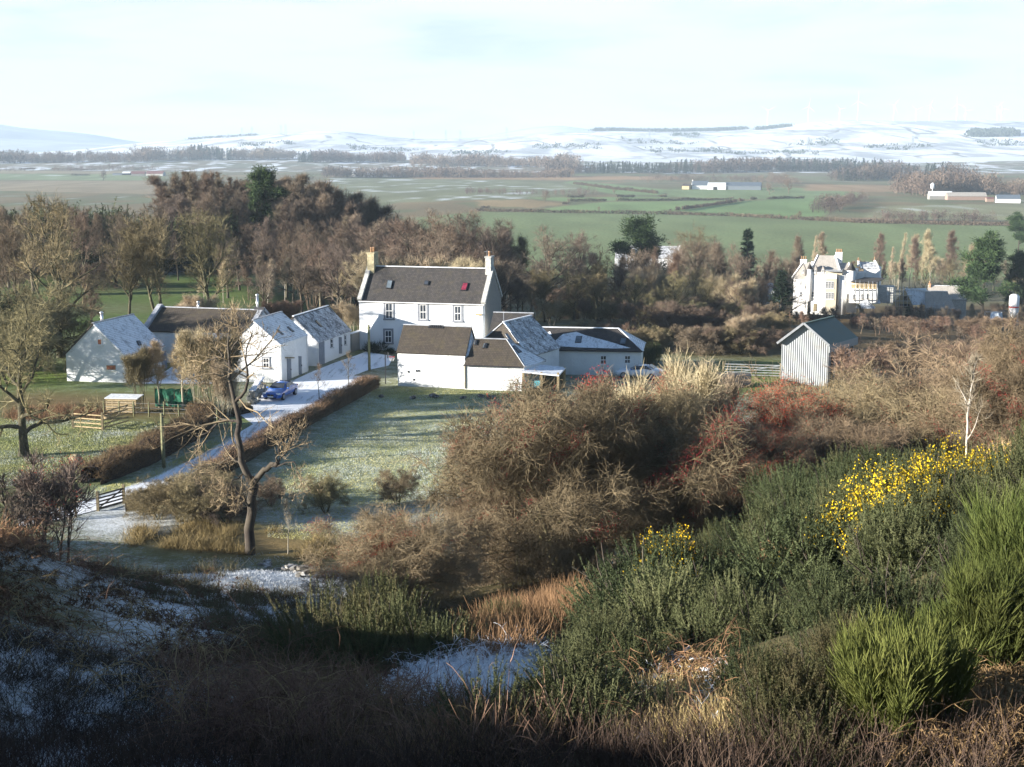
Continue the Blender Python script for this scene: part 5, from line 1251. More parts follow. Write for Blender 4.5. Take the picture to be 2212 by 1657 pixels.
# ------------------------------------------------------------------ hedges
HEDGE = {'brown': twigmat('beech_hedge_twigs', (.125, .078, .048), (.19, .125, .075), 1.2), 'dark': twigmat('hedge_heart', (.045, .034, .024), (.07, .055, .036), 1.)}
def hedge(name, pts, h, w, label, seed, dens=340, rise=.0, mat='brown'):
    rng = np.random.default_rng(seed); q = np.array([(a.x, a.y) for a in (gz(*p) for p in pts)])
    s = np.r_[0, np.cumsum(np.hypot(*np.diff(q, axis=0).T))]; L = s[-1]; m = max(12, int(L*2)); t = np.linspace(0, L, m)
    c = np.stack([np.interp(t, s, q[:, 0]), np.interp(t, s, q[:, 1])], 1); tg = np.gradient(c, axis=0); tg /= np.linalg.norm(tg, axis=1, keepdims=True); nn = np.stack([-tg[:, 1], tg[:, 0]], 1)
    o = thing(name, label, 'hedge', (q[0][0], q[0][1], Hs(*q[0])))
    o0 = np.array(o.location)
    prof = [(-.42, 0), (-.46, .35), (-.40, .8), (-.2, .93), (.2, .93), (.40, .8), (.46, .35), (.42, 0)]
    V = []
    for i in range(m):
        k = .74+.42*vnoise(np.array([t[i]*.5]), np.array([seed*3.]), 3)[0]+rise*t[i]/L
        for a, e in prof:
            p = c[i]+nn[i]*a*w*(.85+.2*rng.uniform()); V.append((p[0], p[1], Hs(p[0], p[1])-.1+e*h*k*(.9+.12*rng.uniform())))
    V = np.array(V)-o0; idx = np.arange(m*8).reshape(m, 8)
    Fc = np.stack([idx[:-1, :-1].ravel(), idx[:-1, 1:].ravel(), idx[1:, 1:].ravel(), idx[1:, :-1].ravel()], 1)
    npobj('stems', V, Fc, HEDGE['dark'], o)  # added solid dark core that makes the hedge opaque, no separate stems
    n = int(L*dens*h*w*1.2); tt = rng.uniform(0, L, n); cx = np.interp(tt, t, c[:, 0]); cy = np.interp(tt, t, c[:, 1]); nx = np.interp(tt, t, nn[:, 0]); ny = np.interp(tt, t, nn[:, 1])
    kk = .74+.42*vnoise(tt*.5, np.full(n, seed*3.), 3)+rise*tt/L
    a = rng.uniform(-.5, .5, n); e = np.sqrt(rng.uniform(0, 1, n)); sh = rng.uniform(size=n) < .6
    a = np.where(sh & (e < .85), np.sign(a)*rng.uniform(.4, .52, n), a)
    x, y = cx+nx*a*w, cy+ny*a*w; P = np.stack([x, y, H(x, y)+e*h*kk*.97], 1)-o0
    D = nrm(np.stack([nx*a*1.6, ny*a*1.6, np.full(n, .55)], 1)+rng.normal(0, .45, (n, 3)))
    p, d = vgrow(P, D, rng.uniform(.14, .38, n), 2, .2, (0, 0, .1), rng)
    npobj('twigs', *ribbons(p, np.full(n, .020), rng), HEDGE['brown'] if mat == 'brown' else TW[mat][0], o); return o
hedge('hedge', [(808, 836), (760, 863), (702, 894), (640, 928), (562, 973), (500, 1010), (452, 1036)], 1.3, 1.2, 'long clipped brown hedge between the snowy lane and the lawn', 31)
hedge('hedge', [(452, 1038), (400, 1064), (345, 1088), (285, 1108)], 1.15, 1.3, 'uneven dark lower end of the hedge by the wooden gate', 32, mat='olive')
hedge('hedge', [(195, 1046), (255, 1024), (325, 994), (375, 966), (430, 938), (436, 918)], 1.6, 1.9, 'thick brown hedge on the field side of the lane', 33, rise=.25)
hedge('hedge', [(470, 905), (500, 898), (540, 890)], .9, .9, 'low dark hedge at the bend of the lane, left of the car', 34, mat='olive')
# ------------------------------------------------------------------ poles, hoop, fences, gates
def pole(px, pb, pt, r, label, mat='greenwood'):
    q = gp(px, pb); h = gy(px, pt, q.y).z-q.z
    o = thing('wooden_pole', label, 'pole', q); m = MB(); m.tube([q-Zv*.3, q+Zv*h*.5, q+Zv*h], [r*1.1, r, r*.8], 10); m.build('shaft', M[mat], o)
    m = MB(); m.bar(q+Zv*(h*.93)-Vector((.16, 0, 0)), q+Zv*(h*.93)+Vector((.16, 0, 0)), .06); m.tube([q+Zv*h*.93+Vector((.14, 0, 0)), q+Zv*(h*.93+.14)+Vector((.14, 0, 0))], [.04, .05], 6); m.build('insulator', M['iron'], o); return o
pole(798, 801, 702, .13, 'tall greenish wooden pole at the end of the clipped hedge')
pole(354, 1012, 893, .13, 'tall wooden pole beside the lane, in front of the thick hedge')
q = gp(833, 829); o = thing('basketball_hoop', 'basketball hoop with red ring on a dark post beside the outbuilding', 'basketball hoop', q)
m = MB(); m.bar(q, q+Zv*3.0, .09); m.build('post', M['iron'], o); m = MB(); m.box(q+Zv*2.75+Vector((.25, 0, 0)), .06, .7, .5); m.build('backboard', M['iron'], o)
M['red'] = simple('red_paint', (.5, .06, .05), .5)
m = MB(); r_ = [q+Zv*2.6+Vector((.62+.26*math.cos(k*.5236), .26*math.sin(k*.5236), 0)) for k in range(13)]; m.tube(r_, [.03]*13, 6); m.build('ring', M['red'], o)
m = MB()
for k in range(12): m.bar(r_[k], r_[k]*1+Vector((.1*(-math.cos(k*.5236)), .1*(-math.sin(k*.5236)), -.4)), .015)
m.build('net', M['whitepaint'], o)
def fence(pts, label, n_posts, h=1.1, wires=3, mat='wood', zf=None):
    P = [gp(*p) for p in pts]; q = np.array([(a.x, a.y) for a in P]); s = np.r_[0, np.cumsum(np.hypot(*np.diff(q, axis=0).T))]; t = np.linspace(0, s[-1], n_posts)
    X, Y = np.interp(t, s, q[:, 0]), np.interp(t, s, q[:, 1]); Zz = H(X, Y)
    o = thing('post_fence', label, 'fence', (X[0], Y[0], Zz[0]))
    for i in range(n_posts):
        m = MB(); a = Vector((X[i], Y[i], Zz[i])); m.tube([a-Zv*.2, a+Zv*h*RND.uniform(.92, 1.08)+Vector((RND.uniform(-.05, .05), 0, 0))], [.065, .055], 7); m.build('post', M[mat], o)
    for k in range(wires):
        m = MB()
        for i in range(n_posts-1): m.bar(Vector((X[i], Y[i], Zz[i]+h*(.3+.3*k))), Vector((X[i+1], Y[i+1], Zz[i+1]+h*(.3+.3*k))), .012)
        m.build('wire', M['steel'], o)
    return o
fence([(225, 897), (262, 898), (300, 900), (340, 901), (385, 903), (425, 905), (470, 912)], 'post and wire fence along the top of the left field', 9, 1.25, 3, 'greenwood')
fence([(690+30, 575), (700, 640)], 'x', 2) if False else None
fence([(60, 1130), (110, 1125), (165, 1118)], 'old leaning fence posts by the lane at the lower left', 4, 1.1, 2)
M['darkwood'] = simple('dark_wet_timber', (.07, .062, .05), .9, .3, 6.)
def gate(a, b, h, bars, label, mat, name='field_gate', posts=True, braces=True):
    A_, B_ = gp(*a), gp(*b); o = thing(name, label, 'gate', A_)
    for k in range(bars):
        z = h*(.15+.85*k/(bars-1)); m = MB(); m.bar(A_+Zv*z, B_+Zv*z, .05, .09); m.build('rail', M[mat], o)
    if braces: m = MB(); m.bar(A_+Zv*h*.15+Vector((0, -.05, 0)), B_+Zv*h+Vector((0, -.05, 0)), .05, .07); m.build('brace', M[mat], o)
    for q in ((A_, B_) if posts else ()): m = MB(); m.bar(q-Zv*.2, q+Zv*(h+.25), .16); m.build('post', M['wood'], o)
    return o
gate((212, 1104), (268, 1088), 1.0, 5, 'dark weathered five bar gate beside the lower end of the lane', 'darkwood')
gate((226, 930), (278, 914), 1.5, 5, 'open dark timber gate in the left field behind the oak', 'wood', posts=False)
gate((158, 925), (222, 930), 1.2, 4, 'pale low timber pen rails left of the open gate', 'palewood', 'pen_rail', braces=False)
gate((1562, 812), (1686, 816), 1.2, 5, 'metal field gate left of the grey barn', 'steel')
# timber compost bin, green netting, stone stump, boulder
q = gp(230, 893); o = thing('compost_bin', 'pale slatted timber bin with snow on its lid, in front of the white barn', 'compost bin', q); u_, v_ = vdir(-4), vdir(86)
for k in range(6): m = MB(); m.box(q+u_*1.3+Zv*(.14+.2*k), 2.6, .05, .14, u_); m.build('slat', M['palewood'], o)
for k in range(6): m = MB(); m.box(q+u_*2.58+v_*.7+Zv*(.14+.2*k), .05, 1.3, .14, u_); m.build('slat', M['palewood'], o)
for a, b_ in ((.03, .05), (2.55, .05), (.03, 1.4), (2.55, 1.4)): m = MB(); m.bar(q+u_*a+v_*b_, q+u_*a+v_*b_+Zv*1.3, .1); m.build('post', M['palewood'], o)
m = MB(); m.slab([q+u_*-.1+v_*-.1+Zv*1.34, q+u_*2.75+v_*-.1+Zv*1.32, q+u_*2.75+v_*1.6+Zv*1.4, q+u_*-.1+v_*1.6+Zv*1.42], (0, 0, 1), .06); m.build('lid', M['leadsnow'], o)
q = gp(336, 880); o = thing('netting_screen', 'green netting screen on stakes behind the young trees', 'netting', q); u_ = vdir(-3)
for k in range(5): m = MB(); m.bar(q+u_*(k*.85), q+u_*(k*.85)+Zv*1.75, .06); m.build('stake', M['wood'], o)
ng = 14; V = []
for j in range(5):
    for i in range(ng): p = q+u_*(i*3.4/(ng-1))+Vector((0, -.06-.1*math.sin(i*1.3+j), 0))+Zv*(.1+j*.39-.05*math.sin(i*2.)*(j == 4)); V.append(p-q)
idx = np.arange(5*ng).reshape(5, ng); npobj('netting', np.array(V), np.stack([idx[:-1, :-1].ravel(), idx[:-1, 1:].ravel(), idx[1:, 1:].ravel(), idx[1:, :-1].ravel()], 1), M['green'], o)
def boulder(px, pb, r, name, label, cat, mat, seed, sq=(1, 1, .7)):
    import bmesh
    rng = np.random.default_rng(seed); q = gp(px, pb); bm = bmesh.new(); bmesh.ops.create_icosphere(bm, subdivisions=3, radius=r)
    for v in bm.verts:
        k = 1+.5*(vnoise(np.array([v.co.x*1.8/r+seed]), np.array([v.co.y*1.8/r+v.co.z*2.3/r]), seed)[0]-.5); v.co = Vector((v.co.x*sq[0]*k, v.co.y*sq[1]*k, v.co.z*sq[2]*k+r*sq[2]*.55))
    me = bpy.data.meshes.new(name); bm.to_mesh(me); bm.free(); me.materials.append(mat); o = bpy.data.objects.new(name, me); link(o); o.location = q; o.rotation_euler = (0, 0, rng.uniform(0, 6)); return tag(o, label, cat)
M['snowstone'] = slate('frosted_stone', (.17, .15, .12), (.2, .18, .14), .3, moss=.3)
boulder(231, 905, .38, 'boulder', 'pale boulder lying under the field fence', 'stone', M['palewood'], 3)
boulder(165, 1003, .55, 'tree_stump', 'brown weathered stump at the left end of the thick hedge', 'stump', M['wood'], 4, (1, .8, .9))
for i, x in enumerate((824, 892, 938, 1000, 1040, 1062)): boulder(x, 858+(i % 2)*3, .3+.06*(i % 3), 'kerb_stone', 'mossy stone in the low row along the far edge of the lawn', 'stone', M['snowstone'], 20+i, (1.5, .8, .5))['group'] = 'stones along the far edge of the lawn'
# broken dry stone wall by the ash
q0_, q1_ = gp(575, 1212), gp(665, 1250); o = thing('dry_stone_wall', 'tumbled dry stone wall with snow, right of the old ash foot', 'wall', q0_)
m = MB(); rr = random.Random(9)
for k in range(60):
    t = rr.uniform(0, 1); p = q0_.lerp(q1_, t)+Vector((rr.uniform(-.35, .35), rr.uniform(-.4, .4), 0)); p.z = Hs(p.x, p.y)+rr.uniform(0, .45)*(1-abs(t-.7)); a = rr.uniform(.14, .32)
    m.box(p, a*1.7, a, a*.6, vdir(rr.uniform(0, 180)), uz=(rr.uniform(-.3, .3), rr.uniform(-.3, .3), 1))
m.build('stones', M['snowstone'], o, bevel=.03)
# stone wall end beside the car
q0_, q1_ = gp(545, 878), gp(566, 846); o = thing('stone_wall', 'dark rough garden wall with snow on top, left of the blue car', 'wall', q0_)
m = MB(); rr = random.Random(12)
for k in range(90):
    t = rr.uniform(0, 1); p = q0_.lerp(q1_, t)+Vector((rr.uniform(-.3, .3), 0, rr.uniform(.05, 1.15))); a = rr.uniform(.2, .4); m.box(p, a*1.5, a, a*.8, vdir(rr.uniform(60, 100)))
m.build('stones', M['stone'], o, bevel=.04); m = MB()
for k in range(10): p = q0_.lerp(q1_, (k+.5)/10)+Zv*1.36; m.box(p, .5, .5, .12, vdir(75+rr.uniform(-8, 8)))
m.build('coping', M['leadsnow'], o, bevel=.04)
# garden shrubs at the farmhouse door
for i, (x, pb, s, lab) in enumerate(((812, 763, 1.05, 'dark rounded evergreen shrub under the lower farmhouse window'), (845, 764, .62, 'low dark shrub right of the rounded one, before the farmhouse'))):
    p = gp(x, pb); ms, st, tips = GORSE[1 if i == 0 else 2]; o = thing('garden_shrub', lab, 'shrub', p, i*2.); o.scale = (s*1.15, s, s); link(bpy.data.objects.new('foliage', npmesh('foliage', *gorse_mesh(80+i, 1.1, 1.4 if i == 0 else 1., 700, 40, 5)[0], LEAF['holly'])), o); link(bpy.data.objects.new('stems', st), o)
p = gp(1400, 790); ms, st, tips = GORSE[0]; o = thing('ivy_bush', 'dark ivy mass at the right end of the white cottage', 'bush', p, 1.); o.scale = (1.3, 1.1, 2.2); link(bpy.data.objects.new('foliage', ms['gorse_dark']), o); link(bpy.data.objects.new('stems', st), o)
# ------------------------------------------------------------------ the blue car
def carpaint(name, col):
    m, nt, b = newmat(name); N = NT(nt); f = N.noise(N.objc(), 2., 3, .6)
    N.l(N.mix(N.ramp(f, .55, .8, 0., .25), col, (.55, .6, .68)), b.inputs['Base Color']); b.inputs['Roughness'].default_value = .3; b.inputs['Coat Weight'].default_value = .6; b.inputs['Coat Roughness'].default_value = .1; return m
M['bluepaint'] = carpaint('blue_car_paint', (.015, .11, .45)); M['tyre'] = simple('tyre_rubber', (.02, .02, .021), .8); M['rim'] = simple('alloy_rim', (.45, .46, .48), .35, .1, metal=.8)
M['lamp'] = simple('headlamp_glass', (.75, .8, .85), .1, .1); M['plate'] = simple('white_plate', (.8, .8, .78), .5, .03); M['trim'] = simple('black_trim', (.015, .015, .017), .4)
def car(loc, heading, label, paint, name='parked_car'):
    o = thing(name, label, 'car', loc, heading)
    K = [  # x, sill z, belt half width, belt z, roof half width, roof z  (x forward)
     (2.28, .36, .62, .52, .55, .60), (2.20, .22, .80, .60, .66, .70), (1.9, .18, .88, .66, .74, .80), (1.2, .17, .90, .72, .76, .89), (.82, .17, .905, .80, .74, .96), (.15, .17, .91, .86, .60, 1.36), (-.35, .17, .91, .88, .57, 1.43), (-.95, .17, .91, .89, .57, 1.40), (-1.55, .18, .90, .90, .68, 1.06), (-1.75, .19, .89, .88, .72, 1.02), (-2.15, .24, .82, .80, .68, .98), (-2.3, .36, .72, .62, .62, .80)]
    V, Fc = [], []
    for x, z0, bw, bz, rw, rz in K:
        V += [(x, -bw*.93, z0), (x, -bw, (z0+bz)/2), (x, -bw*.985, bz), (x, -rw, rz), (x, rw, rz), (x, bw*.985, bz), (x, bw, (z0+bz)/2), (x, bw*.93, z0)]
    for i in range(len(K)-1):
        for j in range(7): a = i*8+j; Fc.append((a, a+1, a+9, a+8))
        Fc.append((i*8+7, i*8, i*8+8, i*8+15))
    me = bpy.data.meshes.new('body'); me.from_pydata(V, [], Fc+[tuple(range(8)), tuple(reversed(range(len(V)-8, len(V))))]); me.materials.append(paint); me.polygons.foreach_set('use_smooth', [True]*len(me.polygons)); me.update()
    bd = bpy.data.objects.new('body', me); link(bd, o); ORG[bd.name] = Vector(); sb = bd.modifiers.new('s', 'SUBSURF'); sb.levels = 2; sb.render_levels = 2
    def mb(name, fn, mat, par=o, **k):
        ORG[o.name] = Vector(); m = MB(); fn(m); return m.build(name, M[mat], par, **k)
    mb('windscreen', lambda m: m.slab([(.86, -.66, .98), (.86, .66, .98), (.22, .53, 1.36), (.22, -.53, 1.36)], (.5, 0, .86), .02), 'glass')
    mb('rear_window', lambda m: m.slab([(-1.0, .5, 1.385), (-1.56, .6, 1.085), (-1.56, -.6, 1.085), (-1.0, -.5, 1.385)], (-.5, 0, .86), .02), 'glass')
    for s in (-1, 1):
        mb('side_window', lambda m: m.slab([(.62, s*.84, .93), (.12, s*.655, 1.30), (-.85, s*.645, 1.33), (-1.45, s*.80, .99)], (0, s, .4), .02), 'glass')
        mb('headlight', lambda m: m.box((2.1, s*.66, .66), .3, .34, .15, (1, -s*.45, 0)), 'lamp', bevel=.04)
        mb('mirror', lambda m: m.box((.62, s*.98, .96), .12, .2, .14), 'bluepaint', bevel=.04)
        mb('tail_light', lambda m: m.box((-2.2, s*.62, .82), .12, .34, .13), 'red', bevel=.03)
        for x in (1.42, -1.38):
            w = mb('wheel', lambda m: m.tube([(x, s*.70, .32), (x, s*.92, .32)], [.325, .325], 24), 'tyre', bevel=.03)
            mb('rim', lambda m: [m.tube([(x, s*.90, .32), (x, s*.935, .32)], [.22, .20], 20)]+[m.bar((x, s*.94, .32), (x+.19*math.cos(k*1.257), s*.94, .32+.19*math.sin(k*1.257)), .05) for k in range(5)], 'rim', w)
    mb('grille', lambda m: [m.box((2.26, .16, .55), .1, .26, .15), m.box((2.26, -.16, .55), .1, .26, .15), m.box((2.24, 0, .30), .1, 1.0, .12)], 'trim')
    mb('number_plate', lambda m: m.box((2.33, 0, .42), .03, .52, .11), 'plate')
    ORG[o.name] = Vector(loc); return o
pf, pr = gz(616, 864.3), gz(638, 854.5); hd = math.atan2(pf.y-pr.y, pf.x-pr.x); mid = (pf+pr)/2; nrm_ = Vector((math.sin(hd), -math.cos(hd), 0))
mid = mid+nrm_*.92 if (mid+nrm_*.92).x < mid.x else mid-nrm_*.92
car((mid.x, mid.y, .03), hd, 'shiny blue saloon car parked on the snowy lane facing the camera', M['bluepaint'])
q = gp(1385, 822); M['whitecar'] = carpaint('white_car_paint', (.75, .76, .78))
car((q.x, q.y+1.5, Hs(q.x, q.y)), rad(160), 'white car half hidden by the hawthorn, at the right end of the cottage', M['whitecar'])
q = gp(1585, 835); o = thing('farm_trailer', 'dark low trailer standing left of the field gate', 'trailer', q); u_ = vdir(-8)
m = MB(); m.box(q+Zv*.75, 3.2, 1.5, .9, u_); m.build('box', M['iron'], o, bevel=.03); m = MB(); m.box(q-u_*1.75+Zv*.7, .3, 1.5, .8, u_); m.build('tailboard', M['wood'], o)
for s in (-.5, .5): m = MB(); c = q+u_*s-Vector((0, .8, 0))+Zv*.32; m.tube([c, c+Vector((0, .2, 0))], [.32, .32], 16); m.build('wheel', M['tyre'], o)
# ------------------------------------------------------------------ the white castle
def Kc(cx, cy): return 1687.7+.14583*cx, 506.9+.14583*cy
OC = gy(*Kc(400, 1130), 352); OC.z = gy(*Kc(400, 1130), 352).z
uc, vc = vdir(-18), vdir(72)
def pc(cx, cy, off=0.): x, y = Kc(cx, cy); return hit(x, y, OC+vc*off, vc)
root = thing('castle', 'white turreted castle with pale stone roofs and tall chimneys among trees', 'castle', OC)
M['castlewhite'] = harl('castle_harling', (.82, .81, .78), .3, 1.5, .2)
def cblk(name, x0, x1, yt, yb, off, D, mat, par=root):
    a, b_, t = pc(x0, yb, off), pc(x1, yb, off), pc((x0+x1)/2, yt, off); b_ = a+uc*((b_-a).dot(uc)); z0, z1 = a.z, t.z
    m = MB(); B4 = [a, b_, b_+vc*D, a+vc*D]; m.hexa([Vector((p.x, p.y, z0)) for p in B4]+[Vector((p.x, p.y, z1)) for p in B4]); return m.build(name, M[mat], par)
def croof(x0, x1, ye, xr0, xr1, yr, off, half, mat, par=root, gable=None, skew=True):
    e0, e1 = pc(x0, ye, off-.15), pc(x1, ye, off-.15); r0, r1 = pc(xr0, yr, off+half), pc(xr1, yr, off+half)
    e1.z = e0.z; r1.z = r0.z; m = MB(); n = (e1-e0).cross(r0-e0); n = n if n.z > 0 else -n; m.slab([e0, e1, r1, r0], n, .15)
    b0, b1 = e0+vc*(2*half+.3), e1+vc*(2*half+.3); n2 = (b0-b1).cross(r1-b1); n2 = n2 if n2.z > 0 else -n2; m.slab([b1, b0, r0, r1], n2, .15); o = m.build('roof', M[mat], par)
    if gable:
        m = MB()
        for E, Rr, Bk in ((e0, r0, b0), (e1, r1, b1)): m.poly([E-Zv*.12+vc*.15, Rr-Zv*.12, Bk-Zv*.12-vc*.15])
        m.build('gable', M[gable], par)
    if skew:
        m = MB()
        for E, Rr in ((e0, r0), (e1, r1)): m.bar(E+Zv*.1, Rr+Zv*.1, .3, .22)
        m.build('skew', M['castlewhite'], par)
    return o
def cwin(x0, y0, x1, y1, off=0., cols=2, rows=2, par=root):
    a, b_ = pc(x0, y0, off-.02), pc(x1, y1, off-.02); c = (a+b_)/2; return window_at(par, c, uc, -vc, abs((b_-a).dot(uc)), abs(a.z-b_.z), cols, rows, 0, True)
def cturret(cx, w, yt, yb, yc, off, mat='castlewhite'):
    c0, c1, ap = pc(cx, yb, off), pc(cx, yt, off), pc(cx, yc, off); r = .5*abs((pc(cx+w/2, yb, off)-pc(cx-w/2, yb, off)).dot(uc)); zc = c0+vc*r
    m = MB(); m.tube([Vector((zc.x, zc.y, c0.z-.5)), Vector((zc.x, zc.y, c0.z)), Vector((zc.x, zc.y, c1.z))], [r*.3, r, r], 20); t = m.build('turret', M[mat], root)
    m = MB(); m.tube([Vector((zc.x, zc.y, c1.z-.1)), Vector((zc.x, zc.y, ap.z-.3)), Vector((zc.x, zc.y, ap.z+.15))], [r*1.12, r*.08, .01], 20); m.build('turret_roof', M['slate2'], t)
def cchim(x0, x1, yt, yb, off, n, D=1.2):
    a, b_ = pc(x0, yb, off), pc(x1, yb, off); t = pc(x0, yt, off); w = abs((b_-a).dot(uc)); base = a+uc*(w/2)+vc*(D/2); pots(root, base, uc, vc, w, D, t.z-a.z, 'castlewhite', n, 'pot', .8)
cblk('wall', 165, 380, 645, 1180, 0, 6.5, 'castlewhite'); croof(152, 372, 648, 330, 460, 402, 0, 3.3, 'sandslate', gable='castlewhite')
cchim(278, 372, 375, 460, 3.0, 3)
cblk('wall', 425, 640, 555, 1180, -.5, 7., 'castlewhite'); croof(425, 880, 545, 540, 800, 305, .2, 4.6, 'sandslate', gable='castlewhite')
cchim(797, 895, 268, 480, 4.2, 4, 1.5)
cturret(402, 76, 505, 965, 400, -1.2)
for x0, x1, yt, yb in ((295, 352, 430, 600), (480, 528, 450, 600), (590, 640, 462, 600)):   # dormer gables
    a, b_, t = pc(x0, yb, -.55), pc(x1, yb, -.55), pc((x0+x1)/2, yt, -.55); e = a.lerp(t, .55); m = MB()
    a2 = a; b2 = a+uc*(b_-a).dot(uc); ez = a.z+(t.z-a.z)*.55
    P = [a2, b2, Vector((b2.x, b2.y, ez)), Vector((t.x, t.y, t.z)), Vector((a2.x, a2.y, ez))]; m.slab(P, -vc, .4) if False else None
    for p, q in ((P, [p+vc*1.6 for p in P]),):
        m.poly(p); m.poly(q[::-1]); 
        for j in range(5): m.poly([p[j], p[(j+1) % 5], q[(j+1) % 5], q[j]])
    dm = m.build('dormer', M['sandslate'], root); cwin((x0+x1)/2-12, yb-85, (x0+x1)/2+12, yb-35, -.58, 1, 2, dm)
cblk('window_bay', 640, 800, 655, 1180, -1.6, 6, 'ashlar'); cblk('parapet', 630, 820, 590, 652, -1.75, 3, 'castlewhite'); cblk('scaffold_roof', 650, 900, 528, 545, -1.8, 4, 'steel'); cblk('wall', 655, 900, 546, 592, -.4, 4, 'ashlar')
for y0, y1 in ((695, 795), (860, 955)):
    for k in range(3): cwin(655+k*43, y0, 690+k*43, y1, -1.62, 2, 3)
c0 = pc(880, 1180, 0); r = abs((pc(950, 1180, 0)-pc(800, 1180, 0)).dot(uc))/2; m = MB(); cc = c0+vc*(r*.4); m.tube([Vector((cc.x, cc.y, c0.z)), Vector((cc.x, cc.y, pc(880, 600, 0).z))], [r, r], 28); m.build('bow_front', M['castlewhite'], root)
croof(760, 1010, 512, 860, 1000, 415, 1.5, 3., 'sandslate', gable='castlewhite')
cblk('wall', 850, 1100, 515, 1150, 1.8, 5, 'castlewhite')
cturret(1018, 128, 525, 860, 395, -.8)
cblk('wall', 1205, 1445, 500, 900, 5., 6., 'castlewhite'); croof(1185, 1445, 500, 1150, 1400, 400, 5., 3., 'slatehalf', gable='castlewhite'); cchim(1370, 1392, 385, 420, 8., 1, .5); cchim(1125, 1150, 395, 470, 6., 1, .5)
cblk('wall', 1090, 1210, 560, 900, 3., 4., 'castlewhite')
for x0, y0, x1, y1 in ((278, 685, 303, 745), (268, 845, 308, 925), (500, 700, 522, 740), (448, 845, 485, 925), (596, 690, 608, 765), (596, 865, 608, 925)): cwin(x0, y0, x1, y1, 0. if x0 < 400 else -.5, 2 if x1-x0 > 20 else 1, 2)
m = MB(); a = pc(498, 1090, -.55); m.box(a+Zv*.2, .8, .2, 1.9, uc); m.build('door', M['wood'], root)
for x, y0 in ((358, 660), (420, 570)): m = MB(); m.bar(pc(x, y0, -.6), pc(x, 1140, -.6), .13); m.build('downpipe', M['iron'], root)
# scaffolded annex
ro2 = thing('castle_annex', 'white annex with low slate roof wrapped in scaffolding, right of the castle', 'annex', pc(1200, 1000, -1)); root_c = root
cblk('wall', 1000, 1420, 800, 1010, -2., 7., 'castlewhite', ro2); cblk('upper_wall', 1030, 1410, 700, 800, -1.6, 6., 'palewood', ro2)
croof(1010, 1420, 695, 1230, 1535, 632, -2.2, 5., 'slate2', ro2, skew=False); cblk('wall', 1420, 1650, 780, 1010, 0., 6., 'skew', ro2)
for x in (1075, 1200, 1280): cwin(x-18, 880, x+18, 965, -2.02, 2, 3, ro2)
def scaffold(label, x0, x1, yt, yb, off, nx, ny, P=pc, U=uc):
    s = thing('scaffolding', label, 'scaffolding', P(x0, yb, off))
    for i in range(nx):
        x = x0+(x1-x0)*i/(nx-1); m = MB(); m.tube([P(x, yb, off), P(x, yt+RND.uniform(-25, 10), off)], [.06, .06], 6); m.build('upright', M['steel'], s)
    for j in range(ny):
        y = yb+(yt-yb)*(j+.6)/ny; m = MB(); m.tube([P(x0-20, y, off-.05), P(x1+20, y, off-.05)], [.05, .05], 6); m.build('ledger', M['steel'], s)
        if j % 2 == 0: m = MB(); a, b_ = P(x0-10, y, off), P(x1+10, y, off); m.bar(a, b_, .7, .06); m.build('platform', M['palewood'], s)
scaffold('steel scaffolding along the front of the white annex', 975, 1420, 700, 1000, -3.2, 8, 4)
# pyramid roofed pavilion
pv_ = thing('pavilion', 'open pavilion with steep pyramid slate roof in front of the annex', 'pavilion', pc(1240, 1200, -6))
m = MB(); ap = pc(1265, 940, -3.5); q4 = [pc(1095, 1090, -6), pc(1380, 1100, -6)]; q4[1].z = q4[0].z; w_ = (q4[1]-q4[0]).length; q4 = [q4[0], q4[1], q4[1]+vc*w_*.8, q4[0]+vc*w_*.8]; ap = (q4[0]+q4[2])/2; ap.z = pc(1265, 940, -6+w_*.4).z
for k in range(4): m.poly([q4[k], q4[(k+1) % 4], ap])
m.poly(q4[::-1]); m.build('roof', M['slatehalf'], pv_)
for k in range(4): m = MB(); c = q4[k].lerp(ap, .18); c.z = q4[0].z; m.bar(c-Zv*2.6, c, .25); m.build('post', M['wood'], pv_)
ml = MB(); e0, e1 = pc(1290, 1010, -2), pc(1470, 1015, -2); r0, r1 = pc(1265, 935, 1), pc(1450, 935, 1); ml.slab([e0, e1, r1, r0], Vector((0, -.5, 1)), .15); ml.build('rear_roof', M['slatesnow'], pv_)
# lodge under scaffolding and long building
def Kl(cx, cy): return 1900.8+.14062*cx, 576+.14062*cy
OL = gy(*Kl(300, 760), 340); ul, vl = vdir(-14), vdir(76)
def plg(cx, cy, off=0.): x, y = Kl(cx, cy); return hit(x, y, OL+vl*off, vl)
lg = thing('lodge', 'unfinished stone lodge with bare timber gable and slate roof under scaffolding', 'house', OL)
a, b_, t = plg(190, 580), plg(510, 580), plg(390, 345); b_.z = a.z; m = MB(); D = 9.
P = [a-Zv*3.5, b_-Zv*3.5, b_, t, a]; Q = [p+vl*1. for p in P]; m.poly(P); m.poly(Q[::-1]); [m.poly([P[j], P[(j+1) % 5], Q[(j+1) % 5], Q[j]]) for j in range(5)]; m.build('gable', M['palewood'], lg)
m = MB(); tb = t+ul*6.2+vl*4.; m.slab([t-vl*.3+Zv*.1, b_-vl*.3+Zv*.05, b_+ul*4.6+vl*3., t+ul*5.+vl*4.], Vector((.6, -.5, .8)), .15); m.build('roof', M['slatesnow'], lg)
r0, r1 = plg(700, 380, 3.), plg(1040, 405, 3.); e0, e1 = plg(700, 640, 0), plg(880, 600, 0); e1.z = e0.z; r1.z = r0.z; e1 = e0+ul*7.; m = MB(); m.slab([e0, e1, r1, r0], Vector((0, -.7, .7)), .15); m.slab([e0+vl*6, r0, r1, e1+vl*6], Vector((0, .7, .7)), .15); m.build('roof', M['sandslate'], lg)
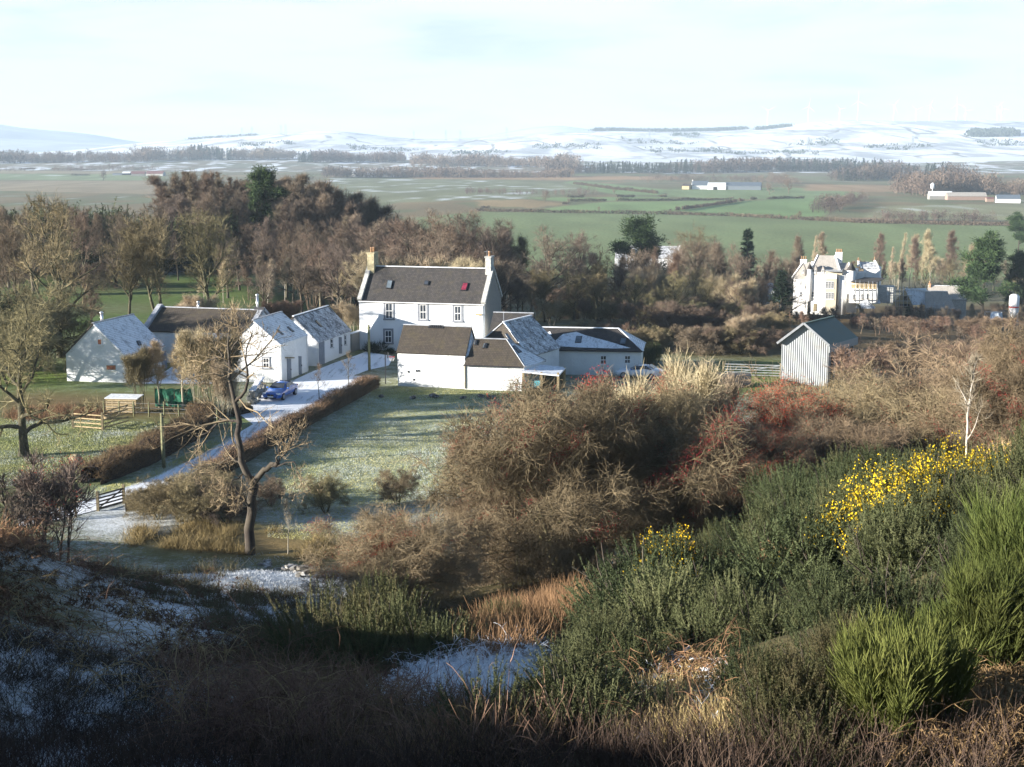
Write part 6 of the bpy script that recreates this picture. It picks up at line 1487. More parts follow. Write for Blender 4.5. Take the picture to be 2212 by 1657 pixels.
m = MB(); z_ = e0.z; P4 = [e0+vl*.3, e1+vl*.3, e1+vl*5.7, e0+vl*5.7]; m.hexa([Vector((p.x, p.y, z_-4)) for p in P4]+[Vector((p.x, p.y, z_)) for p in P4]); m.poly([e1+vl*.3, e1+vl*5.7, r1]); m.build('wall', M['stone'], lg)
m = MB(); m.bar(t+Zv*.15, r0+Zv*.12, .3, .2); m.bar(r0+Zv*.1, r1+Zv*.1, .3, .2); m.build('ridge_cap', M['castlewhite'], lg)
m = MB(); c = plg(395, 490, -.05); m.box(c, .9, .1, 1.0, ul); m.build('window', M['dark'], lg); m = MB(); c = plg(370, 600, -.05); m.box(c, 2.6, .1, .9, ul); m.build('doorway', M['dark'], lg)
scaffold('steel scaffolding round the bare timber gable of the lodge', 120, 480, 330, 660, -1., 7, 4, plg, ul); scaffold('scaffolding along the foot of the lodge roof', 560, 980, 560, 700, -1.2, 7, 2, plg, ul)
e0 = plg(660, 420, 9); r0, r1 = plg(745, 290, 11.5), plg(1325, 325, 11.5); L_ = (r1-r0).dot(ul)
LB = Bld('long_building', 'long slate roofed building with pale gable at its right end, behind the lodge', 'building', r0-vl*3.2-Zv*(r0.z-OL.z+1), ul, vl, L_, 6.4, r0.z-OL.z+1-2.9, r0.z-OL.z+1)
LB.walls(M['skew']); LB.roof([M['sandslate']]); LB.ridge(M['leadsnow'])
pots(LB.root, LB.p(.3, 3.2, LB.r-.5), vl, ul, 1.2, .5, .9, 'pot', 2)
# silo, tarpaulined heap
def ps(cx, cy, Y=318): return gy(*Kl(cx, cy), Y)
b0_ = ps(2045, 850); o = thing('silo', 'white cement silo with a red band standing on legs at the right edge', 'silo', b0_)
r_ = (ps(2120, 500)-ps(1970, 500)).length/2; zt, zc_, zk = ps(2045, 420).z, ps(2045, 690).z, ps(2045, 800).z; cx_ = b0_
m = MB(); m.tube([Vector((cx_.x, cx_.y, z)) for z in (zk, zc_, zt-r_*.5, zt-r_*.12, zt)], [r_*.15, r_, r_, r_*.7, r_*.25], 24); m.build('tank', M['whitepaint'], o)
m = MB(); za, zb = ps(2045, 630).z, ps(2045, 608).z; m.tube([Vector((cx_.x, cx_.y, za)), Vector((cx_.x, cx_.y, zb))], [r_*1.02, r_*1.02], 24); m.build('red_band', M['red'], o)
for k in range(4): a_ = k*1.571+.6; m = MB(); d_ = Vector((math.cos(a_), math.sin(a_), 0)); m.bar(Vector((b0_.x, b0_.y, zc_))+d_*r_*.95, Vector((b0_.x, b0_.y, b0_.z-.5))+d_*r_*1.2, .14); m.build('leg', M['steel'], o)
M['tarp'] = simple('blue_white_tarpaulin', (.45, .52, .58), .6, .4, 1.2)
b1_ = ps(1780, 860, 314); o = thing('covered_mixer', 'heap under a white and blue tarpaulin left of the silo', 'tarpaulin', b1_)
import bmesh
bm = bmesh.new(); bmesh.ops.create_cone(bm, cap_ends=True, segments=16, radius1=1.75, radius2=1.15, depth=2.3)
for v in bm.verts: v.co *= 1+.12*math.sin(v.index*2.3); v.co.z += 1.1
me = bpy.data.meshes.new('tarpaulin'); bm.to_mesh(me); bm.free(); me.materials.append(M['tarp']); link(bpy.data.objects.new('tarpaulin', me), o)
m = MB(); m.tube([b1_+Vector((-1.1, -1.2, 0)), b1_+Vector((-1.1, -1., 1.5))], [.5, .15], 10); m.build('white_bag', M['whitepaint'], o)
m = MB(); m.bar(b1_+Vector((-2.6, 0, -.5)), b1_+Vector((-2.6, 0, 2.4)), .1); m.bar(b1_+Vector((-2.6, 0, 2.4)), b1_+Vector((1.8, 0, 2.6)), .1); m.bar(b1_+Vector((-2.6, 0, 2.2)), b1_+Vector((-1., 0, .3)), .09); m.build('frame', M['steel'], o)
# ------------------------------------------------------------------ hidden cottage beyond the trees
O = gy(1330, 552, 395); O.z = gy(1330, 560, 395).z-1.5
B = Bld('hidden_cottage', 'cottage with long grey roof and white skew, half hidden by trees beyond the burn', 'cottage', gy(1328, 556, 400)-Zv*3, vdir(-6), vdir(84), 18.5, 6., 3., 6.0)
B.walls(M['white']); B.roof([M['slatehalf']], verge=-.1); B.skew(1, M['whitepaint'], .5, .4); B.ridge(M['leadsnow'])
m = MB(); q = B.p(4.6, .7, 4.6); m.box(q, 1.5, 1.6, 1.8, B.u); d_ = m.build('dormer', M['whitepaint'], B.root); window_at(B.root, B.p(4.6, -.12, 4.7), B.u, -B.v, .8, 1., 2, 2, 0, False)
B = Bld('hidden_house', 'small house with snowy hipped roof among the dark trees left of the conifer', 'house', gy(1622, 640, 285)-Zv*3, vdir(-25), vdir(65), 5.2, 5., 3.2, 5.6, hip0=1.5, hip1=1.5)
B.walls(M['white']); B.roof([M['slatesnow']]); window_at(B.root, B.p(1.2, -.02, 2.6), B.u, -B.v, .9, 1.1, 2, 2, 0, False)
B = Bld('hidden_gable', 'white chimneyed gable glimpsed through the trees behind the farmhouse', 'house', gy(1028, 556, 300)-Zv*4, vdir(-10), vdir(80), 5, 5., 3.5, 6.2)
B.walls(M['white']); B.roof([M['slatehalf']]); pots(B.root, B.p(.4, 2.5, 5.8), B.v, B.u, 1., .7, 1.4, 'castlewhite', 2)
# ------------------------------------------------------------------ farms on the plain
def far(name, label, px, pb, L, W, e, r, wall, roof, ang=-8, cat='farm building', hips=0.):
    q = gp(px, pb); q.z -= .3
    B = Bld(name, label, cat, q, vdir(ang), vdir(ang+90), L, W, e, r, hip0=hips, hip1=hips); B.walls(M[wall], 1.); B.roof([M[roof]], over=.3); return B
M['redroof'] = corrug('rusty_red_roof', (.17, .07, .06), (.15, .09, .07)); M['blueroof'] = corrug('blue_grey_roof', (.10, .13, .16), (.12, .12, .12)); M['brick'] = simple('brick_red', (.27, .19, .15), .9, .2)
B = far('farmhouse', 'distant white gabled farmhouse at the left of the farm on the plain', 768, 381.5, 9, 9, 4, 8, 'white', 'slatesnow', 62); window_at(B.root, B.p(-.03, 4.5, 4.5), B.v, -B.u, 1., 1.5, 1, 1, 0, False)
B = far('barn', 'distant snowy roofed farm range right of the white gabled farmhouse', 785, 382, 18, 9, 3.5, 7.5, 'skew', 'slatesnow', -4); pots(B.root, B.p(3, 4.5, 7), B.v, B.u, 1, .8, 1.5, 'castlewhite', 1); pots(B.root, B.p(13, 4.5, 7), B.v, B.u, 1, .8, 1.5, 'castlewhite', 1)
far('barn', 'distant low blue roofed shed at the right of the white gabled farm', 826, 382, 17, 10, 4, 6.5, 'skew', 'blueroof', -4); far('barn', 'tiny red shed at the right end of the white gabled farm', 862, 382, 5, 5, 3, 4.5, 'brick', 'redroof', -4)
B = far('shed', 'distant open white pavilion roof left of the red roofed farm', 264, 378.5, 12, 9, 3.4, 5.6, 'dark', 'leadsnow', 0)
B = far('farm_shed', 'distant rusty red roofed sheds of the farm left of the larches', 283, 380, 20, 14, 3.5, 7, 'stone', 'redroof', 4); far('farm_shed', 'wide red roofed shed touching the larch plantation', 315, 380, 26, 14, 3.5, 7.5, 'skew', 'redroof', -4)
far('farm_shed', 'long dark low shed left of the white pavilion roof', 243, 378.5, 14, 6, 2.4, 3.2, 'blueroof', 'blueroof', 0)
B = far('farmhouse', 'white gabled farmhouse with blue roof in the centre right farm on the plain', 1495, 409, 17, 9, 4.5, 9, 'white', 'blueroof', -4); pots(B.root, B.p(.6, 4.5, 8.4), B.v, B.u, 1, .8, 1.6, 'castlewhite', 1)
far('barn', 'small pale ochre gabled shed at the left of the centre right farm', 1473, 409, 8, 8, 4, 6, 'palewood', 'slate2', -30); B = far('barn', 'snowy roofed byre in the middle of the centre right farm', 1530, 410, 18, 10, 4, 7.5, 'white', 'slatesnow', -4)
m = MB(); m.box(B.p(7, -.06, 1.6), 4, .1, 3.2, B.u); m.build('door', M['dark'], B.root)
far('barn', 'big dark shed at the right end of the centre right farm', 1567, 410, 36, 18, 4.5, 8, 'blueroof', 'blueroof', -12)
B = far('cottage', 'white roofed cottage with a tall tank beside it, far right farm', 2008, 431, 19, 9, 3.5, 7, 'stone', 'leadsnow', -4); m = MB(); q = B.p(4, 9, 0); m.tube([q, q+Zv*9, q+Zv*9.4, q+Zv*13, q+Zv*14], [.4, .4, 1.6, 1.6, .4], 14); m.build('tank', M['whitepaint'], B.root)
far('barn', 'long low brown roofed byre of the far right farm', 2047, 432, 32, 10, 3.5, 6.5, 'brick', 'sandslate', -4); far('barn', 'small pale gabled shed with dark roof at the right edge farm', 2152, 438, 18, 10, 3.5, 6.5, 'white', 'blueroof', -14); far('shed', 'tiny red hut left of the pale gabled shed', 2131, 436, 6, 5, 3, 4, 'brick', 'redroof', -6)
B = far('white_house', 'tiny bright white house on the wooded rise at far left', 474, 341, 16, 12, 7, 12, 'castlewhite', 'slatesnow', -4); far('shed', 'tiny white long shed right of the bright white house', 502, 341, 18, 10, 4, 6, 'castlewhite', 'leadsnow', -4)
for i, (x, y) in enumerate(((622, 350), (1066, 346), (1078, 346), (1100, 345))): far('white_cottage', 'tiny white cottage on the far side of the plain', x, y, 16, 9, 5, 8, 'castlewhite', 'leadsnow', -5)['x'] if False else None
# ------------------------------------------------------------------ hedges and trees on the plain
FT = {'wood': twigmat('far_bare_trees', (.085, .065, .055), (.125, .092, .070), .02), 'rusty': twigmat('far_russet_trees', (.118, .085, .066), (.155, .115, .085), .02), 'fir': twigmat('far_firs', (.022, .034, .026), (.045, .058, .04), .02), 'hedge': twigmat('far_hedge_twigs', (.075, .060, .045), (.11, .09, .06), .05)}
def ground_line(pts, step):
    P = [gp(*p) for p in pts]; q = np.array([(a.x, a.y) for a in P]); s = np.r_[0, np.cumsum(np.hypot(*np.diff(q, axis=0).T))]; t = np.arange(0, s[-1], step)
    return np.stack([np.interp(t, s, q[:, 0]), np.interp(t, s, q[:, 1])], 1)
def far_hedge(pts, h, w, label, seed, gaps=.12):
    rng = np.random.default_rng(seed); c = ground_line(pts, .45); n = len(c)
    keep = vnoise(c[:, 0]/14, c[:, 1]/14, seed) > gaps*2; c = c[keep]; c = np.repeat(c, 9, 0)+rng.normal(0, w*.3, (len(c)*9, 2))
    hh = h*(.7+.6*vnoise(c[:, 0]/9, c[:, 1]/9, seed+1)); P = np.concatenate([c, (H(c[:, 0], c[:, 1])+rng.uniform(0, .75, len(c))*hh)[:, None]], 1)
    D = nrm(rng.normal(0, .5, P.shape)+np.array([0, 0, 1.])); o = npobj('hedge', *leaves(P, D, hh*.5, np.full(len(P), .38), rng), FT['hedge']); return tag(o, label, 'hedge')
far_hedge([(1030, 457), (1160, 459), (1273, 461), (1440, 464), (1576, 467), (1744, 476), (1859, 482), (2200, 489)], 2.4, 1.6, 'long dark hedge along the upper edge of the big green field', 1, .05)
far_hedge([(1447, 456.5), (1530, 446), (1607, 434.5)], 2.6, 1.6, 'slanting hedge between the two pale green fields', 2); far_hedge([(1621, 432), (1680, 430), (1737, 429)], 2.4, 1.6, 'gappy short hedge right of the slanting one', 3, .2)
far_hedge([(1210, 436), (1310, 435)], 2.4, 1.6, 'short hedge with gaps at the left of the pale green fields', 4); far_hedge([(1332, 434.5), (1440, 434), (1600, 432)], 2.4, 1.6, 'straight hedge below the centre right farm', 5)
far_hedge([(1140, 428), (1250, 427), (1440, 426)], 2.6, 2., 'ragged hedge behind the straight one', 6, .25); far_hedge([(1040, 450), (1150, 446), (1230, 441)], 2., 2., 'scrubby line round the orange rough patch', 7, .3)
far_hedge([(1240, 398), (1330, 410), (1420, 419)], 3., 3., 'dark scrubby line slanting down to the pale field', 8, .1); far_hedge([(0, 366), (160, 367), (340, 367)], 3., 3., 'low hedge crossing the left plain', 9, .3); far_hedge([(60, 379), (220, 379)], 3., 4., 'scrubby line left of the red roofed farm', 10, .3)
def belt(pts, depth, h, n, label, seed, kinds, fine=False):
    """a far wood that reads as one mass"""
    rng = np.random.default_rng(seed); P = [gp(*p) for p in pts]; q = np.array([(a.x, a.y) for a in P]); s = np.r_[0, np.cumsum(np.hypot(*np.diff(q, axis=0).T))]; n = int(n*1.9); t = rng.uniform(0, s[-1], n)
    x = np.interp(t, s, q[:, 0]); y = np.interp(t, s, q[:, 1])+rng.uniform(0, depth, n); z = H(x, y); hh = h*rng.uniform(.45, 1.15, n)*(.65+.7*vnoise(t/70, t*0+seed, seed))
    kd = (vnoise(x/90, y/140, seed+5)*len(kinds)*.999).astype(int).clip(0, len(kinds)-1)
    parts = []; mi = []
    for i, k in enumerate(kinds):
        S = kd == i; m = 130 if fine else 56
        if not S.any(): continue
        c = np.repeat(np.stack([x[S], y[S], z[S]], 1), m, 0); H_ = np.repeat(hh[S], m); u = nrm(rng.normal(size=(len(c), 3)))*(rng.uniform(0, 1, len(c))**.4)[:, None]
        if k == 'fir': f = rng.uniform(0, 1, len(c)); az = rng.uniform(0, 6.28, len(c)); rr = (1-f)*.22*rng.uniform(.3, 1, len(c)); off = np.stack([np.cos(az)*rr, np.sin(az)*rr, f*.95], 1)
        else: off = u*np.array([.40, .40, .46])+np.array([0, 0, .5])
        Q = c+off*H_[:, None]; D = nrm(rng.normal(0, .5, Q.shape)+np.array([0, 0, .8])); parts.append(leaves(Q, D, H_*(.12 if fine else .17), H_*(.03 if fine else .055), rng)); mi.append((i, len(Q)))
        if k != 'fir':
            b0 = np.stack([x[S], y[S], z[S]], 1); up = np.tile([0, 0, 1.], (len(b0), 1)); parts.append(leaves(b0, up, hh[S]*.7, hh[S]*.05, rng)); mi.append((i, len(b0)))
    V, Fc = join(*parts); mats = [FT[k] for k in kinds]; o = npobj('wood', V, Fc, mats, None, False, np.concatenate([np.full(c, i) for i, c in mi])); return tag(o, label, 'wood', None, 'stuff')
belt([(1180, 377), (1400, 375), (1640, 372), (1830, 370), (2000, 371)], 160, 19, 520, 'long dark belt of firs and bare trees crossing the plain on the right', 1, ['fir', 'wood', 'fir', 'wood'])
belt([(1820, 392), (1960, 388), (2120, 388)], 120, 16, 170, 'bluish wood at the right end of the plain', 2, ['wood', 'fir', 'wood']); belt([(1980, 424), (2100, 420), (2250, 424)], 90, 17, 150, 'bare russet wood behind the far right farm', 3, ['wood', 'rusty', 'wood'], True)
belt([(690, 384), (860, 384), (1000, 385), (1240, 384)], 90, 15, 330, 'brown bare wood behind the white gabled farm', 4, ['wood', 'rusty', 'wood']); belt([(-100, 354), (150, 352), (300, 352)], 200, 22, 260, 'brown wood on the left of the plain', 5, ['wood', 'rusty', 'wood'])
belt([(280, 349), (430, 346), (620, 346)], 250, 24, 260, 'wooded rise around the bright white house', 6, ['rusty', 'wood', 'fir']); belt([(640, 352), (760, 351), (870, 352)], 120, 24, 190, 'dark block of firs in the middle of the far plain', 7, ['fir', 'wood']); belt([(880, 360), (1100, 362), (1250, 366)], 300, 20, 260, 'hazy bare woods below the snowy hills', 8, ['wood', 'rusty', 'wood'])
belt([(1795, 466), (1830, 448), (1880, 432)], 60, 9, 70, 'grey scrub climbing beside the frosted right hand field', 9, ['wood', 'rusty'], True); belt([(1880, 476), (2000, 478), (2160, 480)], 12, 6, 40, 'scrub bushes along the hedge below the right hand field', 10, ['wood', 'rusty'], True)
belt([(1000, 420), (1150, 424), (1290, 424)], 90, 6, 60, 'scattered thorn scrub on the frosted moor', 11, ['wood', 'wood'], True); belt([(1400, 395), (1600, 392), (1740, 400)], 140, 10, 110, 'thin bare trees behind the centre right farm', 12, ['wood', 'rusty'], True); belt([(-50, 372), (120, 371), (330, 366)], 60, 9, 60, 'scattered bare trees on the left plain', 13, ['wood', 'rusty'], True)
for i, (x, t, Y, lab) in enumerate(((222, 366, 1900, 'bare field tree on the left plain beside the low hedge'), (235, 352, 2300, 'round field tree above the red roofed farm'), (1177, 411, 1088, 'bare field tree at the right of the orange rough patch'), (1294, 445, 943, 'round bush alone on the pale green field'), (1327, 408, 1310, 'wide low field tree behind the straight hedge'), (1663, 392, 1310, 'bare tree right of the centre right farm'), (1705, 384, 1353, 'tall russet tree right of the centre right farm'), (1684, 461, 880, 'small bush on the long dark hedge'), (1726, 455, 850, 'bigger bush on the long dark hedge'), (2016, 459, 850, 'bush below the frosted right hand field'))):
    at_top(x, t, Y, 'field_tree', 'broad', 'brown', 1+i % 4, lab, sxy=1.3)
# forestry blocks on the snow hills, turbines, pylons
def hill_z(px, py_off, VB=VB):
    return None
hv3 = VB.reshape(63, 420, 3)
def on_hill(px, f):
    """point on the front hill: picture column px, fraction f of the way up to the crest"""
    r = f*59; i = min(int(r), 58); g = r-i; row = hv3[i]*(1-g)+hv3[i+1]*g; X = CX+row[:, 0]/row[:, 1]*F; j = int(np.argmin(np.abs(X-px))); return row[j]
def block(x0, x1, f0, f1, h, n, label, seed):
    rng = np.random.default_rng(seed); P = np.array([on_hill(rng.uniform(x0, x1), rng.uniform(f0, f1)) for _ in range(n)]); m = 14
    c = np.repeat(P, m, 0); H_ = h*rng.uniform(.7, 1.2, len(c)); Q = c+np.stack([rng.normal(0, 7, len(c)), rng.normal(0, 7, len(c)), rng.uniform(-.1, .6, len(c))*H_], 1); D = nrm(rng.normal(0, .3, Q.shape)+np.array([0, 0, 1.]))
    o = npobj('wood', *leaves(Q, D, H_*.6, H_*.4, rng), FT['fir']); return tag(o, label, 'wood', None, 'stuff')
block(2080, 2180, .5, .58, 20, 160, 'dark forestry block on the snowy hill at the right', 1); block(1280, 1600, .985, 1., 15, 300, 'dark forest strip along the crest of the snowy hill', 2); block(1625, 1700, .9, .93, 14, 60, 'small dark plantation near the crest of the snowy hill', 3)
block(410, 560, .97, .99, 10, 60, 'thin plantation on the crest of the left hill', 4)
for k, (x0, x1, f) in enumerate(((1330, 1500, .45), (1700, 1800, .35), (1860, 2000, .2), (1560, 1760, .1), (1150, 1300, .3), (980, 1100, .15), (2100, 2200, .3), (1400, 1560, .2), (1450, 1500, .62), (760, 900, .3), (520, 640, .4))): block(x0, x1, f, f+.13, 9, 26, 'scattered trees on the lower slopes of the snowy hill', 20+k)['group'] = 'scattered trees on the snowy hill'
M['turbine'] = simple('turbine_white', (.62, .65, .68), .5, .03)
def turbine(px, pyb, pyt, ang):
    q = Vector(on_hill(px, 1.)); q.z = gy(px, pyb, q.y).z; h = gy(px, pyt, q.y).z-q.z
    o = thing('wind_turbine', 'white three bladed wind turbine on the snowy ridge', 'wind turbine', q, 0, 'wind turbines on the snowy ridge')
    m = MB(); m.tube([q-Zv*6, q+Zv*h], [2.6, 1.5], 12); m.build('tower', M['turbine'], o); c = q+Zv*h; m = MB(); m.box(c+Vector((0, 1, .5)), 3.4, 9, 3.6); m.build('nacelle', M['turbine'], o)
    for k in range(3):
        a = ang+k*2.094; d = Vector((math.cos(a), -.05, math.sin(a))); s = d.cross(Vector((0, 1, 0))).normalized(); m = MB(); e = c+Vector((0, -4.5, .5)); L = h*.52
        m.slab([e-s*.7, e+d*L*.2-s*1.5, e+d*L-s*.3, e+d*L+s*.3, e+d*L*.2+s*1.5, e+s*.7], (0, -1, 0), .7); m.build('blade', M['turbine'], o)
for px, b_, t, a in ((1653, 276, 239, .5), (1733, 268, 231, 1.4), (1802, 262, 236, .2), (1838, 262, 219, 1.6), (1913, 262, 227, .9), (1965, 263, 237, .4), (1989, 262, 228, 1.2), (2049, 262, 225, 1.7), (2071, 272, 239, .1), (2134, 264, 231, .8), (2142, 264, 235, 1.9)): turbine(px, b_, t, a)
def pylon(px, f, h, label):
    q = Vector(on_hill(px, f)); o = thing('pylon', label, 'pylon', q, 0, 'electricity pylons below the snowy hills'); m = MB()
    for sx in (-1, 1):
        for sy in (-1, 1): m.bar(q+Vector((sx*h*.1, sy*h*.1, -2)), q+Vector((sx*h*.015, sy*h*.015, h)), .7)
    for k in range(5): z0, z1 = h*k/6, h*(k+1)/6; w0, w1 = h*(.1-.085*k/6), h*(.1-.085*(k+1)/6); m.bar(q+Vector((-w0, -w0, z0)), q+Vector((w1, -w1, z1)), .5); m.bar(q+Vector((w0, -w0, z0)), q+Vector((-w1, -w1, z1)), .5)
    m.build('lattice', M['steel'], o)
    for z in (.68, .8, .92): m = MB(); m.bar(q+Vector((-h*.16, 0, h*z)), q+Vector((h*.16, 0, h*z)), .8); m.build('cross_arm', M['steel'], o)
for px, f in ((531, .9), (549, .92), (612, .85), (623, .85), (900, .8), (965, .75), (992, .8), (1096, .7), (1395, .5), (1735, .25), (1960, .2)): pylon(px, f, 42, 'faint lattice pylon in front of the snowy hills')
# ------------------------------------------------------------------ uncountable ground cover
DRY = {'straw': twigmat('dry_straw_grass', (.30, .22, .105), (.42, .32, .16), 1.), 'tan': twigmat('tan_rushes', (.20, .155, .07), (.30, .23, .11), .7), 'olive': twigmat('olive_rushes', (.075, .068, .036), (.125, .11, .058), .7), 'dark': twigmat('dead_dark_stalks', (.055, .04, .03), (.10, .072, .05), 1.), 'bracken': twigmat('dead_bracken', (.20, .125, .062), (.29, .185, .095), 1.2), 'bracken_dark': twigmat('shade_dead_bracken', (.085, .05, .031), (.15, .088, .05), .8), 'frost': twigmat('frosted_litter', (.55, .58, .62), (.68, .71, .74), 1.5), 'bramble': twigmat('bramble_canes', (.14, .085, .06), (.24, .15, .10), 1.)}  # dark bracken and dark stalks carry the foreground's deep shade in their colour
def stuff(name, label, cat, parts, mat): o = npobj(name, *join(*parts), mat); return tag(o, label, cat, None, 'stuff')
rg = np.random.default_rng(77)
def clumps(P, per, r, rng): Q = np.repeat(P, per, 0)+np.concatenate([rng.normal(0, r, (len(P)*per, 2)), np.zeros((len(P)*per, 1))], 1); Q[:, 2] = H(Q[:, 0], Q[:, 1]); return Q
A = scatter_pts([(280, 1145), (480, 1130), (720, 1170), (760, 1215), (560, 1200), (300, 1185), (240, 1160)], 300, rg, 40, 95)
A = A[vnoise(A[:, 0]/1.7, A[:, 1]/3., 5) > .4]
stuff('rush_tussocks', 'tan dry rushes in the wet corner round the old ash', 'rushes', [blades(clumps(A[i::4], 80, .13+.05*i, rg), .35+.14*i, .018, rg, .16, .45) for i in range(4)], DRY['tan'])
A = scatter_pts([(180, 1180), (420, 1205), (640, 1290), (760, 1370), (900, 1440), (640, 1480), (400, 1330), (220, 1240)], 230, rg, 18, 70)
stuff('rush_tussocks', 'dark olive rush tussocks in the shaded gully', 'rushes', [blades(clumps(A[i::3], 80, .14+.05*i, rg), .4+.14*i, .016, rg, .16, .45) for i in range(3)], DRY['olive'])
# left bank: dead bracken, brambles
left = [(-200, 1080), (90, 1085), (170, 1120), (200, 1200), (330, 1330), (560, 1470), (780, 1560), (760, 1657), (480, 1657), (420, 1480), (200, 1390), (-200, 1330)]
A = scatter_pts(left, 1500, rg, 12, 50)
A = A[vnoise(A[:, 0]/1.6, A[:, 1]/3.5, 15) > .33]
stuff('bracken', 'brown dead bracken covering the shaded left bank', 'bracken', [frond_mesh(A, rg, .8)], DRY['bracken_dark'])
A = scatter_pts([(-160, 1075), (80, 1080), (180, 1120), (150, 1190), (-160, 1200)], 500, rg, 14, 60)
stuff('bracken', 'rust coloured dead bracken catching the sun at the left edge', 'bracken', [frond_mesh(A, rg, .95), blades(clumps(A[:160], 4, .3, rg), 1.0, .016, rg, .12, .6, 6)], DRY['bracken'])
def canes(P, L, rng, w=.014):
    az = rng.uniform(0, 6.28, len(P)); D = nrm(np.stack([np.cos(az)*.6, np.sin(az)*.6, np.full(len(P), 1.)], 1)); p, d = vgrow(P, D, L*rng.uniform(.5, 1.3, len(P)), 9, .14, (0, 0, -.21), rng)
    q, dd, R, t = spawn(p, d, np.ones(p.shape[:2]), 5, .2, 1., 50, 15, rng); p2, _ = vgrow(q, dd, L*.28*rng.uniform(.4, 1.2, len(q)), 4, .2, (0, 0, -.1), rng)
    return join(tubes(p, w*.5*np.linspace(1, .4, 10)[None]*np.ones((len(P), 1)), 3), ribbons(p2, np.full(len(q), w*.7), rng))
A = scatter_pts(left+[(900, 1600)], 800, rg, 10, 50)
stuff('brambles', 'tangled dark bramble canes over the shaded left bank', 'brambles', [canes(A, 1.4, rg)], DRY['bramble'])
A = scatter_pts([(-200, 1600), (500, 1600), (900, 1520), (1300, 1580), (2212, 1600), (2260, 1700), (-200, 1700)], 3600, rg, 9, 40)
stuff('dead_grass', 'dark dead grass and stalks along the bottom of the photo', 'grass', [blades(A, .5, .011, rg, .14, .5, 5), blades(clumps(A[:600], 14, .12, rg), .55, .010, rg, .1, .3, 4)], DRY['dark'])
A = scatter_pts([(560, 1440), (800, 1480), (900, 1570), (1130, 1570), (1180, 1657), (560, 1657)], 1100, rg, 9, 50)
stuff('dead_grass', 'pale dead grass stalks round the snow patch in the gully', 'grass', [blades(clumps(A, 4, .15, rg), .55, .011, rg, .14, .45, 5), canes(A[:260], 1.1, rg, .012)], DRY['tan'])
# right foot of the bank: bracken and straw
br = [(1230, 1500), (1480, 1420), (1600, 1450), (1640, 1560), (1560, 1620), (1260, 1600)]
A = scatter_pts(br, 420, rg, 9, 40); stuff('bracken', 'frosted ginger bracken at the foot of the gorse bank', 'bracken', [frond_mesh(A, rg, .6)], DRY['bracken'])
A = scatter_pts(br, 260, rg, 9, 40); stuff('frosted_litter', 'frosted leaf litter among the bracken under the gorse', 'frost', [frond_mesh(A, rg, .45), canes(A[:120], .5, rg, .010)], DRY['frost'])
A = scatter_pts([(1240, 1545), (1480, 1500), (1640, 1560), (1620, 1620), (1300, 1630)], 420, rg, 9, 40); stuff('dead_grass', 'straw coloured grass tufts along the foot of the gorse bank', 'grass', [blades(clumps(A, 16, .13, rg), .42, .011, rg, .14, .35, 4)], DRY['straw'])
A = scatter_pts([(1980, 1560), (2080, 1480), (2700, 1330), (2700, 1657), (1960, 1657)], 1000, rg, 9, 40); stuff('bracken', 'ginger dead bracken in the bottom right corner', 'bracken', [frond_mesh(A, rg, .6), canes(A[:160], .9, rg)], DRY['bracken'])
A = scatter_pts([(980, 1390), (1240, 1260), (1290, 1330), (1130, 1420), (1000, 1430)], 500, rg, 12, 60); stuff('dead_grass', 'rusty dry stalks below the biggest hawthorn', 'grass', [blades(clumps(A, 12, .2, rg), .7, .013, rg, .1, .3, 4)], DRY['bracken'])
A = scatter_pts([(1500, 1200), (1720, 1120), (1760, 1200), (1560, 1240)], 400, rg, 20, 60); stuff('bracken', 'ginger bracken showing between hawthorns and gorse', 'bracken', [frond_mesh(A, rg, .9)], DRY['bracken'])
A = scatter_pts([(880, 1450), (1150, 1395), (1130, 1450), (1000, 1480)], 140, rg, 12, 60); stuff('fallen_stems', 'snow dusted fallen stems on the bright patch in the gully', 'frost', [canes(A, .6, rg, .012)], DRY['frost'])
A = scatter_pts([(1690, 800), (1900, 820), (2212, 800), (2212, 900), (1950, 960), (1700, 900)], 900, rg, 50, 140); stuff('dead_grass', 'tall fawn grass between the hawthorns and the grey barn', 'grass', [blades(clumps(A, 14, .4, rg), .8, .03, rg, .1, .3, 4)], DRY['straw'])
A = scatter_pts([(0, 890), (130, 880), (220, 885), (220, 905), (0, 912)], 260, rg, 90, 140); stuff('bracken', 'rusty dead bracken at the edge of the left field', 'bracken', [blades(clumps(A, 14, .35, rg), .6, .03, rg, .15, .5, 4)], DRY['bracken'])
# short winter turf on the lawn and the left field
M['turf'] = twigmat('winter_turf', (.39, .41, .16), (.50, .48, .22), .25); M['turf_frost'] = twigmat('frosted_turf', (.43, .47, .42), (.54, .58, .56), .4)
def turf(poly, n, label, h=.085, w=.022, seed=1):
    rng = np.random.default_rng(seed); P = scatter_pts(poly, n, rng, 64, 170); m = vnoise(P[:, 0]/1.6, P[:, 1]/2.4, seed)+.35*vnoise(P[:, 0]/.5, P[:, 1]/.5, seed+2)
    D = nrm(rng.normal(0, .45, P.shape)+np.array([0, 0, 1.])); v, f = leaves(P, D, h*rng.uniform(.6, 1.5, len(P))*(.7+m*.5), np.full(len(P), w), rng)
    o = npobj('grass', v, f, [M['turf'], M['turf_frost']], None, False, (m+rng.normal(0, .3, len(m)) > .86).astype(int)); return tag(o, label, 'grass', None, 'stuff')
turf(lawn, 170000, 'short frosted grass of the lawn below the outbuildings', seed=3)
turf([(0, 905), (470, 915), (440, 930), (330, 985), (200, 1040), (-150, 1060), (-150, 905)], 70000, 'short grass of the left field', seed=4)
turf([(140, 1078), (330, 1020), (480, 940), (545, 908), (505, 950), (330, 1036), (160, 1092)], 14000, 'rough grass verge of the lane', .12, .02, 5)
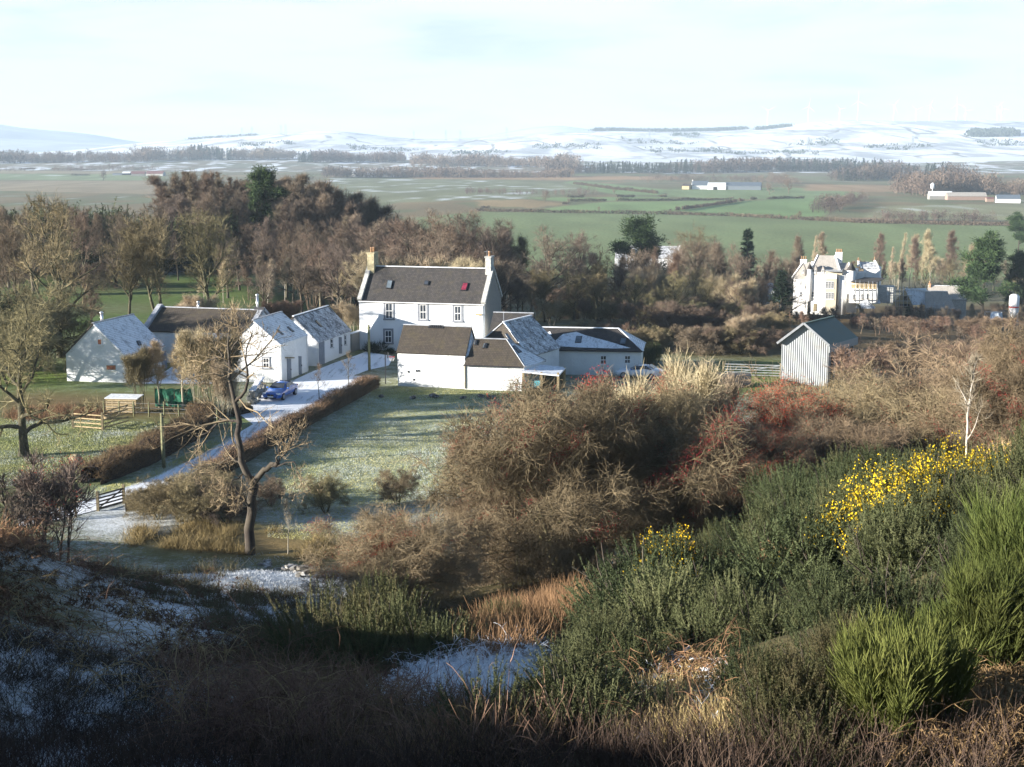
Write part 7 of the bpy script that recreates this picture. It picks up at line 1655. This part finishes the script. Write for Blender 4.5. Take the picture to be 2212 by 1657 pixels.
A = scatter_pts([(-200, 1330), (200, 1390), (420, 1480), (640, 1657), (-200, 1657)], 1500, rg, 10, 40)
stuff('frosted_grass', 'frosted grass tufts on the shaded slope at the lower left', 'grass', [blades(clumps(A[i:700:2], 22, .09, rg), .26+.16*i, .012, rg, .25, .5, 4) for i in range(2)], DRY['dark'])
stuff('frosted_grass', 'white rimed grass blades on the shaded slope at the lower left', 'grass', [blades(clumps(A[500:], 16, .12, rg), .16, .012, rg, .3, .7, 4)], DRY['frost'])
A = scatter_pts([(380, 1210), (560, 1195), (700, 1225), (760, 1290), (640, 1330), (400, 1260)], 1500, rg, 25, 80)
stuff('frosted_grass', 'rimed short grass on the mound before the old ash', 'grass', [blades(clumps(A, 14, .2, rg), .16, .02, rg, .3, .7, 3)], DRY['frost'])
A = scatter_pts([(300, 1420), (560, 1470), (900, 1480), (1250, 1590), (1250, 1657), (300, 1657)], 900, rg, 9, 40)
stuff('dead_stems', 'pale broken stems catching light in the dark foreground', 'stalks', [canes(A[:420], .9, rg, .018), blades(clumps(A[420:], 5, .1, rg), .7, .016, rg, .1, .5, 5)], DRY['bramble'])
A = scatter_pts([(860, 1435), (1165, 1385), (1140, 1560), (900, 1560)], 420, rg, 10, 50)
stuff('snowy_stems', 'snow covered dead bracken lying on the bright patch at bottom centre', 'frost', [frond_mesh(A, rg, .5), canes(A[:220], .7, rg, .014)], DRY['frost'])
A = scatter_pts([(200, 1190), (330, 1330), (560, 1450), (860, 1500), (900, 1400), (760, 1330), (420, 1220)], 520, rg, 15, 70)
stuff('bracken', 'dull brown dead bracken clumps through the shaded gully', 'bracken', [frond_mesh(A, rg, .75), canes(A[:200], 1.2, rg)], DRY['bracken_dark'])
A = scatter_pts([(1230, 1490), (1480, 1410), (1640, 1450), (1600, 1600), (1260, 1600)], 330, rg, 9, 40)
stuff('brambles', 'tangled bramble canes and ginger stems under the gorse bank', 'brambles', [canes(A, .9, rg)], DRY['bracken'])
A = scatter_pts([(2100, 900), (2240, 800), (2750, 600), (2750, 1000), (2200, 1060)], 1500, rg, 14, 60)
stuff('dead_grass', 'fawn tussock grass on the crest of the right bank', 'grass', [blades(clumps(A, 16, .2, rg), .5, .014, rg, .14, .4, 4)], DRY['straw'])
A = scatter_pts([(-100, 1150), (200, 1200), (560, 1460), (800, 1560), (500, 1640), (-100, 1450)], 260, rg, 11, 50)
stuff('dead_stems', 'bent grey dead stems sticking out of the shaded left bank', 'stalks', [canes(A, 1.3, rg, .02)], DRY['straw'])
